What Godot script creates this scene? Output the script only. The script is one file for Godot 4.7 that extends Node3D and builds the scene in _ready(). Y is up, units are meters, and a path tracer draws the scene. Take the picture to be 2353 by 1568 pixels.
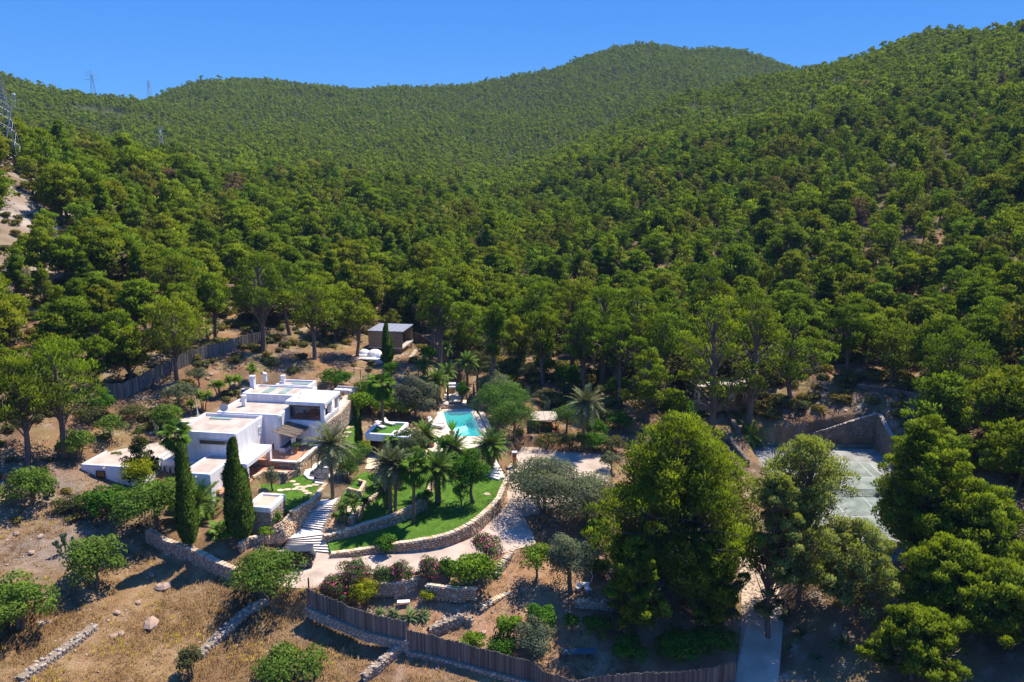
extends Node3D
# A white finca with its terraced garden, pool and tennis court in a pine valley, seen from a drone.

var rng := RandomNumberGenerator.new()
var used := {}
var M := {}
var noise := FastNoiseLite.new()
var noise2 := FastNoiseLite.new()

# ---------------------------------------------------------------- mesh helpers
class MB:
	var v := PackedVector3Array()
	var n := PackedVector3Array()
	var c := PackedColorArray()
	func tri(a: Vector3, b: Vector3, d: Vector3, col: Color) -> void:      # a b d run counter-clockwise seen from outside
		var nn := (b - a).cross(d - a).normalized()
		v.append(a); v.append(d); v.append(b)
		n.append(nn); n.append(nn); n.append(nn)
		c.append(col); c.append(col); c.append(col)
	func quad(a: Vector3, b: Vector3, d: Vector3, e: Vector3, col: Color) -> void:
		tri(a, b, d, col)
		tri(a, d, e, col)
	func leaf(a: Vector3, b: Vector3, d: Vector3, nn: Vector3, col: Color) -> void:
		v.append(a)
		if (b - a).cross(d - a).dot(nn) > 0:
			v.append(d); v.append(b)
		else:
			v.append(b); v.append(d)
		n.append(nn); n.append(nn); n.append(nn)
		c.append(col); c.append(col); c.append(col)
	func box(p: Vector3, s: Vector3, col: Color, bs := Basis.IDENTITY) -> void:
		var h := s * 0.5
		var q := []
		for i in 8:
			q.append(p + bs * Vector3(h.x * (1 if i & 1 else -1), h.y * (1 if i & 2 else -1), h.z * (1 if i & 4 else -1)))
		quad(q[4], q[5], q[7], q[6], col)
		quad(q[1], q[0], q[2], q[3], col)
		quad(q[5], q[1], q[3], q[7], col)
		quad(q[0], q[4], q[6], q[2], col)
		quad(q[6], q[7], q[3], q[2], col)
		quad(q[0], q[1], q[5], q[4], col)
	func stone(p: Vector3, s: Vector3, col: Color, bs: Basis, r: RandomNumberGenerator) -> void:   # a chipped block: bevelled top, uneven corners
		var h := s * 0.5
		var q := []
		for i in 8:
			var k := 1.0 if not (i & 4) else r.randf_range(0.55, 0.85)
			q.append(p + bs * Vector3(h.x * k * r.randf_range(0.8, 1.05) * (1 if i & 1 else -1), h.y * k * r.randf_range(0.8, 1.05) * (1 if i & 2 else -1), h.z * (1 if i & 4 else -1)))
		quad(q[4], q[5], q[7], q[6], col)
		quad(q[5], q[1], q[3], q[7], col)
		quad(q[0], q[4], q[6], q[2], col)
		quad(q[6], q[7], q[3], q[2], col)
		quad(q[0], q[1], q[5], q[4], col)
	func tube(pts: Array, rad: Array, sides: int, col: Color, cap := true) -> void:
		var rings := []
		for i in pts.size():
			var d: Vector3 = (pts[min(i + 1, pts.size() - 1)] - pts[max(i - 1, 0)]).normalized()
			var a := d.cross(Vector3.RIGHT if absf(d.x) < 0.8 else Vector3.BACK).normalized()
			var b := d.cross(a)
			var ring := []
			for k in sides:
				var t := TAU * k / sides
				ring.append([pts[i] + (a * cos(t) + b * sin(t)) * rad[i], a * cos(t) + b * sin(t)])
			rings.append(ring)
		for i in pts.size() - 1:
			for k in sides:
				var k2 := (k + 1) % sides
				var A = rings[i][k]; var B = rings[i][k2]; var C2 = rings[i + 1][k2]; var D = rings[i + 1][k]
				for tr in [[A, B, C2], [A, C2, D]]:
					v.append(tr[0][0]); v.append(tr[2][0]); v.append(tr[1][0])
					n.append(tr[0][1]); n.append(tr[2][1]); n.append(tr[1][1])
					c.append(col); c.append(col); c.append(col)
		if cap:
			var last = rings[-1]
			for k in range(1, sides - 1):
				tri(last[0][0], last[k][0], last[k + 1][0], col)
	func rock(p: Vector3, s: Vector3, col: Color, r: RandomNumberGenerator) -> void:
		var seg := 7
		var rg := []
		var tilt := r.randf() * TAU
		for j in 5:
			var ph := -PI / 2 + PI * (j + 0.15) / 4.3
			var row := []
			for k in seg:
				var t := TAU * k / seg + tilt
				row.append(p + Vector3(cos(t) * cos(ph) * s.x, sin(ph) * s.y, sin(t) * cos(ph) * s.z) * r.randf_range(0.78, 1.12))
			rg.append(row)
		for j in 4:
			for k in seg:
				var k2 := (k + 1) % seg
				quad(rg[j][k2], rg[j][k], rg[j + 1][k], rg[j + 1][k2], col * r.randf_range(0.9, 1.08))
		for k in range(1, seg - 1):
			tri(rg[4][k + 1], rg[4][k], rg[4][0], col)
	func mesh() -> ArrayMesh:
		var m := ArrayMesh.new()
		if v.is_empty():
			return m
		var a := []
		a.resize(Mesh.ARRAY_MAX)
		a[Mesh.ARRAY_VERTEX] = v
		a[Mesh.ARRAY_NORMAL] = n
		a[Mesh.ARRAY_COLOR] = c
		m.add_surface_from_arrays(Mesh.PRIMITIVE_TRIANGLES, a)
		return m

func numbered(s: String) -> String:
	if not used.has(s):
		used[s] = 0
		return s
	used[s] += 1
	return "%s_%03d" % [s, used[s]]

func tag(o: Node, label: String, category: String, group := "", kind := "") -> Node:
	if label: o.set_meta("label", label)
	if category: o.set_meta("category", category)
	if group: o.set_meta("group", group)
	if kind: o.set_meta("kind", kind)
	return o

func thing(called: String, label: String, category: String, at := Vector3.ZERO, turn := 0.0, group := "") -> Node3D:
	var o := Node3D.new()
	o.name = numbered(called)
	add_child(o)
	o.position = at
	o.rotation.y = turn
	tag(o, label, category, group)
	return o

func part(called: String, mesh: Mesh, mat: Material, parent: Node, kind := "") -> MeshInstance3D:
	var o := MeshInstance3D.new()
	o.name = called if parent != self else numbered(called)
	o.mesh = mesh
	o.material_override = mat
	if kind: o.set_meta("kind", kind)
	parent.add_child(o, true)
	return o

func bxp(called: String, parent: Node, p: Vector3, s: Vector3, col: Color, mat: Material, bs := Basis.IDENTITY) -> MeshInstance3D:
	var b := MB.new()
	b.box(p, s, col, bs)
	return part(called, b.mesh(), mat, parent)

func struct(called: String, mesh: Mesh, mat: Material, label := "") -> MeshInstance3D:
	var o := part(called, mesh, mat, self)
	o.set_meta("kind", "structure")
	if label: o.set_meta("label", label)
	return o

func place(proto: Node3D, called: String, label: String, at: Vector3, sc := Vector3.ONE, turn := 0.0, group := "") -> Node3D:
	var o: Node3D
	if proto.get_parent() == null:
		o = proto
	else:
		o = proto.duplicate()
	o.name = numbered(called)
	add_child(o)
	o.transform = Transform3D(Basis(Vector3.UP, turn).scaled_local(sc), at)
	o.set_meta("label", label)
	if group: o.set_meta("group", group)
	elif o.has_meta("group"): o.remove_meta("group")
	return o

func rv() -> Vector3:
	var z := rng.randf_range(-1, 1)
	var t := rng.randf() * TAU
	var q := sqrt(1 - z * z)
	return Vector3(q * cos(t), z, q * sin(t))

func grain(freq: float, lo: float, hi: float, sd: int, oct := 4, size := 512) -> ImageTexture:
	var f := FastNoiseLite.new()
	f.seed = sd
	f.noise_type = FastNoiseLite.TYPE_SIMPLEX
	f.frequency = freq
	f.fractal_octaves = oct
	var im := f.get_seamless_image(size, size)
	im.convert(Image.FORMAT_L8)
	var d := im.get_data()
	for i in d.size():
		d[i] = int(clampf(lerpf(lo, hi, d[i] / 255.0), 0, 1) * 255)
	return ImageTexture.create_from_image(Image.create_from_data(size, size, false, Image.FORMAT_L8, d))

func mat(rough: float, tex: Texture2D = null, scale := 1.0, bump: Texture2D = null, depth := 0.0) -> StandardMaterial3D:
	var m := StandardMaterial3D.new()
	m.vertex_color_use_as_albedo = true
	m.roughness = rough
	m.metallic_specular = 0.3
	if tex:
		m.albedo_texture = tex
		m.uv1_triplanar = true
		m.uv1_world_triplanar = true
		m.uv1_scale = Vector3.ONE * scale
	if bump:
		m.heightmap_enabled = true
		m.heightmap_texture = bump
		m.heightmap_scale = depth
	return m

func leafmat(through: float, tint := Color.WHITE) -> StandardMaterial3D:
	var m := StandardMaterial3D.new()
	m.vertex_color_use_as_albedo = true
	m.albedo_color = tint
	m.roughness = 0.9
	m.metallic_specular = 0.12
	m.cull_mode = BaseMaterial3D.CULL_DISABLED
	m.backlight_enabled = true
	m.backlight = Color(through, through, through * 0.6)
	return m

# ---------------------------------------------------------------- the lie of the land
# three nested grids of ground heights: [west edge, south edge, spacing, columns, rows, unit, heights row by row from south to north]
const GRID_NEAR := [-120.0, -36.0, 8.0, 31, 22, 0.1, [
	-60, -60, -60, -60, -60, -60, -60, -60, -60, -60, -60, -60, -83, -95, -107, -119, -120, -106, -70, -34, -13, 8, 29, 40, 40, 40, 40, 40, 40, 40, 40,
	-42, -42, -42, -42, -42, -42, -42, -43, -45, -47, -49, -57, -78, -90, -99, -109, -112, -104, -74, -39, -15, 5, 25, 43, 50, 50, 50, 50, 50, 50, 50,
	-7, -7, -7, -7, -7, -7, -11, -16, -22, -27, -34, -53, -68, -76, -83, -91, -95, -93, -75, -51, -18, 2, 20, 38, 56, 68, 70, 70, 70, 70, 70,
	26, 26, 26, 26, 24, 17, 10, 3, -4, -11, -26, -46, -56, -61, -65, -72, -78, -79, -69, -52, -29, 1, 18, 35, 52, 69, 84, 90, 90, 90, 90,
	52, 52, 51, 47, 40, 34, 27, 21, 14, 4, -15, -32, -39, -40, -40, -44, -53, -58, -57, -42, -24, 3, 26, 43, 59, 75, 92, 108, 118, 120, 120,
	77, 75, 70, 64, 58, 52, 46, 40, 32, 18, 0, -10, -13, -10, -9, -11, -17, -25, -31, -21, -5, 17, 43, 60, 76, 92, 108, 124, 140, 155, 160,
	101, 95, 90, 85, 80, 74, 69, 64, 51, 33, 19, 19, 18, 13, 9, 4, -2, -7, -12, -10, -3, 24, 54, 76, 92, 107, 122, 137, 152, 167, 182,
	123, 118, 113, 109, 104, 99, 94, 85, 67, 46, 40, 42, 37, 27, 19, 13, 9, 5, -1, -5, -3, 14, 55, 89, 107, 120, 134, 148, 162, 175, 189,
	146, 142, 138, 133, 129, 125, 118, 103, 85, 67, 56, 50, 43, 35, 28, 21, 18, 14, 7, 1, 1, 5, 45, 94, 120, 134, 147, 160, 173, 185, 198,
	171, 168, 164, 160, 156, 150, 137, 122, 105, 87, 70, 57, 49, 42, 37, 32, 28, 23, 18, 12, 13, 17, 39, 87, 129, 147, 159, 172, 184, 196, 209,
	199, 196, 192, 188, 184, 172, 157, 141, 124, 104, 84, 70, 59, 51, 48, 46, 40, 33, 29, 25, 28, 43, 60, 93, 130, 157, 172, 184, 196, 208, 220,
	228, 225, 221, 218, 209, 193, 175, 158, 138, 118, 101, 86, 72, 63, 60, 58, 52, 46, 47, 52, 58, 69, 80, 99, 128, 157, 178, 192, 204, 215, 227,
	262, 259, 256, 249, 232, 210, 188, 165, 143, 125, 110, 97, 84, 76, 72, 69, 64, 59, 59, 64, 70, 78, 88, 99, 124, 152, 179, 198, 212, 223, 234,
	297, 295, 290, 277, 254, 224, 194, 168, 146, 130, 115, 102, 89, 82, 77, 73, 70, 69, 69, 74, 80, 86, 94, 103, 120, 147, 175, 200, 219, 231, 242,
	333, 331, 321, 302, 266, 230, 195, 168, 148, 133, 118, 102, 88, 82, 78, 75, 76, 77, 79, 83, 88, 93, 100, 108, 118, 143, 172, 200, 223, 241, 252,
	370, 365, 355, 318, 274, 229, 194, 168, 151, 136, 119, 102, 86, 82, 78, 76, 79, 82, 86, 90, 94, 97, 104, 113, 121, 139, 168, 197, 225, 247, 263,
	407, 405, 377, 325, 273, 225, 193, 169, 154, 137, 119, 101, 85, 81, 78, 76, 81, 87, 93, 97, 100, 103, 108, 117, 126, 137, 164, 193, 223, 249, 271,
	444, 431, 377, 321, 264, 221, 190, 171, 157, 139, 121, 102, 88, 84, 80, 78, 84, 92, 100, 104, 108, 112, 116, 124, 132, 141, 159, 190, 220, 249, 274,
	458, 415, 360, 305, 253, 218, 189, 174, 159, 141, 122, 104, 93, 89, 86, 84, 91, 98, 106, 112, 117, 121, 125, 132, 140, 148, 159, 187, 217, 248, 276,
	450, 397, 344, 291, 249, 216, 193, 178, 161, 143, 124, 106, 97, 94, 91, 90, 97, 105, 113, 120, 125, 130, 135, 142, 151, 161, 171, 190, 219, 248, 277,
	433, 382, 331, 282, 247, 216, 197, 180, 163, 144, 126, 109, 102, 100, 97, 96, 104, 114, 123, 132, 137, 142, 147, 154, 164, 175, 186, 199, 224, 251, 278,
	411, 364, 317, 278, 245, 218, 200, 182, 164, 146, 128, 112, 107, 105, 103, 102, 112, 123, 135, 145, 151, 156, 162, 167, 177, 189, 200, 212, 231, 256, 282]]
const GRID_MID := [-420.0, -150.0, 30.0, 29, 22, 0.1, [
	368, 368, 368, 368, 368, 368, 367, 364, 357, 350, 342, 275, 160, 99, 76, 83, 105, 177, 254, 294, 332, 370, 389, 390, 390, 390, 390, 390, 390,
	464, 464, 464, 464, 464, 464, 465, 465, 466, 466, 441, 272, 166, 104, 87, 110, 130, 173, 274, 336, 372, 409, 445, 475, 481, 481, 481, 481, 481,
	507, 507, 507, 507, 506, 507, 508, 509, 509, 499, 396, 255, 175, 119, 110, 150, 175, 213, 287, 375, 423, 457, 491, 525, 558, 574, 575, 575, 575,
	547, 547, 544, 535, 525, 514, 504, 493, 479, 434, 363, 256, 189, 144, 131, 189, 225, 262, 318, 400, 478, 514, 545, 576, 607, 638, 663, 669, 669,
	586, 575, 556, 536, 516, 496, 476, 456, 422, 421, 364, 259, 207, 168, 150, 213, 265, 307, 360, 433, 519, 585, 612, 638, 664, 690, 716, 742, 754,
	590, 568, 547, 525, 503, 481, 460, 429, 407, 399, 345, 266, 225, 190, 169, 235, 298, 346, 402, 467, 554, 642, 691, 712, 733, 754, 775, 796, 817,
	578, 557, 537, 516, 495, 475, 452, 418, 378, 363, 337, 281, 245, 210, 188, 256, 327, 381, 441, 509, 590, 680, 764, 796, 813, 829, 846, 862, 879,
	568, 549, 529, 509, 490, 470, 445, 397, 347, 341, 313, 288, 264, 231, 208, 280, 359, 416, 476, 550, 630, 725, 820, 895, 912, 923, 934, 945, 955,
	561, 542, 523, 504, 485, 469, 429, 371, 329, 315, 300, 283, 264, 241, 229, 306, 390, 451, 511, 587, 669, 764, 867, 963, 1021, 1028, 1034, 1039, 1045,
	555, 537, 519, 500, 490, 468, 405, 343, 327, 312, 293, 274, 257, 249, 251, 331, 419, 487, 549, 623, 708, 797, 905, 1012, 1105, 1141, 1142, 1144, 1145,
	556, 538, 521, 516, 542, 484, 405, 353, 347, 332, 304, 274, 255, 260, 273, 356, 447, 520, 586, 657, 743, 831, 934, 1046, 1148, 1205, 1215, 1213, 1212,
	601, 586, 575, 608, 580, 492, 408, 379, 368, 354, 325, 296, 280, 279, 289, 376, 472, 553, 622, 692, 777, 866, 957, 1054, 1150, 1225, 1265, 1266, 1263,
	655, 643, 666, 677, 587, 491, 425, 412, 397, 376, 348, 320, 302, 289, 288, 384, 491, 585, 656, 727, 809, 900, 991, 1076, 1156, 1236, 1293, 1320, 1316,
	713, 724, 761, 693, 595, 500, 468, 450, 427, 401, 374, 347, 321, 297, 287, 392, 511, 618, 691, 764, 841, 933, 1025, 1109, 1163, 1215, 1265, 1310, 1324,
	784, 828, 801, 703, 606, 534, 510, 482, 454, 429, 405, 380, 347, 312, 294, 406, 533, 652, 728, 800, 874, 964, 1058, 1151, 1194, 1213, 1231, 1260, 1299,
	885, 901, 812, 715, 621, 576, 546, 510, 481, 459, 438, 414, 376, 338, 317, 430, 559, 684, 764, 836, 907, 992, 1086, 1180, 1249, 1243, 1233, 1226, 1254,
	984, 920, 823, 727, 650, 614, 575, 534, 510, 491, 472, 447, 406, 364, 340, 454, 585, 714, 800, 872, 943, 1017, 1097, 1177, 1254, 1263, 1242, 1221, 1212,
	1023, 929, 834, 741, 687, 646, 600, 559, 540, 523, 507, 481, 442, 403, 379, 476, 588, 699, 793, 878, 963, 1047, 1116, 1181, 1247, 1286, 1259, 1230, 1200,
	1026, 935, 844, 767, 721, 673, 621, 586, 572, 557, 543, 517, 483, 448, 426, 499, 583, 666, 760, 864, 968, 1072, 1145, 1197, 1249, 1299, 1286, 1248, 1211,
	1025, 934, 845, 790, 748, 695, 641, 617, 604, 592, 579, 554, 524, 495, 474, 524, 582, 641, 719, 841, 963, 1085, 1180, 1215, 1248, 1281, 1294, 1257, 1218,
	1019, 926, 850, 814, 774, 717, 666, 651, 639, 628, 615, 592, 567, 541, 523, 559, 602, 645, 706, 824, 946, 1068, 1179, 1213, 1235, 1257, 1276, 1255, 1219,
	1011, 918, 877, 855, 813, 757, 716, 700, 685, 669, 653, 632, 610, 588, 573, 611, 656, 701, 751, 837, 928, 1018, 1108, 1158, 1186, 1213, 1241, 1250, 1218]]
const GRID_FAR := [-1500.0, 0.0, 100.0, 31, 24, 1.0, [
	-6, -6, -6, -6, -6, -6, -6, -6, -6, -6, -6, -6, -6, -6, -6, -7, 4, 4, 4, 4, 4, 4, 4, 4, 4, 4, 4, 4, 4, 4, 4,
	17, 17, 17, 17, 17, 17, 17, 17, 17, 17, 17, 17, 17, 17, 14, 2, 15, 23, 24, 24, 24, 24, 24, 24, 24, 24, 24, 24, 24, 24, 24,
	49, 49, 49, 49, 49, 49, 49, 49, 49, 49, 49, 49, 49, 48, 32, 12, 24, 43, 52, 54, 54, 54, 54, 54, 54, 54, 54, 54, 54, 54, 54,
	61, 61, 61, 61, 61, 61, 61, 61, 61, 61, 61, 57, 51, 42, 30, 19, 37, 60, 74, 80, 84, 84, 84, 84, 84, 84, 84, 84, 84, 84, 84,
	67, 67, 67, 67, 67, 67, 67, 67, 67, 66, 61, 55, 49, 36, 29, 26, 48, 75, 103, 108, 109, 110, 110, 110, 110, 110, 110, 110, 110, 110, 110,
	79, 79, 79, 79, 79, 79, 79, 78, 76, 72, 67, 63, 57, 40, 32, 31, 60, 86, 115, 129, 128, 127, 126, 125, 125, 125, 125, 125, 125, 125, 125,
	96, 96, 96, 96, 96, 96, 95, 93, 91, 88, 86, 87, 64, 50, 42, 36, 70, 97, 122, 125, 128, 128, 127, 126, 126, 126, 126, 126, 126, 126, 126,
	113, 113, 113, 113, 113, 112, 111, 110, 109, 108, 110, 96, 73, 59, 54, 47, 69, 103, 125, 124, 120, 122, 122, 122, 122, 123, 123, 123, 123, 123, 123,
	130, 130, 130, 130, 130, 130, 130, 130, 130, 131, 125, 96, 84, 73, 67, 62, 76, 98, 115, 122, 114, 115, 116, 117, 118, 118, 119, 120, 120, 120, 120,
	147, 147, 147, 148, 149, 150, 152, 153, 153, 145, 111, 102, 100, 92, 85, 80, 94, 104, 109, 115, 113, 108, 111, 112, 113, 113, 114, 115, 116, 116, 116,
	150, 151, 153, 154, 156, 157, 159, 160, 149, 118, 91, 124, 117, 111, 103, 98, 119, 131, 129, 121, 110, 105, 104, 107, 108, 108, 109, 110, 111, 112, 112,
	142, 143, 144, 146, 147, 148, 149, 144, 118, 92, 103, 139, 135, 128, 125, 126, 147, 161, 154, 139, 115, 103, 100, 101, 103, 103, 104, 105, 106, 107, 108,
	133, 134, 135, 136, 137, 138, 137, 114, 93, 78, 118, 151, 150, 143, 147, 155, 176, 191, 183, 168, 133, 102, 97, 96, 97, 98, 99, 100, 101, 102, 103,
	120, 120, 121, 122, 123, 123, 110, 92, 77, 84, 124, 149, 142, 135, 148, 164, 192, 217, 210, 197, 158, 112, 94, 92, 92, 93, 94, 95, 96, 97, 98,
	105, 106, 107, 107, 108, 102, 88, 76, 67, 93, 127, 139, 129, 125, 137, 153, 181, 209, 206, 195, 168, 126, 92, 89, 88, 88, 89, 90, 91, 92, 93,
	91, 91, 91, 92, 90, 81, 73, 64, 68, 95, 121, 121, 115, 114, 127, 142, 168, 195, 197, 188, 172, 135, 98, 85, 84, 84, 84, 85, 86, 87, 88,
	75, 76, 76, 76, 72, 67, 61, 56, 71, 91, 107, 105, 102, 105, 117, 129, 151, 174, 181, 175, 168, 141, 107, 82, 80, 80, 80, 80, 81, 82, 83,
	61, 61, 61, 61, 60, 56, 53, 55, 69, 84, 91, 90, 90, 96, 106, 117, 134, 152, 162, 158, 154, 138, 112, 86, 77, 77, 77, 77, 77, 78, 79,
	57, 57, 57, 57, 54, 52, 49, 57, 68, 79, 81, 81, 80, 87, 95, 105, 118, 132, 141, 139, 137, 130, 110, 90, 75, 74, 74, 74, 74, 75, 75,
	53, 53, 53, 52, 50, 48, 49, 58, 66, 73, 72, 71, 71, 77, 85, 92, 102, 112, 120, 120, 119, 117, 104, 90, 76, 71, 71, 71, 71, 71, 72,
	50, 50, 50, 48, 47, 46, 50, 56, 62, 64, 63, 62, 61, 67, 74, 81, 87, 94, 100, 101, 101, 100, 95, 85, 76, 69, 69, 69, 69, 69, 69,
	47, 47, 46, 45, 44, 45, 48, 52, 56, 56, 55, 54, 55, 61, 67, 73, 78, 82, 86, 87, 87, 87, 85, 79, 73, 67, 66, 66, 66, 66, 66,
	43, 43, 43, 42, 42, 43, 45, 47, 48, 48, 47, 47, 49, 55, 61, 66, 69, 71, 73, 73, 73, 73, 73, 71, 68, 65, 63, 63, 63, 63, 63,
	40, 40, 40, 40, 40, 40, 41, 41, 41, 41, 41, 41, 44, 49, 55, 60, 61, 61, 61, 61, 61, 61, 61, 61, 61, 61, 60, 60, 60, 60, 60]]
var patches := []      # flat or evenly sloping areas cut into the hillside: [name, margin, points, triangles, box]

func cr(a: float, b: float, d: float, e: float, t: float) -> float:
	return b + 0.5 * t * (d - a + t * (2 * a - 5 * b + 4 * d - e + t * (3 * (b - d) + e - a)))

func grid_row(v: Array, nx: int, j: int, i: int, t: float) -> float:
	var o := j * nx
	return cr(v[o + maxi(i - 1, 0)], v[o + i], v[o + mini(i + 1, nx - 1)], v[o + mini(i + 2, nx - 1)], t)

func grid(g: Array, x: float, z: float) -> float:
	var nx: int = g[3]
	var nz: int = g[4]
	var fx := clampf((x - g[0]) / g[2], 0, nx - 1.001)
	var fz := clampf((g[1] - z) / g[2], 0, nz - 1.001)
	var i := int(fx)
	var j := int(fz)
	var t := fx - i
	var r := [0.0, 0.0, 0.0, 0.0]
	for k in 4:
		r[k] = grid_row(g[6], nx, clampi(j - 1 + k, 0, nz - 1), i, t)
	return cr(r[0], r[1], r[2], r[3], fz - j) * g[5]

func soft(t: float) -> float:
	t = clampf(t, 0, 1)
	return t * t * (3 - 2 * t)

func natural(x: float, z: float) -> float:
	var zz := minf(z, -36)
	var h := 0.0
	var w0 := soft(minf(minf(x + 120, 120 - x), zz + 204) / 16.0)
	if w0 < 1.0:
		h = grid(GRID_FAR, x, zz)
		var w1 := soft(minf(minf(x + 420, 420 - x), minf(-90 - zz, zz + 780)) / 60.0)
		if w1 > 0 and zz < -150:
			h = lerpf(h, grid(GRID_MID, x, zz), w1)
	if w0 > 0:
		h = lerpf(h, grid(GRID_NEAR, x, zz), w0)
	var far := sqrt(x * x + z * z)
	if far > 185.0:      # spurs and gullies on the hills
		h += noise.get_noise_2d(x * 0.14 + 300, z * 0.10) * 10.0 * soft((far - 185.0) / 260.0)
	return h

func add_patch(called: String, margin: float, pts: Array) -> void:
	var flat := PackedVector2Array()
	for p in pts: flat.append(Vector2(p.x, p.z))
	var lo := flat[0]
	var hi := flat[0]
	for p in flat:
		lo = lo.min(p)
		hi = hi.max(p)
	patches.append([called, margin, pts, Geometry2D.triangulate_polygon(flat), Rect2(lo, hi - lo), flat])

func in_patch(p: Array, x: float, z: float) -> float:     # its height there, or NAN
	if not p[4].has_point(Vector2(x, z)): return NAN
	var idx: PackedInt32Array = p[3]
	for k in range(0, idx.size(), 3):
		var a: Vector3 = p[2][idx[k]]
		var b: Vector3 = p[2][idx[k + 1]]
		var d: Vector3 = p[2][idx[k + 2]]
		var den := (b.z - d.z) * (a.x - d.x) + (d.x - b.x) * (a.z - d.z)
		if absf(den) < 1e-9: continue
		var l := ((b.z - d.z) * (x - d.x) + (d.x - b.x) * (z - d.z)) / den
		var m := ((d.z - a.z) * (x - d.x) + (a.x - d.x) * (z - d.z)) / den
		if l >= -1e-6 and m >= -1e-6 and l + m <= 1.000001:
			return a.y * l + b.y * m + d.y * (1 - l - m)
	return NAN

func ground(x: float, z: float, under := 0.0) -> float:
	var h := natural(x, z)
	if x < -75 or x > 90 or z > -40 or z < -165: return h
	for p in patches:
		if p[1] > 0 and p[4].grow(p[1]).has_point(Vector2(x, z)) and is_nan(in_patch(p, x, z)):
			var best := 1e9
			var ye := 0.0
			for i in p[2].size():
				var a: Vector3 = p[2][i - 1]
				var b: Vector3 = p[2][i]
				var d := Vector2(b.x - a.x, b.z - a.z)
				var t := clampf(Vector2(x - a.x, z - a.z).dot(d) / maxf(d.length_squared(), 1e-9), 0, 1)
				var far := Vector2(x - a.x, z - a.z).distance_to(d * t)
				if far < best:
					best = far
					ye = lerpf(a.y, b.y, t)
			if best < p[1]: h = lerpf(ye, h, soft(best / p[1]))
	for p in patches:
		var y := in_patch(p, x, z)
		if not is_nan(y): h = y - under
	return h

func sheet(called: String, mat_: Material, col: Color, skirt := 1.2, side := Color(0, 0, 0, 0), lift := 0.0) -> MeshInstance3D:      # the top of a patch with the earth it stands on
	var b := MB.new()
	for p in patches:
		if p[0] != called: continue
		var idx: PackedInt32Array = p[3]
		var up := Vector3.UP * lift
		for k in range(0, idx.size(), 3):
			var q := [p[2][idx[k]] + up, p[2][idx[k + 1]] + up, p[2][idx[k + 2]] + up]
			if (q[1] - q[0]).cross(q[2] - q[0]).y < 0: q = [q[0], q[2], q[1]]
			b.tri(q[0], q[1], q[2], col)
		var cw := Geometry2D.is_polygon_clockwise(p[5])
		var dn := Vector3.DOWN * skirt
		for i in p[2].size():
			var a: Vector3 = p[2][i - 1] + up
			var d: Vector3 = p[2][i] + up
			if cw: b.quad(a + dn, a, d, d + dn, col if side.a == 0 else side)
			else: b.quad(a, a + dn, d + dn, d, col if side.a == 0 else side)
	return struct(called, b.mesh(), mat_)

# ---------------------------------------------------------------- walls and fences
const STONE := [Color(0.50, 0.36, 0.22), Color(0.42, 0.35, 0.27), Color(0.60, 0.47, 0.33), Color(0.44, 0.26, 0.14), Color(0.52, 0.44, 0.35), Color(0.38, 0.30, 0.22)]

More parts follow.
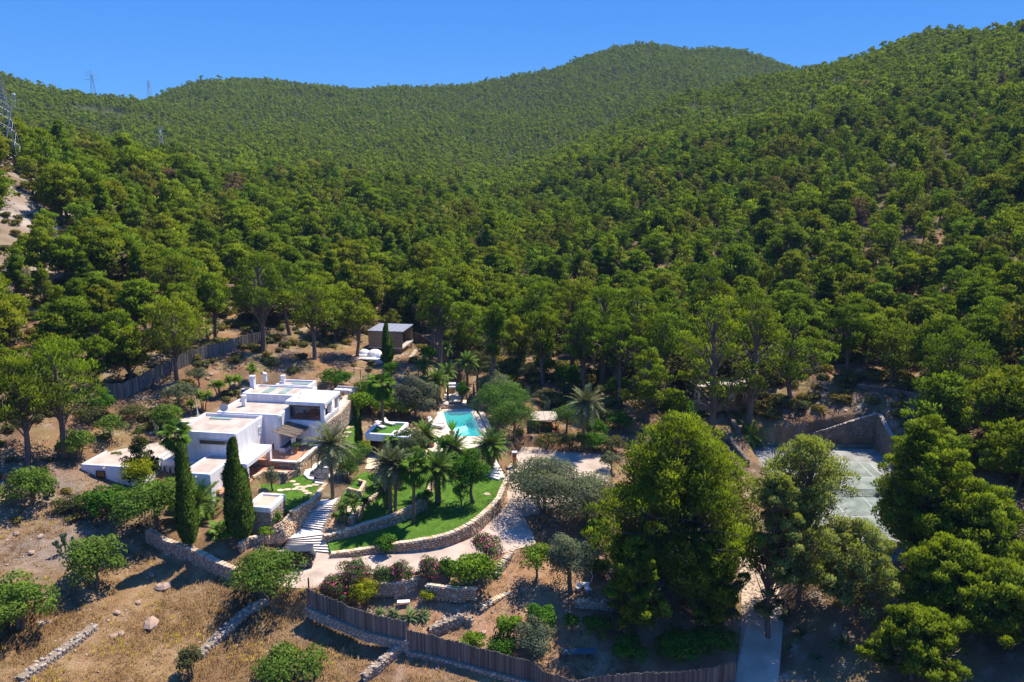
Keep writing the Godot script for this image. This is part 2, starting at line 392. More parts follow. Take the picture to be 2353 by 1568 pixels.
func stone_wall(called: String, label: String, pts: Array, drop: Array, th := 0.5, size := 0.34, category := "wall", capped := true, grey := 0.0, parent: Node = null, rough_top := false) -> Node:
	var o: Node = parent if parent else thing(called, label, category)
	var nn := []
	for i in pts.size():
		var d: Vector3 = pts[mini(i + 1, pts.size() - 1)] - pts[maxi(i - 1, 0)]
		nn.append(Vector3(-d.z, 0, d.x).normalized())
	var b := MB.new()
	var core := Color(0.30, 0.21, 0.13).lerp(Color(0.26, 0.24, 0.21) * (0.5 if grey > 0.55 else 1.0), grey)
	for i in pts.size() - 1:
		var q := []
		for k in 2:
			for s in [1, -1]:
				q.append(pts[i + k] + nn[i + k] * s * th * 0.5)
				q.append(pts[i + k] + nn[i + k] * s * th * 0.56 + Vector3.DOWN * drop[i + k])
		b.quad(q[1], q[0], q[4], q[5], core)
		b.quad(q[2], q[3], q[7], q[6], core)
		b.quad(q[0], q[2], q[6], q[4], core)
		if i == 0: b.quad(q[3], q[2], q[0], q[1], core)
		if i == pts.size() - 2: b.quad(q[5], q[4], q[6], q[7], core)
	part("wall_core", b.mesh(), M.stone, o)
	var st := MB.new()
	for i in pts.size() - 1:
		var a: Vector3 = pts[i]
		var e: Vector3 = pts[i + 1]
		var flat := Vector3(e.x - a.x, 0, e.z - a.z)
		var L := flat.length()
		if L < 0.05: continue
		var d := flat / L
		for s in [1, -1]:
			var out: Vector3 = Vector3(-d.z, 0, d.x) * float(s)
			var u := 0.0
			var hmax := maxf(drop[i], drop[i + 1])
			var rows := int(hmax / (size * 0.72)) + 1
			for r in rows:
				u = -rng.randf() * size
				while u < L:
					var w := size * rng.randf_range(0.7, 1.6)
					var t := clampf((u + w * 0.5) / L, 0, 1)
					var top := lerpf(a.y, e.y, t)
					var y := top - size * 0.72 * (r + 0.5) + rng.randf_range(-0.03, 0.03)
					if y > top - lerpf(drop[i], drop[i + 1], t) - 0.1:
						var col: Color = STONE[rng.randi() % 6] * rng.randf_range(0.8, 1.2)
						col = col.lerp(Color(0.42, 0.39, 0.35) * rng.randf_range(0.7, 1.2) * (0.5 if grey > 0.55 else 1.0), grey)
						var bs := Basis(d * s, Vector3.UP, out) * Basis(Vector3(0, 0, 1), rng.randf_range(-0.15, 0.15))
						var depth: float = rng.randf_range(0.14, 0.24)
						st.stone(a + d * clampf(u + w * 0.5, 0, L) + Vector3.UP * (y - a.y) + out * (th * 0.5 + 0.0), Vector3(w * 0.93, size * 0.7, depth), col, bs, rng)
					u += w
		if rough_top:
			for k in int(L * 4.5):
				var t := rng.randf()
				var s3 := rng.randf_range(0.12, 0.30)
				st.rock(a.lerp(e, t) + Vector3(-d.z, 0, d.x) * rng.randf_range(-0.5, 0.5) * th + Vector3.UP * rng.randf_range(-0.1, 0.12), Vector3(s3, s3 * 0.6, s3 * 0.8), (STONE[rng.randi() % 6] * rng.randf_range(0.85, 1.25)).lerp(Color(0.44, 0.40, 0.35), grey), rng)
		elif capped:
			var u2 := 0.0
			while u2 < L:
				var w := rng.randf_range(0.3, 0.6)
				var t := clampf((u2 + w * 0.5) / L, 0, 1)
				var col: Color = STONE[[0, 2, 4, 2][rng.randi() % 4]] * rng.randf_range(0.95, 1.25)
				col = col.lerp(Color(0.46, 0.43, 0.39), grey * 0.7)
				st.box(a.lerp(e, t) + Vector3.UP * rng.randf_range(0.0, 0.05), Vector3(w * 0.95, 0.12, th * rng.randf_range(1.02, 1.15)), col, Basis(d, Vector3.UP, d.cross(Vector3.UP)) * Basis(Vector3.UP, rng.randf_range(-0.1, 0.1)))
				u2 += w
	part("wall_stones", st.mesh(), M.stone, o, "stuff")
	return o

func reed_fence(called: String, label: String, pts: Array, height: Array, tone: Color) -> Node3D:   # panels of upright reeds wired between posts
	var o := thing(called, label, "fence")
	for i in pts.size() - 1:
		var a: Vector3 = pts[i]
		var e: Vector3 = pts[i + 1]
		var L := Vector2(e.x - a.x, e.z - a.z).length()
		var shade := rng.randf_range(0.86, 1.14)
		var d := Vector3(e.x - a.x, 0, e.z - a.z).normalized()
		var out := Vector3(-d.z, 0, d.x)
		var b := MB.new()
		var k := 0.0
		while k < L:
			var w := rng.randf_range(0.07, 0.16)
			var t := k / L
			var h := lerpf(height[i], height[i + 1], t) + rng.randf_range(-0.10, 0.09) + noise.get_noise_2d(k * 6 + a.x * 9, a.z) * 0.16
			var p := a.lerp(e, t) + out * rng.randf_range(-0.03, 0.03)
			b.box(p + Vector3.UP * h * 0.5, Vector3(w, h, 0.05), tone * shade * rng.randf_range(0.55, 1.4), Basis(d, Vector3.UP, d.cross(Vector3.UP)) * Basis(Vector3(0, 0, 1), rng.randf_range(-0.02, 0.02)) * Basis(Vector3.UP, rng.randf_range(-0.4, 0.4)))
			k += w * 0.85
		part("reed_panel", b.mesh(), M.wood, o)
		var w := MB.new()
		w.tube([a - Vector3.UP * 0.3, a + Vector3.UP * (height[i] + 0.06)], [0.05, 0.05], 6, Color(0.12, 0.10, 0.08))
		part("post", w.mesh(), M.wood, o)
	return o

# ---------------------------------------------------------------- the white buildings: rounded, slightly battered masonry boxes with a low parapet round a flat roof
func ring(u0: float, u1: float, v0: float, v1: float, y: float, r: float) -> Array:
	var q := []
	for k in 4:
		var cx := u1 - r if k < 1 or k == 3 else u0 + r
		var cz := -(v1 - r) if k < 2 else -(v0 + r)
		for s in 4:
			var t := PI / 2 * (k + s / 3.0)
			q.append(Vector3(cx + cos(t) * r, y, cz - sin(t) * r))
	return q

func loft(b: MB, rings: Array, col: Color) -> void:
	for j in rings.size() - 1:
		var A: Array = rings[j]
		var B: Array = rings[j + 1]
		for k in A.size():
			var k2 := (k + 1) % A.size()
			b.quad(A[k], A[k2], B[k2], B[k], col)

func block(o: Node, u0: float, u1: float, v0: float, v1: float, y0: float, y1: float, par := 0.25, batter := 0.12, wide := 0.32, col := Color(0.76, 0.75, 0.76), roofcol := Color(0.53, 0.435, 0.365)) -> void:
	var b := MB.new()
	var f := batter
	var r := 0.14
	loft(b, [ring(u0 - f, u1 + f, v0 - f, v1 + f, y0, 0.2), ring(u0, u1, v0, v1, y1 - r, 0.2), ring(u0 + 0.04, u1 - 0.04, v0 + 0.04, v1 - 0.04, y1 - 0.04, 0.2), ring(u0 + r, u1 - r, v0 + r, v1 - r, y1, 0.2),
		ring(u0 + wide, u1 - wide, v0 + wide, v1 - wide, y1 - 0.02, 0.1), ring(u0 + wide + 0.05, u1 - wide - 0.05, v0 + wide + 0.05, v1 - wide - 0.05, y1 - par - 0.1, 0.1)], col)
	part("wall", b.mesh(), M.plaster, o)
	var w := wide - 0.02
	bxp("roof", o, Vector3((u0 + u1) / 2, y1 - par - 0.1, -(v0 + v1) / 2), Vector3(u1 - u0 - 2 * w, 0.2, v1 - v0 - 2 * w), roofcol, M.roof)

func opening(o: Node, called: String, p: Vector3, s: Vector2, face: String, glass: Color, frame := Color(0.55, 0.55, 0.56), bars := 0) -> void:   # a window or door: pane set behind a thin frame, face is the side of the house it looks from
	var bs := Basis.IDENTITY if face == "front" else Basis(Vector3.UP, PI / 2)
	var g := bxp(called, o, p + bs * Vector3(0, 0, 0.02), Vector3(s.x, s.y, 0.06), glass, M.glass, bs)
	var b := MB.new()
	for k in [-1, 1]:
		b.box(p + bs * Vector3(k * (s.x / 2 + 0.04), 0, 0.03), Vector3(0.08, s.y + 0.16, 0.12), frame, bs)
		b.box(p + bs * Vector3(0, k * (s.y / 2 + 0.04), 0.03), Vector3(s.x, 0.08, 0.12), frame, bs)
	for k in bars:
		b.box(p + bs * Vector3(s.x * ((k + 1.0) / (bars + 1) - 0.5), 0, 0.06), Vector3(0.05, s.y, 0.06), frame, bs)
	part("frame", b.mesh(), M.paint, g)

# ---------------------------------------------------------------- plants
func blob(b: MB, p: Vector3, rad: Vector3, count: int, size: float, dark: Color, light: Color, thin := 0.5, up := 0.25, four := false, shell := 0.62) -> void:    # leaf-sized faces through a clump
	var tone := rng.randf_range(0.0, 0.5)
	for i in count:
		var d := rv()
		if d.y < -0.25 and rng.randf() < 0.6: d.y = -d.y
		var q := p + d * rad * lerpf(shell, 1.05, sqrt(rng.randf()))
		var nn := (d + Vector3.UP * up + rv() * 0.85).normalized()
		var t := nn.cross(rv()).normalized()
		var s := nn.cross(t)
		var l := size * rng.randf_range(0.7, 1.3)
		var w := l * thin
		var col := dark.lerp(light, clampf(tone + rng.randf() * 0.6, 0, 1))
		var ns := (nn * 0.7 + d * 0.5).normalized()
		if four:
			var e := q + t * l
			var g := q - t * l * 0.6
			b.leaf(g, q + s * w - nn * l * 0.15, e, ns, col)
			b.leaf(g, e, q - s * w - nn * l * 0.15, ns, col)
		else:
			b.leaf(q - t * l * 0.5 - s * w * 0.6, q - t * l * 0.5 + s * w * 0.6, q + t * l, ns, col)

func tufts(b: MB, p: Vector3, rad: Vector3, count: int, size: float, dark: Color, light: Color, wide := 0.15) -> void:    # bunches of needles pointing up and out of a branch end
	var tone := rng.randf_range(0.0, 0.45)
	var lean := rv() * 0.35
	for i in count:
		var d := rv()
		if d.y < -0.2 and rng.randf() < 0.65: d.y = -d.y
		var q := p + d * rad * lerpf(0.35, 1.0, sqrt(rng.randf()))
		var dir := (d * 0.55 + Vector3.UP * 0.6 + lean + rv() * 0.5).normalized()
		var face := (d + Vector3.UP * 0.35 + rv() * 0.6).normalized()
		var sd := dir.cross(face).normalized()
		var l := size * rng.randf_range(0.7, 1.35)
		var w := sd * l * wide
		var col := dark.lerp(light, clampf(tone + rng.randf() * 0.65, 0, 1))
		var nn := (face * 0.6 + d * 0.45 + Vector3.UP * 0.2).normalized()
		var m := q + dir * l * 0.45
		b.leaf(q, m + w * 1.5, m - w * 1.5, nn, col)
		b.leaf(m + w * 1.5, q + dir * l, m - w * 1.5, nn, col)

func limbs(b: MB, base: Vector3, ends: Array, top: Vector3, r0: float, col: Color, lean := 0.0) -> void:
	var pts := []
	var rad := []
	var bend := Vector3(rng.randf_range(-1, 1), 0, rng.randf_range(-1, 1)) * lean
	for k in 7:
		var t := k / 6.0
		pts.append(base.lerp(top, t) + bend * sin(t * PI) + Vector3(rng.randf_range(-1, 1), 0, rng.randf_range(-1, 1)) * r0 * 0.5)
		rad.append(r0 * lerpf(1.15, 0.3, t))
	b.tube(pts, rad, 6, col)
	for e in ends:
		var t := clampf((e.y - base.y) / (top.y - base.y) - rng.randf_range(0.12, 0.3), 0.2, 0.95)
		var f := t * 6
		var s: Vector3 = pts[int(f)].lerp(pts[mini(int(f) + 1, 6)], f - int(f))
		var m: Vector3 = s.lerp(e, 0.5) + Vector3.UP * (e - s).length() * rng.randf_range(-0.1, 0.1)
		b.tube([s, m, e], [r0 * lerpf(0.5, 0.25, t), r0 * 0.22, r0 * 0.08], 4, col)

const PINE_LIGHT := Color(0.262, 0.342, 0.024)
const PINE_DARK := Color(0.058, 0.104, 0.015)

func pine(h: float, r: float, base: float, clumps: int, per: int, size: float, peak := 0.45, twigs := 0.12, lean := 0.4, light := PINE_LIGHT, dark := PINE_DARK, limb := true, puff := 0.32, fine := true, ragged := 0.3, gap := -0.16, girth := 1.0) -> Node3D:
	var o := Node3D.new()
	var crown := MB.new()
	var wood := MB.new()
	var ends := []
	var guard := 0
	var off := rng.randf() * 900.0
	while ends.size() < clumps and guard < clumps * 30:
		guard += 1
		var t := rng.randf()
		var prof := (pow(1.0 - t, peak) * smoothstep(-0.15, 0.35, t)) if peak < 0.8 else (1.0 - t) * smoothstep(-0.1, 0.15, t) + 0.05
		var a := rng.randf() * TAU
		var u := sqrt(rng.randf_range(0.12, 1.0)) * r * prof * rng.randf_range(0.85, 1.12)
		u *= 1.0 + ragged * noise.get_noise_3d(cos(a) * 26 + off, t * 30, sin(a) * 26) * 2.0
		var p := Vector3(cos(a) * u, lerpf(base, h * 0.95, t), sin(a) * u)
		var ok := noise.get_noise_3d(p.x * 60 / h + off, p.y * 60 / h, p.z * 60 / h) > gap
		for e in ends:
			if e.distance_to(p) < r * puff * 0.75: ok = false
		if ok: ends.append(p)
	for p in ends:
		var s := r * puff * rng.randf_range(0.72, 1.22)
		if fine: tufts(crown, p, Vector3(s, s * rng.randf_range(0.6, 0.9), s), per, size, dark, light)
		else: blob(crown, p, Vector3(s, s * rng.randf_range(0.6, 0.85), s), per, size, dark, light, 0.36, 0.3)
	part("crown", crown.mesh(), M.pine, o)
	if twigs > 0:      # dry grey twigs under the green shell
		var tw := MB.new()
		for i in int(clumps * per * twigs):
			var t := rng.randf() * 0.7
			var a := rng.randf() * TAU
			var u := sqrt(rng.randf()) * r * 0.75
			var q := Vector3(cos(a) * u, lerpf(base * 0.9, h * 0.8, t), sin(a) * u)
			var dd := (Vector3(cos(a), 0.5, sin(a)) + rv() * 0.7).normalized()
			var sd := dd.cross(rv()).normalized() * size * 0.11
			tw.leaf(q - sd, q + sd, q + dd * size * 1.5, (dd + Vector3.UP).normalized(), Color(0.15, 0.115, 0.08) * rng.randf_range(0.7, 1.3))
		part("twigs", tw.mesh(), M.bark, o, "stuff")
	limbs(wood, Vector3.DOWN * 0.6, ends if limb else [], Vector3(0, h * 0.86, 0), (0.022 * h + 0.04) * girth, Color(0.19, 0.145, 0.115), lean)
	part("trunk", wood.mesh(), M.bark, o)
	return o

func leafy(h: float, rx: float, ry: float, clumps: int, per: int, size: float, dark: Color, light: Color, thin := 0.55, stems := 1, bark := Color(0.17, 0.135, 0.10), cl := 0.36, flower := Color(0, 0, 0, 0), nflower := 0) -> Node3D:   # round-headed trees and shrubs
	var o := Node3D.new()
	var crown := MB.new()
	var wood := MB.new()
	var bl := MB.new()
	var ends := []
	var mid := Vector3(0, h - ry, 0)
	for i in clumps:
		var d := rv()
		if d.y < -0.35: d.y *= -0.6
		var u := pow(rng.randf_range(0.12, 1.0), 0.33)
		ends.append(mid + d * Vector3(rx, ry, rx) * u * (1.0 - cl * 0.55) * rng.randf_range(0.9, 1.15))
	for p in ends:
		var s := rx * cl * rng.randf_range(0.75, 1.25)
		blob(crown, p, Vector3(s, s * minf(ry / rx, 1.1), s), per, size, dark, light, thin, 0.25, true)
		if nflower:
			for k in nflower:
				var d := rv()
				var q: Vector3 = p + d * s * 1.06
				var t := d.cross(rv()).normalized() * 0.085
				var t2 := d.cross(t)
				var fc := flower * rng.randf_range(0.7, 1.25)
				bl.leaf(q - t, q + t2, q + t, d, fc)
				bl.leaf(q - t, q + t, q - t2 + d * 0.05, d, fc)
	part("crown", crown.mesh(), M.leaf, o)
	if nflower: part("blossoms", bl.mesh(), M.petal, o, "stuff")
	for s in stems:
		var off := Vector3(rng.randf_range(-1, 1), 0, rng.randf_range(-1, 1)) * (0.0 if stems == 1 else 0.25 * rx)
		var sub := []
		for i in ends.size():
			if i % stems == s: sub.append(ends[i])
		limbs(wood, off * 0.3 + Vector3.DOWN * 0.4, sub, mid + off + Vector3.UP * ry * 0.3, 0.03 * h + 0.03, bark, 0.12)
	part("trunk", wood.mesh(), M.bark, o)
	return o

func cypress(h: float, r: float, n: int, size := 0.26, twin := 0.0) -> Node3D:
	var o := Node3D.new()
	var crown := MB.new()
	var lobes := []
	for k in 44: lobes.append([rng.randf() * TAU, rng.randf(), rng.randf_range(-0.16, 0.34)])
	for i in n:
		var t := pow(rng.randf(), 0.9)
		var a := rng.randf() * TAU
		var prof := minf(1.0, 0.55 + t * 3.0) * pow(maxf(1.0 - t, 0.0), 0.42) + 0.03
		if twin > 0 and cos(a) > 0.1: prof *= smoothstep(twin + 0.04, twin - 0.16, t) * 0.75 + 0.25
		for l in lobes: prof *= 1.0 + l[2] * exp(-pow(wrapf(a - l[0], -PI, PI) / 0.5, 2.0) - pow((t - l[1]) / 0.07, 2.0))
		var q := Vector3(cos(a), 0, sin(a)) * r * prof * rng.randf_range(0.72, 1.05) + Vector3.UP * (0.2 + t * (h - 0.2))
		var d := Vector3(cos(a), 0.35, sin(a)).normalized()
		var dd := (d * 0.35 + Vector3.UP * 0.9 + rv() * 0.45).normalized()
		var sd := dd.cross(d + rv() * 0.4).normalized() * size * 0.3
		var nn := (d + rv() * 0.4).normalized()
		crown.leaf(q - sd, q + sd, q + dd * size * 1.5, nn, Color(0.024, 0.050, 0.012).lerp(Color(0.095, 0.155, 0.020), rng.randf()))
	part("crown", crown.mesh(), M.leaf_dim, o)
	var w := MB.new()
	w.tube([Vector3.DOWN * 0.4, Vector3.UP * h * 0.8], [0.2, 0.05], 6, Color(0.16, 0.12, 0.09))
	part("trunk", w.mesh(), M.bark, o)
	return o

var fronds := {}
func frond_mesh(kind: String, L: float, droop: float, light: Color, dark: Color) -> ArrayMesh:
	var key := "%s %.1f %.2f %.2f" % [kind, L, droop, light.r]
	if fronds.has(key): return fronds[key]
	var b := MB.new()
	var pts := []
	for k in 13:
		var t := k / 12.0
		pts.append(Vector3(0, -droop * L * t * t, L * t * (1.0 - 0.25 * droop * t)))
	if kind == "feather":
		b.tube(pts, [0.06, 0.055, 0.05, 0.045, 0.04, 0.037, 0.034, 0.03, 0.026, 0.022, 0.018, 0.014, 0.008], 4, Color(0.26, 0.24, 0.10), false)
		for k in 34:
			var t := 0.10 + 0.9 * k / 34.0
			var f := t * 12
			var p: Vector3 = pts[mini(int(f), 11)].lerp(pts[mini(int(f) + 1, 12)], f - int(f))
			var d: Vector3 = (pts[mini(int(f) + 1, 12)] - pts[mini(int(f), 11)]).normalized()
			var l := L * 0.20 * sin(PI * clampf(0.16 + 0.84 * t, 0, 1)) + 0.08
			for s in [-1, 1]:
				var dir := (Vector3(s, rng.randf_range(-0.25, 0.45), 0) + d * 0.75).normalized()
				var w := d * 0.055
				var col := dark.lerp(light, rng.randf())
				b.leaf(p - w, p + w, p + dir * l, (d.cross(dir) * s + Vector3.UP * 0.3).normalized(), col)
	else:      # fan: a stalk and a pleated disc of blades
		b.tube([Vector3.ZERO, pts[7]], [0.035, 0.02], 4, Color(0.24, 0.25, 0.08), false)
		var p: Vector3 = pts[7]
		var d: Vector3 = (pts[9] - pts[7]).normalized()
		var side := Vector3.RIGHT
		for k in 19:
			var a := lerpf(-2.3, 2.3, k / 18.0)
			var dir := d * cos(a) + side * sin(a)
			var l := L * 0.5 * (1.0 - 0.22 * absf(a) / 2.3)
			var tip := p + dir * l + Vector3.DOWN * l * (0.30 + rng.randf() * 0.25)
			var m := p + dir * l * 0.6
			var w := dir.cross(Vector3.UP).normalized() * l * 0.12
			var nn := (Vector3.UP + dir * 0.3 + rv() * 0.2).normalized()
			var col := dark.lerp(light, rng.randf())
			b.leaf(p, m - w, m + w, nn, col)
			b.leaf(m - w, tip, m + w, nn, col)
	fronds[key] = b.mesh()
	return fronds[key]

func palm(kind: String, h: float, L: float, n: int, thick: float, light: Color, dark: Color, low := -0.55, lean := Vector3.ZERO, dates := false) -> Node3D:
	var o := Node3D.new()
	var w := MB.new()
	var pts := []
	var rad := []
	for k in 16:
		var t := k / 15.0
		pts.append(Vector3(0, -0.3 + (h + 0.3) * t, 0) + lean * t * t)
		rad.append(thick * (1.25 - 0.35 * t) * (1.0 if k & 1 else 1.14))
	w.tube(pts, rad, 9, Color(0.17, 0.125, 0.085))
	part("trunk", w.mesh(), M.bark, o)
	var top: Vector3 = pts[15]
	if kind != "fan":
		var c := MB.new()
		c.rock(top + Vector3.UP * 0.05, Vector3(thick * 1.9, thick * 2.2, thick * 1.9), Color(0.30, 0.20, 0.09), rng)
		part("heart", c.mesh(), M.bark, o)
	else:
		var c := MB.new()
		for i in 260:
			var a := rng.randf() * TAU
			var y := rng.randf() * 1.5
			var q := top + Vector3(cos(a) * thick * 1.1, -y, sin(a) * thick * 1.1)
			var sd := Vector3(-sin(a), 0, cos(a)) * 0.09
			c.leaf(q - sd, q + sd, q + Vector3(cos(a) * rng.randf_range(0.1, 0.4), -0.7, sin(a) * rng.randf_range(0.1, 0.4)), Vector3(cos(a), 0.4, sin(a)), Color(0.33, 0.23, 0.12) * rng.randf_range(0.6, 1.2))
		part("dry_skirt", c.mesh(), M.bark, o, "stuff")
	for i in n:
		var t := (i + 0.5) / n
		var el := lerpf(1.35, low, pow(t, 0.85)) + rng.randf_range(-0.14, 0.14) - (0.35 if i >= n - 6 else 0.0)
		var dr: float = [0.25, 0.45, 0.7][clampi(int(t * 3 + rng.randf_range(-0.4, 0.4)), 0, 2)]
		var f := part("frond", frond_mesh(kind, L, dr if i < n - 6 else 0.7, light if i < n - 6 else Color(0.33, 0.24, 0.12), dark if i < n - 6 else Color(0.20, 0.14, 0.07)), M.frond, o)
		f.transform = Transform3D(Basis(Vector3.UP, i * 2.39996 + rng.randf_range(-0.15, 0.15)) * Basis(Vector3.RIGHT, -el) * Basis(Vector3(0, 0, 1), rng.randf_range(-0.3, 0.3)), top).scaled_local(Vector3.ONE * rng.randf_range(0.85, 1.08))
	if dates:
		for k in 5:
			var a := rng.randf() * TAU
			var b := MB.new()
			for i in 46:
				var d := (Vector3(cos(a), -0.5, sin(a)) + rv() * 0.6).normalized()
				var q := top + Vector3(cos(a), 0, sin(a)) * 0.3
				var sd := d.cross(rv()).normalized() * 0.05
				b.leaf(q - sd, q + sd, q + d * rng.randf_range(0.5, 0.95), (d + Vector3.UP).normalized(), Color(0.55, 0.26, 0.04) * rng.randf_range(0.6, 1.2))
			part("date_cluster", b.mesh(), M.petal, o)
	return o

func spiky(n: int, L: float, stem: float, heads: int, light: Color, dark: Color, width := 0.05) -> Node3D:    # yucca, agave, dracaena: rosettes of sword leaves on bare stems
	var o := Node3D.new()
	var b := MB.new()
	var w := MB.new()
	for k in heads:
		var a := rng.randf() * TAU
		var u := 0.0 if heads == 1 else rng.randf_range(0.2, 0.7) * sqrt(heads * 0.5)
		var p := Vector3(cos(a) * u, stem * rng.randf_range(0.6, 1.0), sin(a) * u)
		if stem > 0.2: w.tube([Vector3(p.x * 0.25, -0.2, p.z * 0.25), Vector3(p.x * 0.5, p.y * 0.5, p.z * 0.5), p], [0.09, 0.07, 0.06], 5, Color(0.22, 0.17, 0.12))
		for i in n:
			var d := rv()
			d.y = absf(d.y) * 1.0 - 0.25
			d = d.normalized()
			var l := L * rng.randf_range(0.75, 1.1)
			var sd := d.cross(Vector3.UP).normalized() * l * width * 1.6
			var m := p + d * l * 0.5
			var col := dark.lerp(light, rng.randf())
			var nn := (Vector3.UP + d * 0.4).normalized()
			b.leaf(p, m + sd, m - sd, nn, col)
			b.leaf(m - sd, m + sd, p + d * l + Vector3.DOWN * l * 0.12, nn, col)
	part("leaves", b.mesh(), M.leaf, o)
	if stem > 0.2: part("stem", w.mesh(), M.bark, o)
	return o

func pads(n: int, s: float) -> Node3D:      # prickly pear: flat pads one upon another
	var o := Node3D.new()
	var spots := [[Vector3.ZERO, 0.0]]
	for i in n:
		var b := MB.new()
		var from: Array = spots[rng.randi() % mini(spots.size(), i / 2 + 3)]
		var a := rng.randf() * PI
		var tilt := rng.randf_range(-0.7, 0.7)
		var bs := Basis(Vector3.UP, a) * Basis(Vector3(0, 0, 1), tilt)
		var p: Vector3 = from[0]
		if from[1] == 0.0: p = Vector3(rng.randf_range(-1, 1), 0, rng.randf_range(-1, 1)) * s * 1.6
		var col := Color(0.13, 0.18, 0.075).lerp(Color(0.26, 0.29, 0.15), rng.randf())
		var rimA := []
		for k in 9:
			var t := TAU * k / 9
			rimA.append(p + bs * Vector3(sin(t) * s * 0.42, s * 0.6 - cos(t) * s * 0.6, 0))
		for sg in [-1, 1]:
			var mid := p + bs * Vector3(0, s * 0.62, sg * s * 0.09)
			for k in 9:
				if sg > 0: b.tri(mid, rimA[k], rimA[(k + 1) % 9], col)
				else: b.tri(mid, rimA[(k + 1) % 9], rimA[k], col)
		part("pad", b.mesh(), M.leaf_dim, o)
		spots.append([p + bs * Vector3(rng.randf_range(-0.2, 0.2) * s, s * 1.1, 0), 1.0])
	return o

# ---------------------------------------------------------------- the scene
func _ready() -> void:
	rng.seed = 7
	noise.seed = 3
	noise.frequency = 0.05
	noise.fractal_octaves = 4
	noise2.seed = 11
	noise2.frequency = 0.35
	noise2.fractal_octaves = 3
	var cam := Camera3D.new()
	cam.name = "camera"
	cam.fov = 46.40
	cam.near = 0.5
	cam.far = 6000
	cam.position = Vector3(0, 42, 0)
	cam.rotation_degrees = Vector3(-12.5, 0, 0)
	add_child(cam)
	cam.current = true
	var we := WorldEnvironment.new()
	we.name = "world"
	var env := Environment.new()
	var sky := Sky.new()
	var ps := ProceduralSkyMaterial.new()
	ps.sky_top_color = Color(0.024, 0.138, 0.52).linear_to_srgb()
	ps.sky_horizon_color = Color(0.105, 0.335, 0.66).linear_to_srgb()
	ps.sky_curve = 0.09
	ps.sky_energy_multiplier = 1.0
	ps.ground_bottom_color = Color(0.20, 0.21, 0.15)
	ps.ground_horizon_color = Color(0.42, 0.50, 0.52)
	ps.sun_angle_max = 12
	ps.sun_curve = 0.1
	sky.sky_material = ps
	env.background_mode = Environment.BG_SKY
	env.sky = sky
	env.tonemap_mode = Environment.TONE_MAPPER_LINEAR
	env.tonemap_exposure = 1.72
	env.sdfgi_enabled = true
	env.ssao_enabled = true
	env.ssil_enabled = true
	env.fog_enabled = true
	env.fog_density = 0.00008
	env.fog_light_color = Color(0.62, 0.74, 0.90)
	we.environment = env
	add_child(we)
	var sun := DirectionalLight3D.new()
	sun.name = "sun"
	sun.light_energy = 1.5
	sun.light_color = Color(1.0, 0.955, 0.88)
	sun.light_angular_distance = 0.5
	sun.shadow_enabled = true
	add_child(sun)
	sun.look_at_from_position(Vector3(2.8, 7.0, -2.6), Vector3.ZERO)

	var fine := grain(0.03, 0.70, 1.18, 1)
	var coarse := grain(0.02, 0.84, 1.06, 2, 5)
	var broad := grain(0.005, 0.80, 1.10, 31, 6, 1024)
	var rough_h := grain(0.02, 0.0, 1.0, 5, 5)
	M.ground = mat(0.95, fine, 0.22, rough_h, 4.0)
	M.gravel = mat(0.95, broad, 0.043, fine, 1.0)
	M.lawn = mat(0.9, broad, 0.09, fine, 2.0)
	M.stone = mat(0.95, coarse, 0.9, fine, 1.0)
	M.plaster = mat(0.85, grain(0.008, 0.90, 1.05, 9, 5), 0.2)
	M.plaster.uv1_scale = Vector3(0.33, 0.045, 0.33)      # faint streaks running down the walls
	M.roof = mat(0.9, grain(0.006, 0.84, 1.06, 14, 6, 1024), 0.061)
	M.tile = mat(0.8, coarse, 0.35)
	M.wood = mat(0.85, coarse, 0.6)
	M.bark = mat(0.95, fine, 0.8)
	M.paint = mat(0.6)
	M.cloth = mat(0.9)
	M.glass = mat(0.08)
	M.glass.metallic_specular = 0.6
	M.court = mat(0.9, grain(0.006, 0.8, 1.06, 21, 6, 1024), 0.057)
	M.water = StandardMaterial3D.new()
	M.water.albedo_color = Color(0.24, 0.90, 0.89, 0.30)
	M.water.transparency = BaseMaterial3D.TRANSPARENCY_ALPHA
	M.water.roughness = 0.05
	M.metal = mat(0.4)
	M.metal.metallic = 0.7
	M.pine = leafmat(0.95)
	M.leaf = leafmat(0.85)
	M.leaf_dim = leafmat(0.5)
	M.frond = leafmat(0.6)
	M.petal = leafmat(0.5)
	M.grass = leafmat(0.5)

	lay_patches()
	build_ground()
	build_garden()
	build_house()
	build_outbuildings()
	build_court()
	build_things()
	build_plants()
	build_forest()

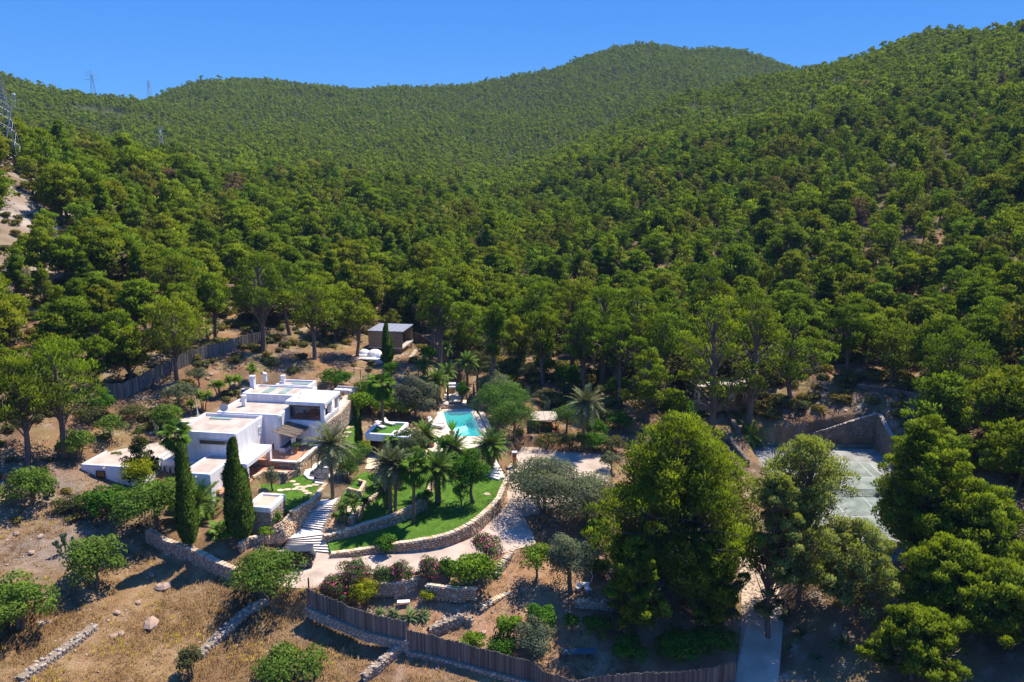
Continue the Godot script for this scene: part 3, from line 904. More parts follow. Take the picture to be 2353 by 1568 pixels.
func lay_patches() -> void:
	add_patch("driveway", 1.2, [Vector3(-25.54, 0.10, -82.22), Vector3(-20.05, 0.10, -80.60), Vector3(-17.25, 0.10, -79.71), Vector3(-15.46, 0.20, -80.21), Vector3(-12.27, 0.40, -80.45), Vector3(-8.82, 0.60, -81.00), Vector3(-6.19, 0.80, -82.06), Vector3(-3.56, 1.20, -84.92), Vector3(-1.49, 1.50, -87.88), Vector3(-0.56, 1.70, -90.59), Vector3(-0.69, 1.90, -96.79), Vector3(-0.61, 2.00, -101.28), Vector3(0.55, 2.00, -105.65), Vector3(1.55, 2.10, -109.24), Vector3(3.71, 2.10, -108.95), Vector3(7.13, 2.10, -107.00), Vector3(10.01, 2.10, -106.73), Vector3(12.90, 2.10, -105.92), Vector3(13.46, 2.00, -101.77), Vector3(12.50, 1.90, -96.79), Vector3(8.17, 1.70, -91.25), Vector3(1.43, 1.40, -87.25), Vector3(2.37, 1.10, -83.04), Vector3(2.69, 1.00, -81.09), Vector3(1.11, 0.90, -80.49), Vector3(-1.36, 0.70, -79.39), Vector3(-3.95, 0.50, -77.86), Vector3(-6.53, 0.40, -77.52), Vector3(-10.41, 0.25, -76.23), Vector3(-14.12, 0.15, -76.16), Vector3(-17.29, 0.10, -75.99), Vector3(-18.92, 0.05, -74.71), Vector3(-19.79, 0.00, -73.58), Vector3(-20.60, 0.00, -73.34), Vector3(-23.06, 0.00, -73.70), Vector3(-25.97, 0.00, -75.92), Vector3(-27.61, 0.05, -78.71)])
	add_patch("lane", 1.5, [Vector3(19.93, -6.80, -63.94), Vector3(24.38, -6.80, -63.94), Vector3(25.33, -6.00, -66.81), Vector3(28.33, -4.20, -74.71), Vector3(29.31, -2.80, -79.95), Vector3(28.77, -1.50, -84.49), Vector3(26.06, -1.20, -86.17), Vector3(25.30, -2.80, -79.95), Vector3(23.67, -4.50, -73.79), Vector3(21.22, -6.00, -66.81)])
	add_patch("garden_bed", 0.0, [Vector3(-21.47, 1.20, -83.51), Vector3(-20.81, 1.90, -86.68), Vector3(-18.74, 1.90, -85.63), Vector3(-16.70, 1.90, -84.53), Vector3(-18.68, 1.60, -83.15), Vector3(-20.99, 1.20, -82.30)])
	add_patch("lower_lawn", 0.0, [Vector3(-20.76, 0.75, -82.40), Vector3(-19.92, 0.45, -80.29), Vector3(-17.39, 0.60, -80.57), Vector3(-15.55, 0.78, -80.87), Vector3(-12.27, 1.40, -80.72), Vector3(-8.82, 1.75, -81.19), Vector3(-6.19, 2.05, -82.38), Vector3(-3.55, 2.60, -85.17), Vector3(-1.73, 2.70, -89.58), Vector3(-0.80, 2.90, -95.18), Vector3(-1.94, 2.90, -95.63), Vector3(-4.62, 2.80, -97.35), Vector3(-9.72, 2.60, -95.10), Vector3(-10.55, 2.00, -88.50), Vector3(-13.48, 1.50, -85.41), Vector3(-16.05, 1.20, -83.82), Vector3(-18.64, 0.90, -82.81)])
	add_patch("middle_lawn", 0.0, [Vector3(-18.63, 2.10, -85.10), Vector3(-16.61, 2.10, -84.05), Vector3(-13.47, 2.50, -85.55), Vector3(-10.60, 3.00, -88.54), Vector3(-9.92, 3.10, -94.56), Vector3(-10.41, 3.40, -100.67), Vector3(-15.17, 3.40, -98.21), Vector3(-16.12, 3.10, -92.38), Vector3(-16.70, 2.90, -89.33)])
	add_patch("upper_lawn", 0.0, [Vector3(-20.60, 2.90, -89.30), Vector3(-20.23, 2.75, -87.19), Vector3(-20.27, 2.60, -85.33), Vector3(-18.44, 2.70, -84.30), Vector3(-16.67, 3.20, -89.24), Vector3(-16.08, 3.40, -92.22), Vector3(-18.52, 3.60, -96.05), Vector3(-19.52, 3.60, -94.91), Vector3(-20.39, 3.20, -89.85)])
	add_patch("lower_steps", 0.0, [Vector3(-25.78, -0.10, -81.96), Vector3(-20.04, -0.10, -80.93), Vector3(-21.65, 0.90, -84.28), Vector3(-25.19, 0.90, -82.87)])
	add_patch("upper_steps", 0.0, [Vector3(-25.17, 0.90, -82.81), Vector3(-21.64, 0.90, -84.28), Vector3(-21.25, 2.40, -88.80), Vector3(-23.81, 2.40, -88.87), Vector3(-24.36, 0.90, -85.54)])
	add_patch("cypress_terrace", 0.0, [Vector3(-40.16, 2.69, -81.28), Vector3(-37.51, 2.07, -79.84), Vector3(-34.72, 1.63, -78.96), Vector3(-33.00, 1.29, -78.26), Vector3(-31.26, 0.87, -77.40), Vector3(-29.07, 0.46, -76.56), Vector3(-26.32, 0.30, -81.02), Vector3(-27.07, 2.00, -80.40), Vector3(-28.68, 2.00, -81.71), Vector3(-30.30, 2.00, -83.42), Vector3(-34.11, 2.60, -86.46), Vector3(-35.94, 2.40, -85.78), Vector3(-41.16, 2.40, -86.36)])
	add_patch("house_lawn", 0.0, [Vector3(-31.48, 3.20, -91.34), Vector3(-31.07, 3.20, -93.15), Vector3(-28.27, 3.20, -93.15), Vector3(-27.64, 3.20, -96.40), Vector3(-26.74, 3.20, -95.94), Vector3(-24.57, 3.20, -93.81), Vector3(-23.32, 3.20, -92.83), Vector3(-24.21, 3.20, -88.58), Vector3(-25.31, 3.20, -84.86), Vector3(-26.18, 3.20, -85.05), Vector3(-27.48, 3.20, -89.28), Vector3(-30.09, 3.20, -90.61)])
	add_patch("sunbed_terrace", 0.0, [Vector3(-26.62, 3.40, -95.52), Vector3(-26.76, 3.40, -96.95), Vector3(-26.25, 3.40, -98.62), Vector3(-25.86, 3.40, -100.38), Vector3(-25.40, 3.40, -104.40), Vector3(-23.75, 3.40, -103.74), Vector3(-22.72, 3.40, -100.13), Vector3(-22.83, 3.40, -99.36), Vector3(-22.75, 3.40, -94.54), Vector3(-23.29, 3.40, -92.41), Vector3(-24.58, 3.40, -92.84), Vector3(-24.53, 3.40, -93.72), Vector3(-25.65, 3.40, -94.10)])
	add_patch("lower_terrace", 0.0, [Vector3(-34.40, 4.20, -87.38), Vector3(-33.43, 4.20, -88.27), Vector3(-32.21, 4.20, -92.80), Vector3(-31.39, 4.20, -94.26), Vector3(-28.47, 4.20, -94.08), Vector3(-27.29, 4.20, -95.13), Vector3(-29.99, 4.20, -95.64), Vector3(-31.26, 4.20, -97.30), Vector3(-31.93, 4.20, -97.78), Vector3(-33.21, 4.20, -95.41), Vector3(-34.83, 4.20, -89.50)])
	add_patch("terrace", 0.0, [Vector3(-33.59, 5.00, -96.36), Vector3(-30.63, 5.00, -95.89), Vector3(-27.34, 5.00, -95.57), Vector3(-25.84, 5.00, -103.13), Vector3(-25.83, 5.00, -105.76), Vector3(-29.78, 5.00, -106.38), Vector3(-32.97, 5.00, -100.31)])
	add_patch("patio", 0.0, [Vector3(-18.99, 3.60, -96.75), Vector3(-19.47, 3.60, -101.42), Vector3(-18.29, 3.60, -104.31), Vector3(-13.39, 3.60, -104.31), Vector3(-9.69, 3.60, -105.13), Vector3(-10.37, 3.60, -100.25), Vector3(-15.10, 3.60, -97.80), Vector3(-17.10, 3.60, -96.99)])
	add_patch("pool_deck", 0.0, [Vector3(-11.70, 4.60, -120.75), Vector3(-11.48, 4.60, -127.62), Vector3(-11.60, 4.60, -136.18), Vector3(-9.55, 4.60, -136.18), Vector3(-7.92, 4.60, -126.82), Vector3(-6.49, 4.60, -120.75), Vector3(-4.89, 4.60, -115.86), Vector3(-3.20, 4.60, -107.12), Vector3(-3.19, 4.60, -103.47), Vector3(-4.81, 4.60, -102.13), Vector3(-7.50, 4.60, -101.07), Vector3(-9.72, 4.60, -99.28), Vector3(-11.39, 4.60, -101.60), Vector3(-11.15, 4.60, -103.74), Vector3(-11.95, 4.60, -108.89), Vector3(-11.60, 4.60, -115.53)])
	add_patch("pool_pit", 0.0, [Vector3(-11.4, 2.3, -118.7), Vector3(-5.5, 2.3, -119.0), Vector3(-3.2, 2.3, -106.0), Vector3(-9.3, 2.3, -105.6)])
	add_patch("white_patio", 0.0, [Vector3(-3.94, 3.10, -100.45), Vector3(-2.23, 3.10, -101.86), Vector3(-0.85, 3.10, -95.46), Vector3(-1.74, 3.10, -94.56), Vector3(-3.44, 3.10, -96.37)])
	add_patch("upper_deck", 0.0, [Vector3(-26.38, 7.90, -115.93), Vector3(-24.14, 7.90, -115.57), Vector3(-24.37, 7.90, -106.98), Vector3(-25.44, 7.90, -102.32), Vector3(-27.26, 7.90, -105.28)])
	add_patch("path_lawn", 0.8, [Vector3(-25.41, 5.00, -113.96), Vector3(-23.66, 5.00, -115.16), Vector3(-22.62, 4.70, -111.03), Vector3(-21.43, 4.10, -105.13), Vector3(-23.39, 4.00, -104.03), Vector3(-24.65, 4.70, -109.80)])
	add_patch("court_slab", 1.0, [Vector3(36.13, 0.00, -115.11), Vector3(54.90, 0.00, -114.16), Vector3(53.10, 0.00, -78.50), Vector3(34.32, 0.00, -79.45)])

func field(x: float, z: float) -> float:      # 1 in the dry field below the boundary wall
	if x < -37: return 1.0
	return soft((z + 84.5 - (x + 37) * 0.53) / 1.5)

func ground_color(x: float, z: float, h: float) -> Color:
	var a := noise.get_noise_2d(x, z)
	var b := noise2.get_noise_2d(x, z)
	var straw := Color(0.355, 0.220, 0.105)
	var straw2 := Color(0.255, 0.155, 0.080)
	var red := Color(0.38, 0.20, 0.10)
	var pale := Color(0.47, 0.40, 0.345)
	var litter := Color(0.20, 0.135, 0.085)
	var far := Color(0.060, 0.072, 0.022)
	var d := sqrt(x * x + z * z)
	var e := noise.get_noise_2d(x * 2.6 + 90, z * 2.6)
	var c := litter.lerp(red, clampf(0.35 + a * 1.1, 0, 0.8))
	c = c.lerp(Color(0.245, 0.195, 0.085), clampf(0.15 + e * 1.9, 0, 0.75))      # sun-dried grass between the trees
	c = c.lerp(pale, clampf(b * 1.4 - 0.3, 0, 0.5))
	c = c.lerp(Color(0.11, 0.075, 0.05), clampf(-e * 1.6 - 0.1, 0, 0.6))
	var dry := soft((-8.0 - x - (z + 68) * 0.5) / 8.0) * soft((z + 93) / 6.0) 
	dry = maxf(dry, soft((z + 67.0) / 3.0) * soft((12 - x) / 6.0))
	dry *= field(x, z)
	if dry > 0:
		var s := straw.lerp(straw2, clampf(0.55 + a * 1.3 + e * 0.8, 0, 1)).lerp(Color(0.43, 0.31, 0.19), clampf(b * 1.4, 0, 0.4)) * 0.86
		var bare := soft((-38.0 - x) / 8.0) * soft((-70.0 - z) / 8.0)
		s = s.lerp(Color(0.27, 0.225, 0.195), bare * clampf(0.6 + a, 0, 1))
		c = c.lerp(s, dry)
	var orchard := soft((x + 14) / 4.0) * soft((26 - x) / 6.0) * soft((-66.0 - z) / 2.0) * soft((z + 100) / 4.0)
	c = c.lerp(Color(0.44, 0.25, 0.145).lerp(Color(0.36, 0.21, 0.11), clampf(0.5 + a * 1.5, 0, 1)).lerp(Color(0.42, 0.31, 0.19), clampf(b, 0, 0.5)), orchard * 0.92)
	# limestone showing through on the left-hand slope
	var rock := soft((-76.0 - x) / 8.0) * soft((z + 220) / 20.0) * soft((-84.0 - z) / 8.0)
	c = c.lerp(pale.lerp(Color(0.32, 0.25, 0.2), clampf(0.4 - b * 1.2, 0, 1)), rock * clampf(0.55 + a * 1.2, 0, 1))
	if d > 230: c = c.lerp(far, soft((d - 190) / 170.0))
	return c * (0.92 + b * 0.22)

func spacing(lo: float, hi: float, a: float, b: float, step: float, grow: float) -> Array:    # dense between a and b, ever wider outside
	var q := []
	var x := a
	while x <= b:
		q.append(x)
		x += step
	var s := step
	while x < hi:
		q.append(x)
		s *= grow
		x += s
	q.append(hi)
	x = a
	s = step
	while true:
		s *= grow
		x -= s
		if x <= lo: break
		q.push_front(x)
	q.push_front(lo)
	return q

func build_ground() -> void:
	var xs := spacing(-2600, 2600, -62, 66, 0.62, 1.06)
	var zs := spacing(-3200, 500, -128, -56, 0.62, 1.06)
	var nx := xs.size()
	var nz := zs.size()
	var v := PackedVector3Array()
	var n := PackedVector3Array()
	var c := PackedColorArray()
	var idx := PackedInt32Array()
	v.resize(nx * nz)
	n.resize(nx * nz)
	c.resize(nx * nz)
	for j in nz:
		for i in nx:
			var x: float = xs[i]
			var z: float = zs[j]
			var h := ground(x, z, 0.28)
			h += noise2.get_noise_2d(x * 0.8 + 50, z * 0.8) * 0.16 if absf(x) < 120 else 0.0
			v[j * nx + i] = Vector3(x, h, z)
			c[j * nx + i] = ground_color(x, z, h)
	for j in nz:
		for i in nx:
			var l := v[j * nx + maxi(i - 1, 0)]
			var r := v[j * nx + mini(i + 1, nx - 1)]
			var f := v[maxi(j - 1, 0) * nx + i]
			var s := v[mini(j + 1, nz - 1) * nx + i]
			n[j * nx + i] = (s - f).cross(r - l).normalized()
			if i < nx - 1 and j < nz - 1:
				var o := j * nx + i
				idx.append_array(PackedInt32Array([o, o + 1, o + nx, o + 1, o + nx + 1, o + nx]))
	var a := []
	a.resize(Mesh.ARRAY_MAX)
	a[Mesh.ARRAY_VERTEX] = v
	a[Mesh.ARRAY_NORMAL] = n
	a[Mesh.ARRAY_COLOR] = c
	a[Mesh.ARRAY_INDEX] = idx
	var m := ArrayMesh.new()
	m.add_surface_from_arrays(Mesh.PRIMITIVE_TRIANGLES, a)
	struct("ground", m, M.ground, "dry earthen hillsides and valley floor under the pines")
	tag(sheet("driveway", M.gravel, Color(0.53, 0.42, 0.34), 0.5), "pale gravel driveway sweeping from the parked car up to the turning circle", "")
	tag(sheet("lane", M.gravel, Color(0.60, 0.47, 0.36), 0.5), "pale access lane at the bottom right between the pines", "")
	tag(sheet("garden_bed", M.ground, Color(0.50, 0.29, 0.16)), "bare reddish planting bed beside the white steps", "")
	for k in [["lower_lawn", "lowest green lawn inside the curved stone wall"], ["middle_lawn", "middle green lawn behind the palms"], ["upper_lawn", "small upper lawn beside the top of the steps"], ["house_lawn", "lawn with stepping stones below the house terrace"], ["path_lawn", "narrow lawn strip beside the house's upper deck"]]:
		tag(sheet(k[0], M.lawn, Color(0.088, 0.190, 0.020)), k[1], "")
	tag(sheet("sunbed_terrace", M.plaster, Color(0.80, 0.76, 0.70)), "white sunbed terrace at the edge of the house lawn", "")
	tag(sheet("lower_terrace", M.tile, Color(0.56, 0.27, 0.17), 1.6, Color(0.5, 0.36, 0.24)), "lower terracotta terrace before the house porch", "")
	tag(sheet("terrace", M.tile, Color(0.58, 0.28, 0.17), 2.2, Color(0.5, 0.36, 0.24)), "upper terracotta terrace under the reed pergola", "")
	tag(sheet("patio", M.gravel, Color(0.62, 0.50, 0.38)), "beige paved patio before the pool house", "")
	tag(sheet("white_patio", M.plaster, Color(0.76, 0.70, 0.63)), "white paved corner beside the rightmost garden palm", "")
	tag(sheet("upper_deck", M.gravel, Color(0.72, 0.60, 0.50), 3.0, Color(0.5, 0.4, 0.3)), "beige upper deck beside the pillared porch", "")

func steps(called: String, label: String, fl: Vector3, fr: Vector3, bl: Vector3, br: Vector3, n: int, col: Color, riser: Color) -> void:   # a flight from the front edge fl-fr up to bl-br
	var o := thing(called, label, "steps")
	for k in n:
		var t0 := float(k) / n
		var t1 := float(k + 1) / n
		var a := fl.lerp(bl, t0)
		var d := fr.lerp(br, t0)
		var e := fr.lerp(br, t1)
		var f := fl.lerp(bl, t1)
		var y := f.y
		var b := MB.new()
		var A := Vector3(a.x, y, a.z); var D := Vector3(d.x, y, d.z)
		var dn := Vector3.DOWN * (y - a.y + 0.5)
		b.quad(A, D, Vector3(e.x, y, e.z), Vector3(f.x, y, f.z), col)
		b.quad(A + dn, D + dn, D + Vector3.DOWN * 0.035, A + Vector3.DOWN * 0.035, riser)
		b.quad(A + Vector3.DOWN * 0.035, D + Vector3.DOWN * 0.035, D, A, col)
		b.quad(D + dn, e + dn, Vector3(e.x, y, e.z), D, col)
		b.quad(f + dn, A + dn, A, Vector3(f.x, y, f.z), col)
		part("step", b.mesh(), M.plaster, o)

func stone_face(called: String, label: String, top: Array, bot: Array, size := 0.34) -> void:     # a leaning rubble face between an upper and a lower line
	var o := thing(called, label, "wall")
	var b := MB.new()
	var st := MB.new()
	for i in top.size() - 1:
		b.quad(bot[i], bot[i + 1], top[i + 1], top[i], Color(0.34, 0.23, 0.14))
		var back := Vector3(0, 0, -0.6)
		b.quad(top[i], top[i + 1], top[i + 1] + back, top[i] + back, Color(0.5, 0.36, 0.24))
		var w: float = (top[i].distance_to(top[i + 1]) + bot[i].distance_to(bot[i + 1])) / 2
		var hh: float = (top[i].distance_to(bot[i]) + top[i + 1].distance_to(bot[i + 1])) / 2
		var nn: Vector3 = (bot[i + 1] - bot[i]).cross(top[i] - bot[i]).normalized()
		for r in int(hh / (size * 0.75)) + 1:
			for k in int(w / size) + 1:
				var s := (k + rng.randf_range(0.2, 0.8)) / (w / size)
				var t := (r + rng.randf_range(0.3, 0.7)) / (hh / (size * 0.75))
				if s > 1 or t > 1.02: continue
				var p: Vector3 = bot[i].lerp(bot[i + 1], s).lerp(top[i].lerp(top[i + 1], s), t)
				var d: Vector3 = (bot[i + 1] - bot[i]).lerp(top[i + 1] - top[i], t).normalized()
				var col: Color = STONE[[0, 2, 4, 2, 0, 3][rng.randi() % 6]] * rng.randf_range(1.0, 1.35)
				st.stone(p, Vector3(size * rng.randf_range(0.7, 1.3), size * rng.randf_range(0.55, 0.8), 0.22), col, Basis(d, nn.cross(d), nn) * Basis(Vector3(0, 0, 1), rng.randf_range(-0.3, 0.3)), rng)
	part("wall_core", b.mesh(), M.stone, o)
	part("wall_stones", st.mesh(), M.stone, o, "stuff")

func flagstones(called: String, label: String, spots: Array, r: float, col: Color) -> void:     # stepping stones, each one its own piece
	var o := thing(called, label, "stepping stones")
	for p in spots:
		var b := MB.new()
		var q := []
		for k in 7:
			var t := TAU * k / 7
			q.append(p + Vector3(cos(t) * r * rng.randf_range(0.85, 1.35), 0.05, -sin(t) * r * rng.randf_range(0.6, 1.0)))
		var cc := col * rng.randf_range(0.9, 1.1)
		for k in 7:
			b.tri(p + Vector3.UP * 0.055, q[k], q[(k + 1) % 7], cc)
			b.quad(q[k] + Vector3.DOWN * 0.1, q[(k + 1) % 7] + Vector3.DOWN * 0.1, q[(k + 1) % 7], q[k], cc)
		part("stone", b.mesh(), M.stone, o)

func build_garden() -> void:
	var white := Color(0.80, 0.76, 0.71)
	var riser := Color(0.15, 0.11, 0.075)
	steps("garden_steps", "lower flight of wide white steps rising behind the black car", Vector3(-25.56, 0.10, -81.73), Vector3(-20.06, 0.10, -80.66), Vector3(-24.90, 1.20, -82.09), Vector3(-21.52, 1.20, -83.51), 7, white, riser)
	steps("garden_steps", "upper flight of white steps between two stone walls", Vector3(-24.11, 1.25, -84.75), Vector3(-21.65, 1.25, -84.00), Vector3(-23.38, 2.90, -87.75), Vector3(-21.08, 2.90, -87.61), 12, white, riser)
	var b := MB.new()
	var q := [Vector3(-24.91, 1.20, -82.12), Vector3(-21.52, 1.20, -83.54), Vector3(-21.67, 1.20, -84.13), Vector3(-24.16, 1.20, -84.88)]
	b.quad(q[0], q[1], q[2], q[3], white)
	b.quad(q[1] + Vector3.DOWN, q[2] + Vector3.DOWN, q[2], q[1], white)
	struct("landing", b.mesh(), M.plaster, "white landing between the two flights of steps")
	b = MB.new()
	q = [Vector3(-23.40, 2.90, -87.75), Vector3(-21.09, 2.90, -87.64), Vector3(-20.68, 2.90, -89.81), Vector3(-23.16, 2.90, -90.17)]
	b.quad(q[0], q[1], q[2], q[3], white)
	for k in 4: b.quad(q[k] + Vector3.DOWN * 1.5, q[(k + 1) % 4] + Vector3.DOWN * 1.5, q[(k + 1) % 4], q[k], white)
	struct("stair_head", b.mesh(), M.plaster, "white landing at the top of the steps under the date palm")
	stone_wall("curved_wall", "long curved retaining wall of warm stone between lowest lawn and driveway", [Vector3(-19.79, 0.50, -79.97), Vector3(-17.33, 0.68, -80.27), Vector3(-15.51, 0.85, -80.62), Vector3(-13.86, 1.20, -80.48), Vector3(-12.24, 1.50, -80.46), Vector3(-10.37, 1.70, -80.62), Vector3(-8.79, 1.85, -80.93), Vector3(-7.34, 2.00, -81.42), Vector3(-6.17, 2.15, -82.11), Vector3(-4.72, 2.45, -83.25), Vector3(-3.54, 2.70, -84.89), Vector3(-2.41, 2.80, -87.25), Vector3(-1.65, 2.85, -89.28), Vector3(-0.68, 3.00, -95.12)], [0.6, 0.8, 0.9, 1.1, 1.3, 1.4, 1.45, 1.5, 1.55, 1.65, 1.7, 1.65, 1.6, 1.3], 0.55)
	stone_wall("terrace_wall", "stone wall between the lowest and the middle lawn behind the palm trunks", [Vector3(-21.08, 1.40, -82.28), Vector3(-18.65, 1.80, -83.05), Vector3(-16.58, 2.20, -83.90), Vector3(-15.01, 2.40, -84.56), Vector3(-13.45, 2.60, -85.43), Vector3(-11.78, 2.90, -86.85), Vector3(-10.58, 3.10, -88.39), Vector3(-9.91, 3.20, -94.45), Vector3(-10.37, 3.50, -101.17)], [0.9, 1.1, 1.2, 1.3, 1.3, 1.3, 1.3, 1.1, 0.7], 0.5)
	stone_wall("terrace_wall", "short stone wall between the middle and the small upper lawn", [Vector3(-18.36, 2.80, -83.93), Vector3(-17.49, 3.05, -87.42), Vector3(-16.50, 3.30, -89.21), Vector3(-15.97, 3.50, -92.06)], [0.9, 0.9, 0.8, 0.7], 0.4)
	stone_wall("stair_wall", "pale stone side wall on the right of the upper steps", [Vector3(-20.63, 2.93, -89.81), Vector3(-21.01, 2.88, -87.62), Vector3(-21.23, 2.05, -85.37), Vector3(-21.47, 1.28, -83.63)], [1.3, 1.4, 1.0, 0.5], 0.35, 0.32, "wall", false, 0.4)
	stone_face("rubble_slope", "tall leaning rubble wall on the left of the white steps", [Vector3(-27.01, 2.20, -80.48), Vector3(-27.01, 2.60, -81.32), Vector3(-25.71, 2.95, -82.63), Vector3(-25.15, 3.30, -84.46), Vector3(-24.26, 3.40, -86.00), Vector3(-23.40, 3.50, -87.51)], [Vector3(-27.41, 0.05, -81.83), Vector3(-26.12, 0.10, -82.38), Vector3(-25.02, 1.15, -81.94), Vector3(-24.19, 1.25, -84.80), Vector3(-23.80, 2.10, -86.06), Vector3(-23.46, 2.90, -87.12)])
	stone_wall("stair_wall", "rough stone parapet beside the house lawn at the top of the steps", [Vector3(-23.04, 3.75, -88.92), Vector3(-23.29, 3.70, -87.09), Vector3(-24.15, 3.60, -85.60), Vector3(-25.05, 3.50, -84.12)], [0.6, 0.7, 0.7, 0.7], 0.45, 0.3)
	stone_wall("sunbed_wall", "stone wall under the white sunbed terrace behind the date palm", [Vector3(-23.35, 3.50, -89.50), Vector3(-22.67, 3.55, -94.18), Vector3(-22.68, 3.60, -98.72), Vector3(-22.55, 3.60, -99.61)], [0.9, 1.2, 1.3, 1.2], 0.4)
	stone_wall("lawn_wall", "stone retaining wall between house lawn and lower terracotta terrace", [Vector3(-31.88, 4.45, -92.08), Vector3(-31.18, 4.50, -93.69), Vector3(-28.28, 4.50, -93.47), Vector3(-28.19, 4.45, -93.30)], [1.4, 1.5, 1.5, 1.4], 0.35)
	stone_wall("terrace_front_wall", "stone retaining wall under the pergola terrace with white coping", [Vector3(-30.74, 5.05, -95.85), Vector3(-27.26, 5.05, -95.45), Vector3(-25.76, 5.05, -103.01)], [1.7, 2.0, 1.8], 0.35)
	bxp("coping", get_node("terrace_front_wall"), Vector3(-29.01, 5.12, -95.58), Vector3(3.4, 0.16, 0.4), white, M.plaster, Basis(Vector3.UP, deg_to_rad(-9)))
	bxp("coping", get_node("terrace_front_wall"), Vector3(-26.50, 5.12, -99.28), Vector3(0.4, 0.16, 7.8), white, M.plaster, Basis(Vector3.UP, deg_to_rad(-9)))
	stone_wall("boundary_wall", "old stone boundary wall above the dry field left of the car", [Vector3(-40.16, 2.69, -81.28), Vector3(-37.51, 2.07, -79.84), Vector3(-34.72, 1.63, -78.96), Vector3(-33.00, 1.29, -78.26), Vector3(-31.26, 0.87, -77.40), Vector3(-29.07, 0.46, -76.56)], [1.7, 1.7, 1.7, 1.7, 1.7, 1.7], 0.6, 0.36, "wall", true, 0.3)
	stone_wall("cypress_bed_wall", "curved stone wall round the bed of the larger cypress", [Vector3(-29.43, 2.00, -79.19), Vector3(-28.80, 2.20, -80.24), Vector3(-27.54, 2.30, -80.52), Vector3(-27.11, 2.60, -81.15)], [1.0, 1.2, 1.6, 1.0], 0.4)
	stone_wall("driveway_wall", "stone wall with steps holding the driveway above the orchard", [Vector3(-14.08, 0.05, -74.34), Vector3(-11.95, 0.10, -74.37), Vector3(-9.89, 0.20, -75.06)], [1.3, 1.5, 1.6], 0.4)
	stone_wall("driveway_wall", "shaded stone wall under the lemon tree's terrace", [Vector3(-8.71, 0.10, -74.01), Vector3(-5.75, -0.10, -73.64), Vector3(-3.76, -0.10, -73.64)], [1.3, 1.3, 1.2], 0.4)
	stone_wall("orchard_wall", "pale stone wall climbing beside the rightmost pink oleander", [Vector3(0.64, 0.95, -81.03), Vector3(-0.56, 0.60, -79.03), Vector3(-1.21, 0.30, -77.97), Vector3(-1.59, -0.30, -76.98)], [1.3, 1.4, 1.4, 1.0], 0.5, 0.36, "wall", true, 0.4)
	stone_wall("orchard_wall", "tumbled dry stone wall standing alone in the orchard", [Vector3(-8.10, -2.20, -69.95), Vector3(-6.67, -2.00, -70.80), Vector3(-5.03, -1.90, -71.62), Vector3(-4.05, -2.10, -71.51)], [0.9, 1.3, 1.4, 0.8], 0.6, 0.4, "wall", true, 0.2, null, true)
	stone_wall("orchard_wall", "dry stone terrace wall in the orchard right of the tumbled one", [Vector3(-3.25, -1.80, -72.80), Vector3(-1.79, -1.60, -74.09), Vector3(-0.16, -1.40, -75.30)], [1.2, 1.5, 1.0], 0.6, 0.4, "wall")
	stone_wall("orchard_wall", "low stone terrace wall in front of the white garden chairs", [Vector3(6.59, -1.30, -73.71), Vector3(8.24, -1.40, -73.54), Vector3(10.16, -1.50, -73.34)], [0.8, 0.8, 0.7], 0.6, 0.4, "wall", true, 0.2, null, true)
	var rub := stone_wall("rubble_wall", "low tumbled field wall at the bottom left corner of the dry slope", [Vector3(-42.74, -1.42, -61.05), Vector3(-42.03, -1.34, -62.80), Vector3(-41.45, -1.24, -64.45), Vector3(-40.69, -1.14, -66.41), Vector3(-40.04, -0.96, -68.49)], [0.7, 0.7, 0.7, 0.7, 0.6], 0.7, 0.34, "wall", true, 0.5, null, true)
	stone_wall("rubble_wall", "broken field wall running up to the carob tree", [Vector3(-29.62, -3.15, -67.35), Vector3(-28.99, -2.85, -68.85), Vector3(-28.03, -2.52, -70.37), Vector3(-27.40, -2.17, -71.68), Vector3(-26.68, -1.85, -72.81), Vector3(-25.16, -1.37, -74.01)], [0.7, 0.8, 0.8, 0.8, 0.9, 0.9], 0.8, 0.34, "wall", true, 0.4, null, true)
	stone_wall("rubble_wall", "dry stone wall below the step in the reed fence", [Vector3(-13.74, -4.06, -65.21), Vector3(-12.67, -3.72, -66.34), Vector3(-11.48, -3.26, -67.75), Vector3(-10.57, -2.85, -68.91)], [1.0, 1.1, 1.2, 1.2], 0.6, 0.36, "wall", true, 0.3, null, true)
	stone_wall("hill_wall", "dark terrace wall crossing the slope above the tennis court", [Vector3(52.67, 8.33, -125.43), Vector3(55.53, 8.01, -121.68), Vector3(59.13, 8.23, -118.36), Vector3(61.54, 8.56, -114.32), Vector3(62.57, 8.48, -109.15), Vector3(63.04, 9.14, -103.72), Vector3(63.34, 9.68, -99.74)], [1.3, 1.3, 1.3, 1.3, 1.3, 1.3, 1.3], 0.4, 0.45, "wall", false, 0.8)
	stone_wall("studio_wall", "pale stone retaining wall curving round the wooden studio's yard", [Vector3(-17.33, 8.60, -146.85), Vector3(-17.98, 8.40, -141.03), Vector3(-18.29, 8.10, -137.59), Vector3(-17.81, 7.50, -134.57), Vector3(-18.18, 7.00, -131.83), Vector3(-19.14, 6.70, -130.27), Vector3(-21.11, 6.60, -129.54)], [1.4, 1.6, 1.6, 1.4, 1.2, 1.0, 0.8], 0.7, 0.45, "wall", true, 0.2)
	stone_wall("deck_wall", "tall stone wall under the upper deck beside the garden path", [Vector3(-24.02, 7.95, -115.22), Vector3(-24.25, 7.95, -106.66), Vector3(-25.32, 7.95, -102.02)], [2.6, 2.9, 3.0], 0.4, 0.4, "wall", true, 0.3)
	stone_wall("planter_wall", "small square stone planter on the small upper lawn", [Vector3(-19.79, 3.90, -89.85), Vector3(-18.24, 3.90, -89.03), Vector3(-18.08, 3.90, -91.75), Vector3(-18.85, 3.90, -92.31)], [0.7, 0.7, 0.7, 0.7], 0.3, 0.28, "planter")
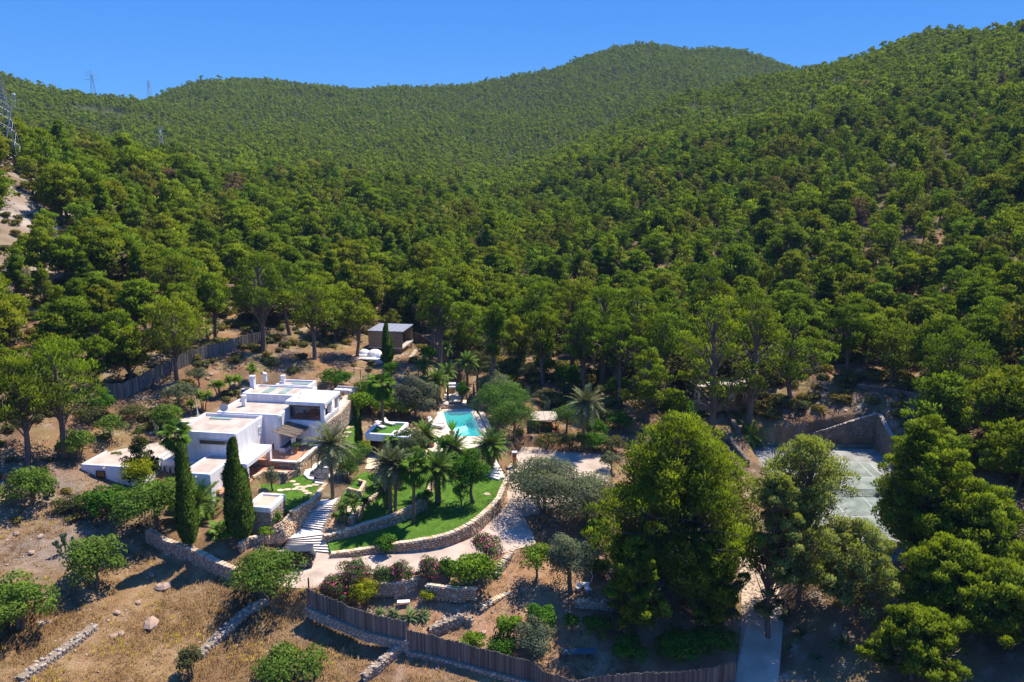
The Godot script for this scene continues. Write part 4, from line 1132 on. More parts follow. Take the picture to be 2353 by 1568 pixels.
	stone_wall("left_wall", "rubble retaining wall at the far left corner of the white house", [Vector3(-55.75, 3.90, -93.01), Vector3(-55.51, 4.20, -94.51), Vector3(-54.91, 4.60, -95.59)], [0.9, 1.0, 1.2], 0.5)
	flagstones("stepping_stones", "path of pale stepping stones crossing the house lawn", [Vector3(-27.52, 3.20, -93.59), Vector3(-26.77, 3.20, -92.61), Vector3(-26.28, 3.20, -91.86), Vector3(-25.73, 3.20, -91.02), Vector3(-25.14, 3.20, -90.50), Vector3(-24.61, 3.20, -89.89), Vector3(-28.25, 3.20, -90.82), Vector3(-27.40, 3.20, -91.06), Vector3(-26.56, 3.20, -91.17), Vector3(-25.63, 3.20, -91.80), Vector3(-25.01, 3.20, -92.14), Vector3(-24.35, 3.20, -92.55)], 0.42, Color(0.66, 0.52, 0.38))
	flagstones("stepping_stones", "round stepping stones on the narrow path lawn beside the house", [Vector3(-24.49, 4.83, -111.91), Vector3(-24.20, 4.89, -113.01), Vector3(-24.01, 4.95, -114.12), Vector3(-24.17, 4.68, -109.86), Vector3(-23.52, 4.52, -108.52), Vector3(-23.64, 4.38, -107.18), Vector3(-23.69, 4.70, -110.41)], 0.5, Color(0.64, 0.52, 0.40))
	flagstones("stepping_stones", "short arc of stepping stones on the small upper lawn", [Vector3(-19.79, 2.80, -87.15), Vector3(-19.36, 2.81, -86.78), Vector3(-18.98, 2.80, -86.29), Vector3(-18.92, 2.77, -85.80)], 0.32, Color(0.66, 0.52, 0.38))
	flagstones("flat_stone", "single flat stone on the lowest lawn near the curved wall", [Vector3(-2.88, 2.62, -91.06)], 0.5, Color(0.62, 0.48, 0.36))
	# reed fences
	var dark := Color(0.172, 0.155, 0.130)
	var f1 := [Vector3(-20.43, -1.20, -72.14), Vector3(-18.31, -1.50, -71.08), Vector3(-16.20, -1.80, -70.16), Vector3(-14.25, -2.10, -69.27), Vector3(-12.19, -2.40, -68.91), Vector3(-10.07, -2.60, -68.47)]
	reed_fence("reed_fence", "grey brown reed fence on a stone base, upper stretch beside the carob", f1, [1.95, 1.95, 1.95, 2.0, 2.0, 2.0], dark)
	var f2 := [Vector3(-10.02, -3.50, -68.28), Vector3(-7.63, -3.80, -67.85), Vector3(-5.26, -4.10, -67.38), Vector3(-2.91, -4.40, -66.72), Vector3(-0.37, -4.80, -66.21), Vector3(2.00, -5.20, -65.79), Vector3(2.95, -5.60, -65.04), Vector3(4.98, -6.30, -65.02), Vector3(6.24, -6.50, -64.99), Vector3(7.52, -6.40, -65.15), Vector3(9.28, -6.00, -65.19), Vector3(13.09, -5.90, -65.25), Vector3(16.91, -5.80, -65.41), Vector3(21.05, -5.60, -66.43)]
	reed_fence("reed_fence", "long dark reed fence along the bottom edge up to the lane", f2, [2.1, 2.1, 2.05, 2.0, 2.0, 2.0, 2.0, 1.95, 1.95, 2.0, 2.0, 2.0, 2.0, 2.0], dark)
	stone_wall("fence_base", "stone base under the upper stretch of reed fence", shift(f1, Vector3(0, 0.02, 0.12)), [0.9, 0.9, 0.9, 0.9, 0.9, 1.2], 0.45, 0.36, "wall", false, 0.35)
	stone_wall("fence_base", "stone base under the long reed fence at the bottom edge", shift(f2, Vector3(0, 0.02, 0.12)), [1.2, 1.2, 1.3, 1.4, 1.5, 1.6, 1.6, 1.5, 1.5, 1.5, 1.5, 1.5, 1.5, 1.5], 0.45, 0.36, "wall", false, 0.35)
	reed_fence("reed_fence", "weathered grey fence climbing the slope behind the white house", [Vector3(-56.39, 10.17, -106.34), Vector3(-54.76, 9.94, -106.84), Vector3(-53.43, 10.31, -109.56), Vector3(-52.24, 10.81, -112.89), Vector3(-51.66, 11.32, -115.97), Vector3(-50.28, 11.64, -119.45), Vector3(-48.47, 11.86, -123.59), Vector3(-47.18, 11.80, -125.53), Vector3(-45.64, 11.85, -129.75), Vector3(-44.90, 11.92, -132.45), Vector3(-43.46, 11.80, -134.34)], [2.2, 2.2, 2.2, 2.2, 2.1, 2.1, 2.1, 2.1, 2.1, 2.0, 2.0], Color(0.21, 0.19, 0.17))
	var gate := thing("wooden_gate", "dark framed gate in the grey fence behind the white house", "gate", Vector3(-51.76, 11.23, -115.38), 0.35)
	for k in [-0.5, 0.5]: bxp("stile", gate, Vector3(k * 1.1, 1.05, 0.1), Vector3(0.09, 2.1, 0.09), Color(0.05, 0.045, 0.04), M.wood)
	for k in [0.06, 1.05, 2.05]: bxp("rail", gate, Vector3(0, k, 0.1), Vector3(1.02, 0.09, 0.07), Color(0.05, 0.045, 0.04), M.wood)
	bxp("panel", gate, Vector3(0, 1.05, 0.06), Vector3(1.0, 2.0, 0.04), Color(0.30, 0.27, 0.24), M.wood)
	reed_fence("reed_fence", "dark fence at the foot of the forest right of the wooden studio", [Vector3(-20.50, 8.41, -151.88), Vector3(-18.15, 8.32, -149.87), Vector3(-15.82, 8.21, -145.11), Vector3(-13.41, 8.05, -140.90), Vector3(-11.02, 7.82, -138.72), Vector3(-8.74, 7.63, -137.45)], [2.0, 2.0, 2.0, 2.0, 2.0, 2.0], Color(0.13, 0.105, 0.085))
	reed_fence("reed_fence", "short dark fence in deep shade behind the bright green hedge", [Vector3(-2.35, 6.95, -131.55), Vector3(-0.26, 6.92, -132.12), Vector3(2.07, 6.80, -132.14)], [2.0, 2.0, 2.0], Color(0.13, 0.11, 0.09))

func shift(pts: Array, d: Vector3) -> Array:
	var q := []
	for p in pts: q.append(p + d)
	return q

func build_house() -> void:
	var o := thing("white_house", "long flat-roofed white villa stepping up the slope in rounded blocks", "house", Vector3(-52.61, 0.00, -91.37), deg_to_rad(-9))
	block(o, 0, 8.2, 0, 9.8, 1.6, 6.4, 0.12)
	block(o, 7.9, 14.6, 3.8, 9.0, 1.6, 6.0, 0.15)
	block(o, 14.3, 17.9, -1.6, 5.0, 2.5, 6.85, 0.12)
	block(o, 9.8, 18.1, 4.55, 12.1, 3.0, 9.7, 0.4)
	block(o, 17.7, 20.7, 1.9, 8.8, 6.35, 6.95, 0.05, 0.0, 0.3, Color(0.8, 0.79, 0.8), Color(0.64, 0.60, 0.57))
	block(o, 11.5, 20.3, 11.9, 18.2, 3.0, 9.9, 0.22)
	block(o, 12.2, 21.4, 17.7, 22.4, 3.0, 10.85, 0.2)
	block(o, 15.0, 20.2, 22.2, 25.2, 3.0, 11.0, 0.35)
	block(o, 20.1, 25.7, 14.4, 20.3, 10.55, 11.05, 0.04, 0.0, 0.3, Color(0.8, 0.79, 0.8), Color(0.64, 0.60, 0.57))
	block(o, 20.1, 25.5, 14.5, 20.1, 2.6, 8.42, 0.06, 0.06, 0.2, Color(0.8, 0.79, 0.8), Color(0.46, 0.22, 0.14))
	block(o, 4.2, 6.6, 13.4, 15.6, 4.5, 7.7, 0.06)
	var white := Color(0.80, 0.79, 0.80)
	for q in [[25.25, 14.8], [25.25, 17.3], [25.25, 19.85]]:
		bxp("pillar", o, Vector3(q[0], 9.5, -q[1]), Vector3(0.5, 2.14, 0.5), white, M.plaster)
	bxp("pillar", o, Vector3(20.4, 5.3, -8.4), Vector3(0.5, 2.1, 0.5), white, M.plaster)
	bxp("pillar", o, Vector3(20.4, 5.3, -2.3), Vector3(0.5, 2.1, 0.5), white, M.plaster)
	bxp("parapet", o, Vector3(25.4, 8.6, -17.3), Vector3(0.3, 0.45, 5.2), white, M.plaster)
	bxp("beam", o, Vector3(22.8, 10.4, -14.65), Vector3(4.4, 0.26, 0.24), Color(0.16, 0.10, 0.06), M.wood)
	bxp("wall", o, Vector3(22.0, 9.5, -20.0), Vector3(3.0, 2.1, 0.25), white, M.plaster)
	bxp("porch_floor", o, Vector3(19.0, 4.14, -4.2), Vector3(3.0, 0.22, 9.6), Color(0.55, 0.27, 0.17), M.tile)
	var dark := Color(0.03, 0.03, 0.035)
	opening(o, "door", Vector3(2.7, 4.6, 0.09), Vector2(1.05, 2.05), "front", Color(0.05, 0.022, 0.015), Color(0.10, 0.045, 0.03))
	for k in 3: opening(o, "window", Vector3(8.75 + k * 0.72, 4.3, -3.72), Vector2(0.28, 1.9), "front", dark, Color(0.5, 0.5, 0.53))
	opening(o, "window", Vector3(15.4, 8.45, -4.52), Vector2(4.2, 0.5), "front", Color(0.09, 0.075, 0.055), Color(0.52, 0.5, 0.5))
	opening(o, "window", Vector3(18.12, 8.1, -10.7), Vector2(0.5, 0.8), "side", Color(0.5, 0.52, 0.55), Color(0.6, 0.6, 0.62))
	opening(o, "door", Vector3(19.0, 5.3, -2.6), Vector2(1.5, 2.1), "front", dark, Color(0.12, 0.10, 0.09), 1)
	opening(o, "door", Vector3(18.2, 5.25, -5.6), Vector2(1.6, 2.0), "side", Color(0.06, 0.03, 0.02), Color(0.10, 0.06, 0.04), 1)
	opening(o, "window", Vector3(20.33, 8.8, -12.4), Vector2(0.28, 1.5), "side", Color(0.06, 0.06, 0.08), Color(0.6, 0.6, 0.62))
	opening(o, "window", Vector3(20.33, 9.0, -16.6), Vector2(0.28, 1.4), "side", Color(0.06, 0.06, 0.08), Color(0.6, 0.6, 0.62))
	opening(o, "door", Vector3(20.4, 9.4, -15.6), Vector2(1.0, 1.95), "side", Color(0.05, 0.07, 0.10), Color(0.4, 0.4, 0.42))
	opening(o, "door", Vector3(25.56, 6.2, -16.6), Vector2(0.95, 2.0), "side", Color(0.25, 0.33, 0.42), Color(0.55, 0.6, 0.66))
	opening(o, "window", Vector3(25.56, 6.5, -18.6), Vector2(0.8, 1.2), "side", Color(0.25, 0.33, 0.42), Color(0.55, 0.6, 0.66))
	opening(o, "window", Vector3(20.33, 6.3, -9.6), Vector2(0.5, 0.8), "side", dark, Color(0.4, 0.38, 0.36))
	# skylights lying in the roofs
	for q in [[11.2, 10.9, 3.0, 0.7, 9.35], [14.6, 20.3, 1.1, 2.9, 10.62], [17.0, 20.3, 1.1, 2.9, 10.62], [17.0, 24.0, 2.6, 1.0, 10.75]]:
		bxp("skylight", o, Vector3(q[0] + q[2] / 2, q[4], -q[1]), Vector3(q[2], 0.16, q[3]), Color(0.30, 0.40, 0.37), M.glass)
	# chimneys
	for q in [[Vector3(12.37, 10.70, -20.82), 1.75, 0.62], [Vector3(12.50, 10.70, -24.41), 1.2, 0.42], [Vector3(15.68, 10.80, -23.63), 1.1, 0.5], [Vector3(13.63, 9.75, -15.59), 1.35, 0.5]]:
		var p: Vector3 = q[0]
		var b := MB.new()
		b.box(p + Vector3.UP * q[1] * 0.5, Vector3(q[2], q[1], q[2]), white)
		b.box(p + Vector3.UP * (q[1] + 0.05), Vector3(q[2] * 1.15, 0.1, q[2] * 1.15), white)
		b.box(p + Vector3.UP * (q[1] - 0.25) + Vector3(q[2] * 0.4, 0, 0.1), Vector3(q[2] * 0.3, 0.2, q[2] * 0.3), Color(0.05, 0.05, 0.05))
		part("chimney", b.mesh(), M.plaster, o)
	for q in [[21.5, 15.9], [13.2, 21.9], [20.8, 18.0]]:
		var b := MB.new()
		b.tube([Vector3(q[0], 10.8, -q[1]), Vector3(q[0], 11.25, -q[1])], [0.07, 0.07], 6, Color(0.5, 0.5, 0.5))
		part("roof_vent", b.mesh(), M.paint, o)
	# rain spouts under the front parapet
	for q in [[3.3, 6.15, 0.15], [16.3, 6.5, 1.75]]:
		bxp("rain_spout", o, Vector3(q[0], q[1], q[2]), Vector3(0.14, 0.12, 0.5), Color(0.6, 0.45, 0.35), M.plaster)
	# things standing on the roofs
	var ac := thing("air_conditioner", "grey air conditioning unit on the flat roof behind a white chimney", "air conditioner", Vector3(-38.14, 10.00, -109.34), deg_to_rad(-9))
	bxp("casing", ac, Vector3(0, 0.4, 0), Vector3(1.0, 0.75, 0.45), Color(0.55, 0.53, 0.50), M.paint)
	var fan := MB.new()
	fan.tube([Vector3(-0.15, 0.42, 0.2), Vector3(-0.15, 0.42, 0.25)], [0.28, 0.27], 12, Color(0.12, 0.12, 0.12))
	part("fan_grille", fan.mesh(), M.paint, ac)
	var dish := thing("satellite_dish", "grey satellite dish on the roof edge of the white house", "satellite dish", Vector3(-38.38, 9.75, -101.44), 0.5)
	var b2 := MB.new()
	b2.tube([Vector3.ZERO, Vector3(0, 0.7, 0)], [0.04, 0.04], 6, Color(0.4, 0.4, 0.4))
	part("mast", b2.mesh(), M.metal, dish)
	b2 = MB.new()
	var rings := []
	for k in 4:
		var rr := [0.02, 0.25, 0.42, 0.55][k] as float
		var row := []
		for j in 14: row.append(Vector3(cos(TAU * j / 14) * rr, 0.75 + sin(TAU * j / 14) * rr, 0.08 + rr * rr * 0.35))
		rings.append(row)
	for k in 3:
		for j in 14: b2.quad(rings[k][j], rings[k + 1][j], rings[k + 1][(j + 1) % 14], rings[k][(j + 1) % 14], Color(0.33, 0.37, 0.40))
	part("reflector", b2.mesh(), M.paint, dish)
	b2 = MB.new()
	b2.tube([Vector3(0, 0.3, 0.15), Vector3(0, 0.75, 0.6)], [0.02, 0.02], 5, Color(0.2, 0.2, 0.2))
	part("arm", b2.mesh(), M.paint, dish)
	var mast := thing("antenna_mast", "thin white antenna mast at the corner of the tall roof block", "antenna", Vector3(-41.27, 9.30, -99.92))
	b2 = MB.new()
	b2.tube([Vector3.ZERO, Vector3(0, 1.1, 0)], [0.11, 0.09], 6, Color(0.7, 0.7, 0.7))
	part("base", b2.mesh(), M.paint, mast)
	b2 = MB.new()
	b2.tube([Vector3(0, 1.1, 0), Vector3(-0.15, 3.2, 0)], [0.05, 0.03], 6, Color(0.75, 0.75, 0.75))
	part("rod", b2.mesh(), M.paint, mast)
	# the reed pergola over the terrace
	var pg := thing("reed_pergola", "sloping pergola thatched with brown reeds on white columns over the terracotta terrace", "pergola", Vector3(-52.61, 0.00, -91.37), deg_to_rad(-9))
	for q in [[22.5, 11.2], [22.6, 15.0], [22.7, 17.9]]:
		bxp("column", pg, Vector3(q[0], 6.2, -q[1]), Vector3(0.42, 2.4, 0.42), white, M.plaster)
		bxp("column_foot", pg, Vector3(q[0], 5.12, -q[1]), Vector3(0.62, 0.24, 0.62), white, M.plaster)
	bxp("beam", pg, Vector3(22.6, 7.42, -14.0), Vector3(0.2, 0.22, 8.0), Color(0.22, 0.15, 0.09), M.wood)
	for k in 9:
		bxp("rafter", pg, Vector3(21.75, 7.72, -10.6 - k * 0.86), Vector3(3.3, 0.12, 0.12), Color(0.22, 0.15, 0.09), M.wood, Basis(Vector3(0, 0, 1), deg_to_rad(-11)))
	var th := MB.new()
	for k in 300:
		var v := 10.0 + rng.randf() * 7.5
		var a := rng.randf_range(-0.06, 0.06)
		var L := rng.randf_range(1.2, 3.4)
		var u := 21.75 + rng.randf_range(-1.0, 1.0) * (3.5 - L) * 0.5
		th.box(Vector3(u, 7.84 - (u - 21.75) * 0.195 + rng.randf_range(0, 0.07), -v), Vector3(L, 0.04, 0.09), Color(0.185, 0.15, 0.115) * rng.randf_range(0.6, 1.5), Basis(Vector3.UP, a) * Basis(Vector3(0, 0, 1), deg_to_rad(-11)))
	part("reed_mat", th.mesh(), M.wood, pg, "stuff")
	# furniture on the terraces
	var so := thing("built_in_sofa", "white masonry sofa with dark cushions under the reed pergola", "sofa", Vector3(-30.15, 5.00, -99.56), deg_to_rad(-9))
	bxp("seat", so, Vector3(0, 0.22, -1.2), Vector3(0.9, 0.44, 3.4), white, M.plaster)
	bxp("back", so, Vector3(-0.38, 0.6, -1.2), Vector3(0.16, 0.4, 3.4), white, M.plaster)
	bxp("armrest", so, Vector3(0, 0.5, 0.6), Vector3(0.9, 0.3, 0.2), white, M.plaster)
	for k in 3: bxp("cushion", so, Vector3(0.05, 0.5, -0.1 - k * 1.05), Vector3(0.7, 0.14, 0.95), Color(0.10, 0.09, 0.10), M.cloth)
	var tb := thing("dining_table", "wooden dining table in the shade of the reed pergola", "table", Vector3(-28.76, 5.00, -101.97), deg_to_rad(-9))
	bxp("tabletop", tb, Vector3(0, 0.74, 0), Vector3(0.95, 0.06, 2.2), Color(0.25, 0.16, 0.09), M.wood)
	for k in 4: bxp("leg", tb, Vector3(0.4 * (1 if k & 1 else -1), 0.36, 1.0 * (1 if k & 2 else -1)), Vector3(0.08, 0.72, 0.08), Color(0.2, 0.13, 0.08), M.wood)
	var seat := Node3D.new()
	bxp("seat", seat, Vector3(0, 0.42, 0), Vector3(0.6, 0.1, 0.6), Color(0.2, 0.17, 0.14), M.wood)
	bxp("backrest", seat, Vector3(0, 0.7, -0.28), Vector3(0.6, 0.55, 0.06), Color(0.2, 0.17, 0.14), M.wood)
	for k in 4: bxp("leg", seat, Vector3(0.26 * (1 if k & 1 else -1), 0.18, 0.26 * (1 if k & 2 else -1)), Vector3(0.06, 0.38, 0.06), Color(0.16, 0.13, 0.10), M.wood)
	seat.set_meta("category", "chair")
	var spots := [[Vector3(-27.98, 8.36, -103.67), "dark armchair on the porch nearest its front pillar", 1.2], [Vector3(-26.68, 8.36, -104.88), "dark armchair in the middle of the pillared porch", 2.4], [Vector3(-25.80, 8.36, -105.95), "dark armchair at the back of the pillared porch", -2.0],
		[Vector3(-25.57, 7.90, -113.09), "wooden chair on the sunny upper deck nearest the pillar", 0.4], [Vector3(-25.47, 7.90, -114.31), "wooden chair on the sunny upper deck by its far edge", -2.2], [Vector3(-32.23, 4.26, -94.72), "wooden chair by the doorway of the lower porch", 1.0]]
	for s in spots: place(seat, "chair", s[1], s[0], Vector3.ONE, s[2])
	var tp := thing("low_table", "small wooden table between the chairs on the sunny upper deck", "table", Vector3(-25.69, 7.90, -114.14))
	bxp("tabletop", tp, Vector3(0, 0.5, 0), Vector3(0.9, 0.06, 0.9), Color(0.38, 0.24, 0.10), M.wood)
	for k in 4: bxp("leg", tp, Vector3(0.36 * (1 if k & 1 else -1), 0.24, 0.36 * (1 if k & 2 else -1)), Vector3(0.07, 0.48, 0.07), Color(0.3, 0.19, 0.09), M.wood)
	var ls := thing("corner_sofa", "white cushioned corner sofa at the far end of the upper deck", "sofa", Vector3(-25.63, 8.00, -117.06), -0.25)
	bxp("seat", ls, Vector3(0, 0.2, 0), Vector3(3.2, 0.4, 1.1), Color(0.42, 0.40, 0.38), M.cloth)
	bxp("back", ls, Vector3(0.4, 0.5, -0.6), Vector3(3.6, 0.6, 0.3), Color(0.36, 0.34, 0.33), M.cloth)
	bxp("cushion", ls, Vector3(0.5, 0.46, 0.05), Vector3(1.3, 0.14, 0.9), Color(0.7, 0.7, 0.7), M.cloth)
	bxp("cushion", ls, Vector3(-0.9, 0.46, 0.05), Vector3(1.2, 0.14, 0.9), Color(0.66, 0.66, 0.67), M.cloth)
	# sunbeds
	var bed := Node3D.new()
	bxp("frame", bed, Vector3(0, 0.16, 0), Vector3(2.0, 0.12, 1.7), Color(0.55, 0.5, 0.46), M.wood)
	bxp("mattress", bed, Vector3(0, 0.29, 0), Vector3(1.95, 0.15, 1.62), Color(0.055, 0.058, 0.07), M.cloth)
	for k in [-0.4, 0.4]: bxp("pillow", bed, Vector3(-0.75, 0.42, k), Vector3(0.4, 0.12, 0.6), Color(0.05, 0.05, 0.06), M.cloth)
	for k in 4: bxp("leg", bed, Vector3(0.9 * (1 if k & 1 else -1), 0.05, 0.75 * (1 if k & 2 else -1)), Vector3(0.1, 0.12, 0.1), Color(0.5, 0.46, 0.42), M.wood)
	bed.set_meta("category", "sunbed")
	for s in [[Vector3(-23.96, 3.42, -93.83), "dark sunbed nearest the steps on the white terrace", 0.75], [Vector3(-24.37, 3.42, -95.56), "large dark sunbed with a small round table on the white terrace", 1.15], [Vector3(-24.19, 3.42, -97.66), "dark sunbed with two white cushions on the white terrace", 1.0], [Vector3(-24.03, 3.42, -99.50), "dark sunbed farthest from the steps on the white terrace", 0.9]]:
		place(bed, "sunbed", s[1], s[0], Vector3(s[2], 1, s[2]), deg_to_rad(-14))
	for s in [Vector3(-24.11, 3.84, -96.79), Vector3(-23.69, 3.84, -96.69)]:
		var w := MB.new()
		w.rock(s, Vector3(0.28, 0.1, 0.24), Color(0.8, 0.8, 0.8), rng)
		tag(part("cushion", w.mesh(), M.cloth, self), "round white cushion on the third dark sunbed, %s of two" % ["left" if s == Vector3(-24.11, 3.84, -96.79) else "right"], "cushion")
	var sf := thing("shade_frame", "slender bare pole frame over the white sunbed terrace", "shade frame", Vector3(-27.29, 3.20, -96.40))
	for q in [[Vector3(-27.26, 3.20, -96.29), "l"], [Vector3(-25.80, 3.40, -96.60), "r"], [Vector3(-27.36, 3.40, -101.11), "b"]]:
		var w := MB.new()
		var p: Vector3 = q[0] - sf.position
		w.tube([p, p + Vector3.UP * 1.9], [0.05, 0.05], 6, Color(0.12, 0.10, 0.08))
		part("pole", w.mesh(), M.wood, sf)
	for q in [[Vector3(-27.26, 3.20, -96.29), Vector3(-22.79, 3.40, -95.11)], [Vector3(-27.26, 3.20, -96.29), Vector3(-27.36, 3.40, -101.11)]]:
		var w := MB.new()
		w.tube([q[0] - sf.position + Vector3.UP * 1.9, q[1] - sf.position + Vector3.UP * 1.9], [0.05, 0.05], 6, Color(0.32, 0.23, 0.15))
		part("bar", w.mesh(), M.wood, sf)

func build_outbuildings() -> void:
	var frame := Vector3(-52.61, 0.00, -91.37)
	var turn := deg_to_rad(-9)
	# the wooden studio on its stone base
	var st := thing("wooden_studio", "brown boxy timber studio with pale metal roof at the forest edge", "studio", frame, turn)
	var wood := Color(0.27, 0.195, 0.135)
	var k := 0
	var z0 := -53.4
	for y in 14:      # boards of the front and the left side
		var bb := MB.new()
		bb.box(Vector3(21.5, 9.75 + y * 0.2, z0), Vector3(6.2, 0.19, 0.1), wood * rng.randf_range(0.85, 1.12))
		bb.box(Vector3(18.45, 9.75 + y * 0.2, z0 - 3.3), Vector3(0.1, 0.19, 6.5), wood * rng.randf_range(0.85, 1.12))
		part("board", bb.mesh(), M.wood, st)
	bxp("back_wall", st, Vector3(21.5, 11.1, -59.9), Vector3(6.2, 2.9, 0.15), wood, M.wood)
	bxp("inner_wall", st, Vector3(23.2, 11.1, -57.0), Vector3(0.12, 2.7, 5.6), Color(0.16, 0.10, 0.07), M.wood)
	bxp("glass_door", st, Vector3(23.3, 11.0, -57.4), Vector3(0.05, 2.2, 3.2), Color(0.05, 0.05, 0.06), M.glass)
	bxp("floor", st, Vector3(21.6, 9.55, -56.7), Vector3(6.5, 0.24, 6.8), Color(0.50, 0.44, 0.38), M.plaster)
	bxp("roof", st, Vector3(21.6, 12.6, -56.7), Vector3(6.6, 0.16, 6.9), Color(0.25, 0.27, 0.31), M.paint)
	for y in 6: bxp("roof_seam", st, Vector3(18.9 + y * 1.08, 12.7, -56.7), Vector3(0.05, 0.06, 6.8), Color(0.22, 0.24, 0.28), M.paint)
	bxp("post", st, Vector3(24.65, 11.1, -53.5), Vector3(0.16, 2.9, 0.16), wood, M.wood)
	bxp("post", st, Vector3(24.65, 11.1, -59.8), Vector3(0.16, 2.9, 0.16), wood, M.wood)
	bxp("base", st, Vector3(22.6, 8.4, -56.0), Vector3(3.6, 2.2, 4.4), Color(0.33, 0.21, 0.13), M.stone)
	bxp("post", st, Vector3(24.9, 8.9, -58.5), Vector3(0.25, 1.2, 0.25), Color(0.42, 0.3, 0.2), M.wood)
	for q in [[19.8, 11.9], [23.6, 11.6]]: bxp("vent", st, Vector3(q[0], q[1], z0 + 0.06), Vector3(0.22, 0.16, 0.06), Color(0.12, 0.08, 0.05), M.wood)
	# the little domed hut
	var hut := thing("domed_hut", "small white hut with vaulted domes below the wooden studio", "hut", frame, turn)
	var white := Color(0.80, 0.79, 0.79)
	bxp("wall", hut, Vector3(19.7, 8.3, -49.4), Vector3(3.4, 2.0, 2.6), white, M.plaster)
	bxp("wall", hut, Vector3(22.1, 7.9, -47.6), Vector3(2.4, 2.6, 2.4), white, M.plaster)
	for q in [[18.9, 9.3, -49.6, 1.0], [21.0, 9.25, -49.0, 1.35]]:
		var b := MB.new()
		for j in 10:
			for i in 6:
				var pv := []
				for c4 in [[0, 0], [1, 0], [1, 1], [0, 1]]:
					var ph: float = PI / 2 * (i + c4[1]) / 6.0
					var ta: float = TAU * (j + c4[0]) / 10.0
					pv.append(Vector3(q[0] + cos(ta) * cos(ph) * q[3], q[1] + sin(ph) * q[3] * 0.75, q[2] - sin(ta) * cos(ph) * q[3]))
				b.quad(pv[0], pv[1], pv[2], pv[3], white)
		part("dome", b.mesh(), M.plaster, hut)
	bxp("ledge", hut, Vector3(20.6, 9.1, -46.9), Vector3(3.6, 0.12, 1.6), Color(0.72, 0.63, 0.55), M.plaster)
	bxp("door", hut, Vector3(20.5, 8.0, -48.07), Vector3(0.5, 1.1, 0.06), Color(0.04, 0.035, 0.03), M.wood)
	bxp("vent", hut, Vector3(21.6, 8.7, -46.36), Vector3(0.15, 0.15, 0.06), Color(0.1, 0.08, 0.06), M.wood)
	var cv := MB.new()
	cv.box(Vector3(22.6, 9.24, -47.2), Vector3(1.5, 0.05, 1.0), Color(0.06, 0.19, 0.38), Basis(Vector3(1, 0, 0), 0.25))
	part("blue_cover", cv.mesh(), M.cloth, hut)
	var gp := thing("garden_trellis", "bare wooden trellis frame on the slope below the domed hut", "trellis", Vector3(-23.52, 7.43, -125.86))
	for q in [Vector3.ZERO, Vector3(-2.6, 0, -1.6), Vector3(-1.0, 0, 1.3)]:
		var b := MB.new()
		b.tube([q - Vector3.UP * 0.5, q + Vector3.UP * 2.2], [0.06, 0.06], 6, Color(0.18, 0.12, 0.07))
		part("post", b.mesh(), M.wood, gp)
	for q in [[Vector3.ZERO, Vector3(-2.6, 0, -1.6)], [Vector3.ZERO, Vector3(-1.0, 0, 1.3)], [Vector3(-1.0, 0, 1.3), Vector3(-3.4, 0, 0)], [Vector3.ZERO, Vector3(2.0, 0, 0.8)]]:
		var b := MB.new()
		b.tube([q[0] + Vector3.UP * 2.1, q[1] + Vector3.UP * 2.1], [0.05, 0.05], 6, Color(0.24, 0.17, 0.10))
		part("bar", b.mesh(), M.wood, gp)
	# the pool house with a lawn on its roof
	var ph := thing("pool_house", "low white pool house with green turf on its parapeted roof", "pool house", frame, turn)
	block(ph, 30.6, 35.2, 15.75, 21.3, 5.85, 6.6, 0.28, 0.0, 0.42, white, Color(0.075, 0.19, 0.02))
	block(ph, 34.0, 37.0, 15.6, 18.2, 5.65, 6.45, 0.28, 0.0, 0.42, white, Color(0.075, 0.19, 0.02))
	var b3 := MB.new()
	b3.box(Vector3(33.6, 4.6, -18.9), Vector3(5.4, 2.5, 4.6), Color(0.46, 0.36, 0.27))
	part("wall", b3.mesh(), M.stone, ph)
	bxp("lintel", ph, Vector3(33.0, 5.7, -15.95), Vector3(4.4, 0.25, 0.3), white, M.plaster)
	for u in [30.95, 35.0]: bxp("pillar", ph, Vector3(u, 4.6, -16.0), Vector3(0.4, 2.2, 0.35), white, M.plaster)
	bxp("door", ph, Vector3(33.0, 4.6, -16.3), Vector3(3.6, 2.1, 0.06), Color(0.025, 0.022, 0.022), M.glass)
	for j in 4: bxp("door_bar", ph, Vector3(31.4 + j * 0.45, 4.6, -16.24), Vector3(0.06, 2.1, 0.05), Color(0.10, 0.06, 0.04), M.wood)
	for j in 3: bxp("door_bar", ph, Vector3(32.1, 3.95 + j * 0.6, -16.21), Vector3(1.5, 0.05, 0.05), Color(0.10, 0.06, 0.04), M.wood)
	bxp("curtain", ph, Vector3(32.2, 4.55, -16.36), Vector3(1.3, 1.9, 0.03), Color(0.4, 0.34, 0.28), M.cloth)
	bxp("doorstep", ph, Vector3(33.0, 3.62, -15.6), Vector3(4.0, 0.16, 0.8), Color(0.35, 0.28, 0.23), M.stone)
	# pool
	var pool := thing("swimming_pool", "rectangular turquoise swimming pool sunk in the pale deck", "pool", Vector3.ZERO)
	var c4 := [Vector3(-10.66, 4.6, -117.9), Vector3(-6.36, 4.6, -118.2), Vector3(-4.1, 4.6, -106.8), Vector3(-8.5, 4.6, -106.4)]
	var inner := MB.new()
	var dn := Vector3.DOWN * 1.9
	for j in 4:
		var a: Vector3 = c4[j]
		var d: Vector3 = c4[(j + 1) % 4]
		inner.quad(a + dn, a, d, d + dn, Color(0.62, 0.90, 0.84))
	inner.quad(c4[3] + dn, c4[2] + dn, c4[1] + dn, c4[0] + dn, Color(0.64, 0.92, 0.86))
	part("basin", inner.mesh(), M.plaster, pool)
	var wat := MB.new()
	var wy := Vector3.DOWN * 0.16
	var wv := 22
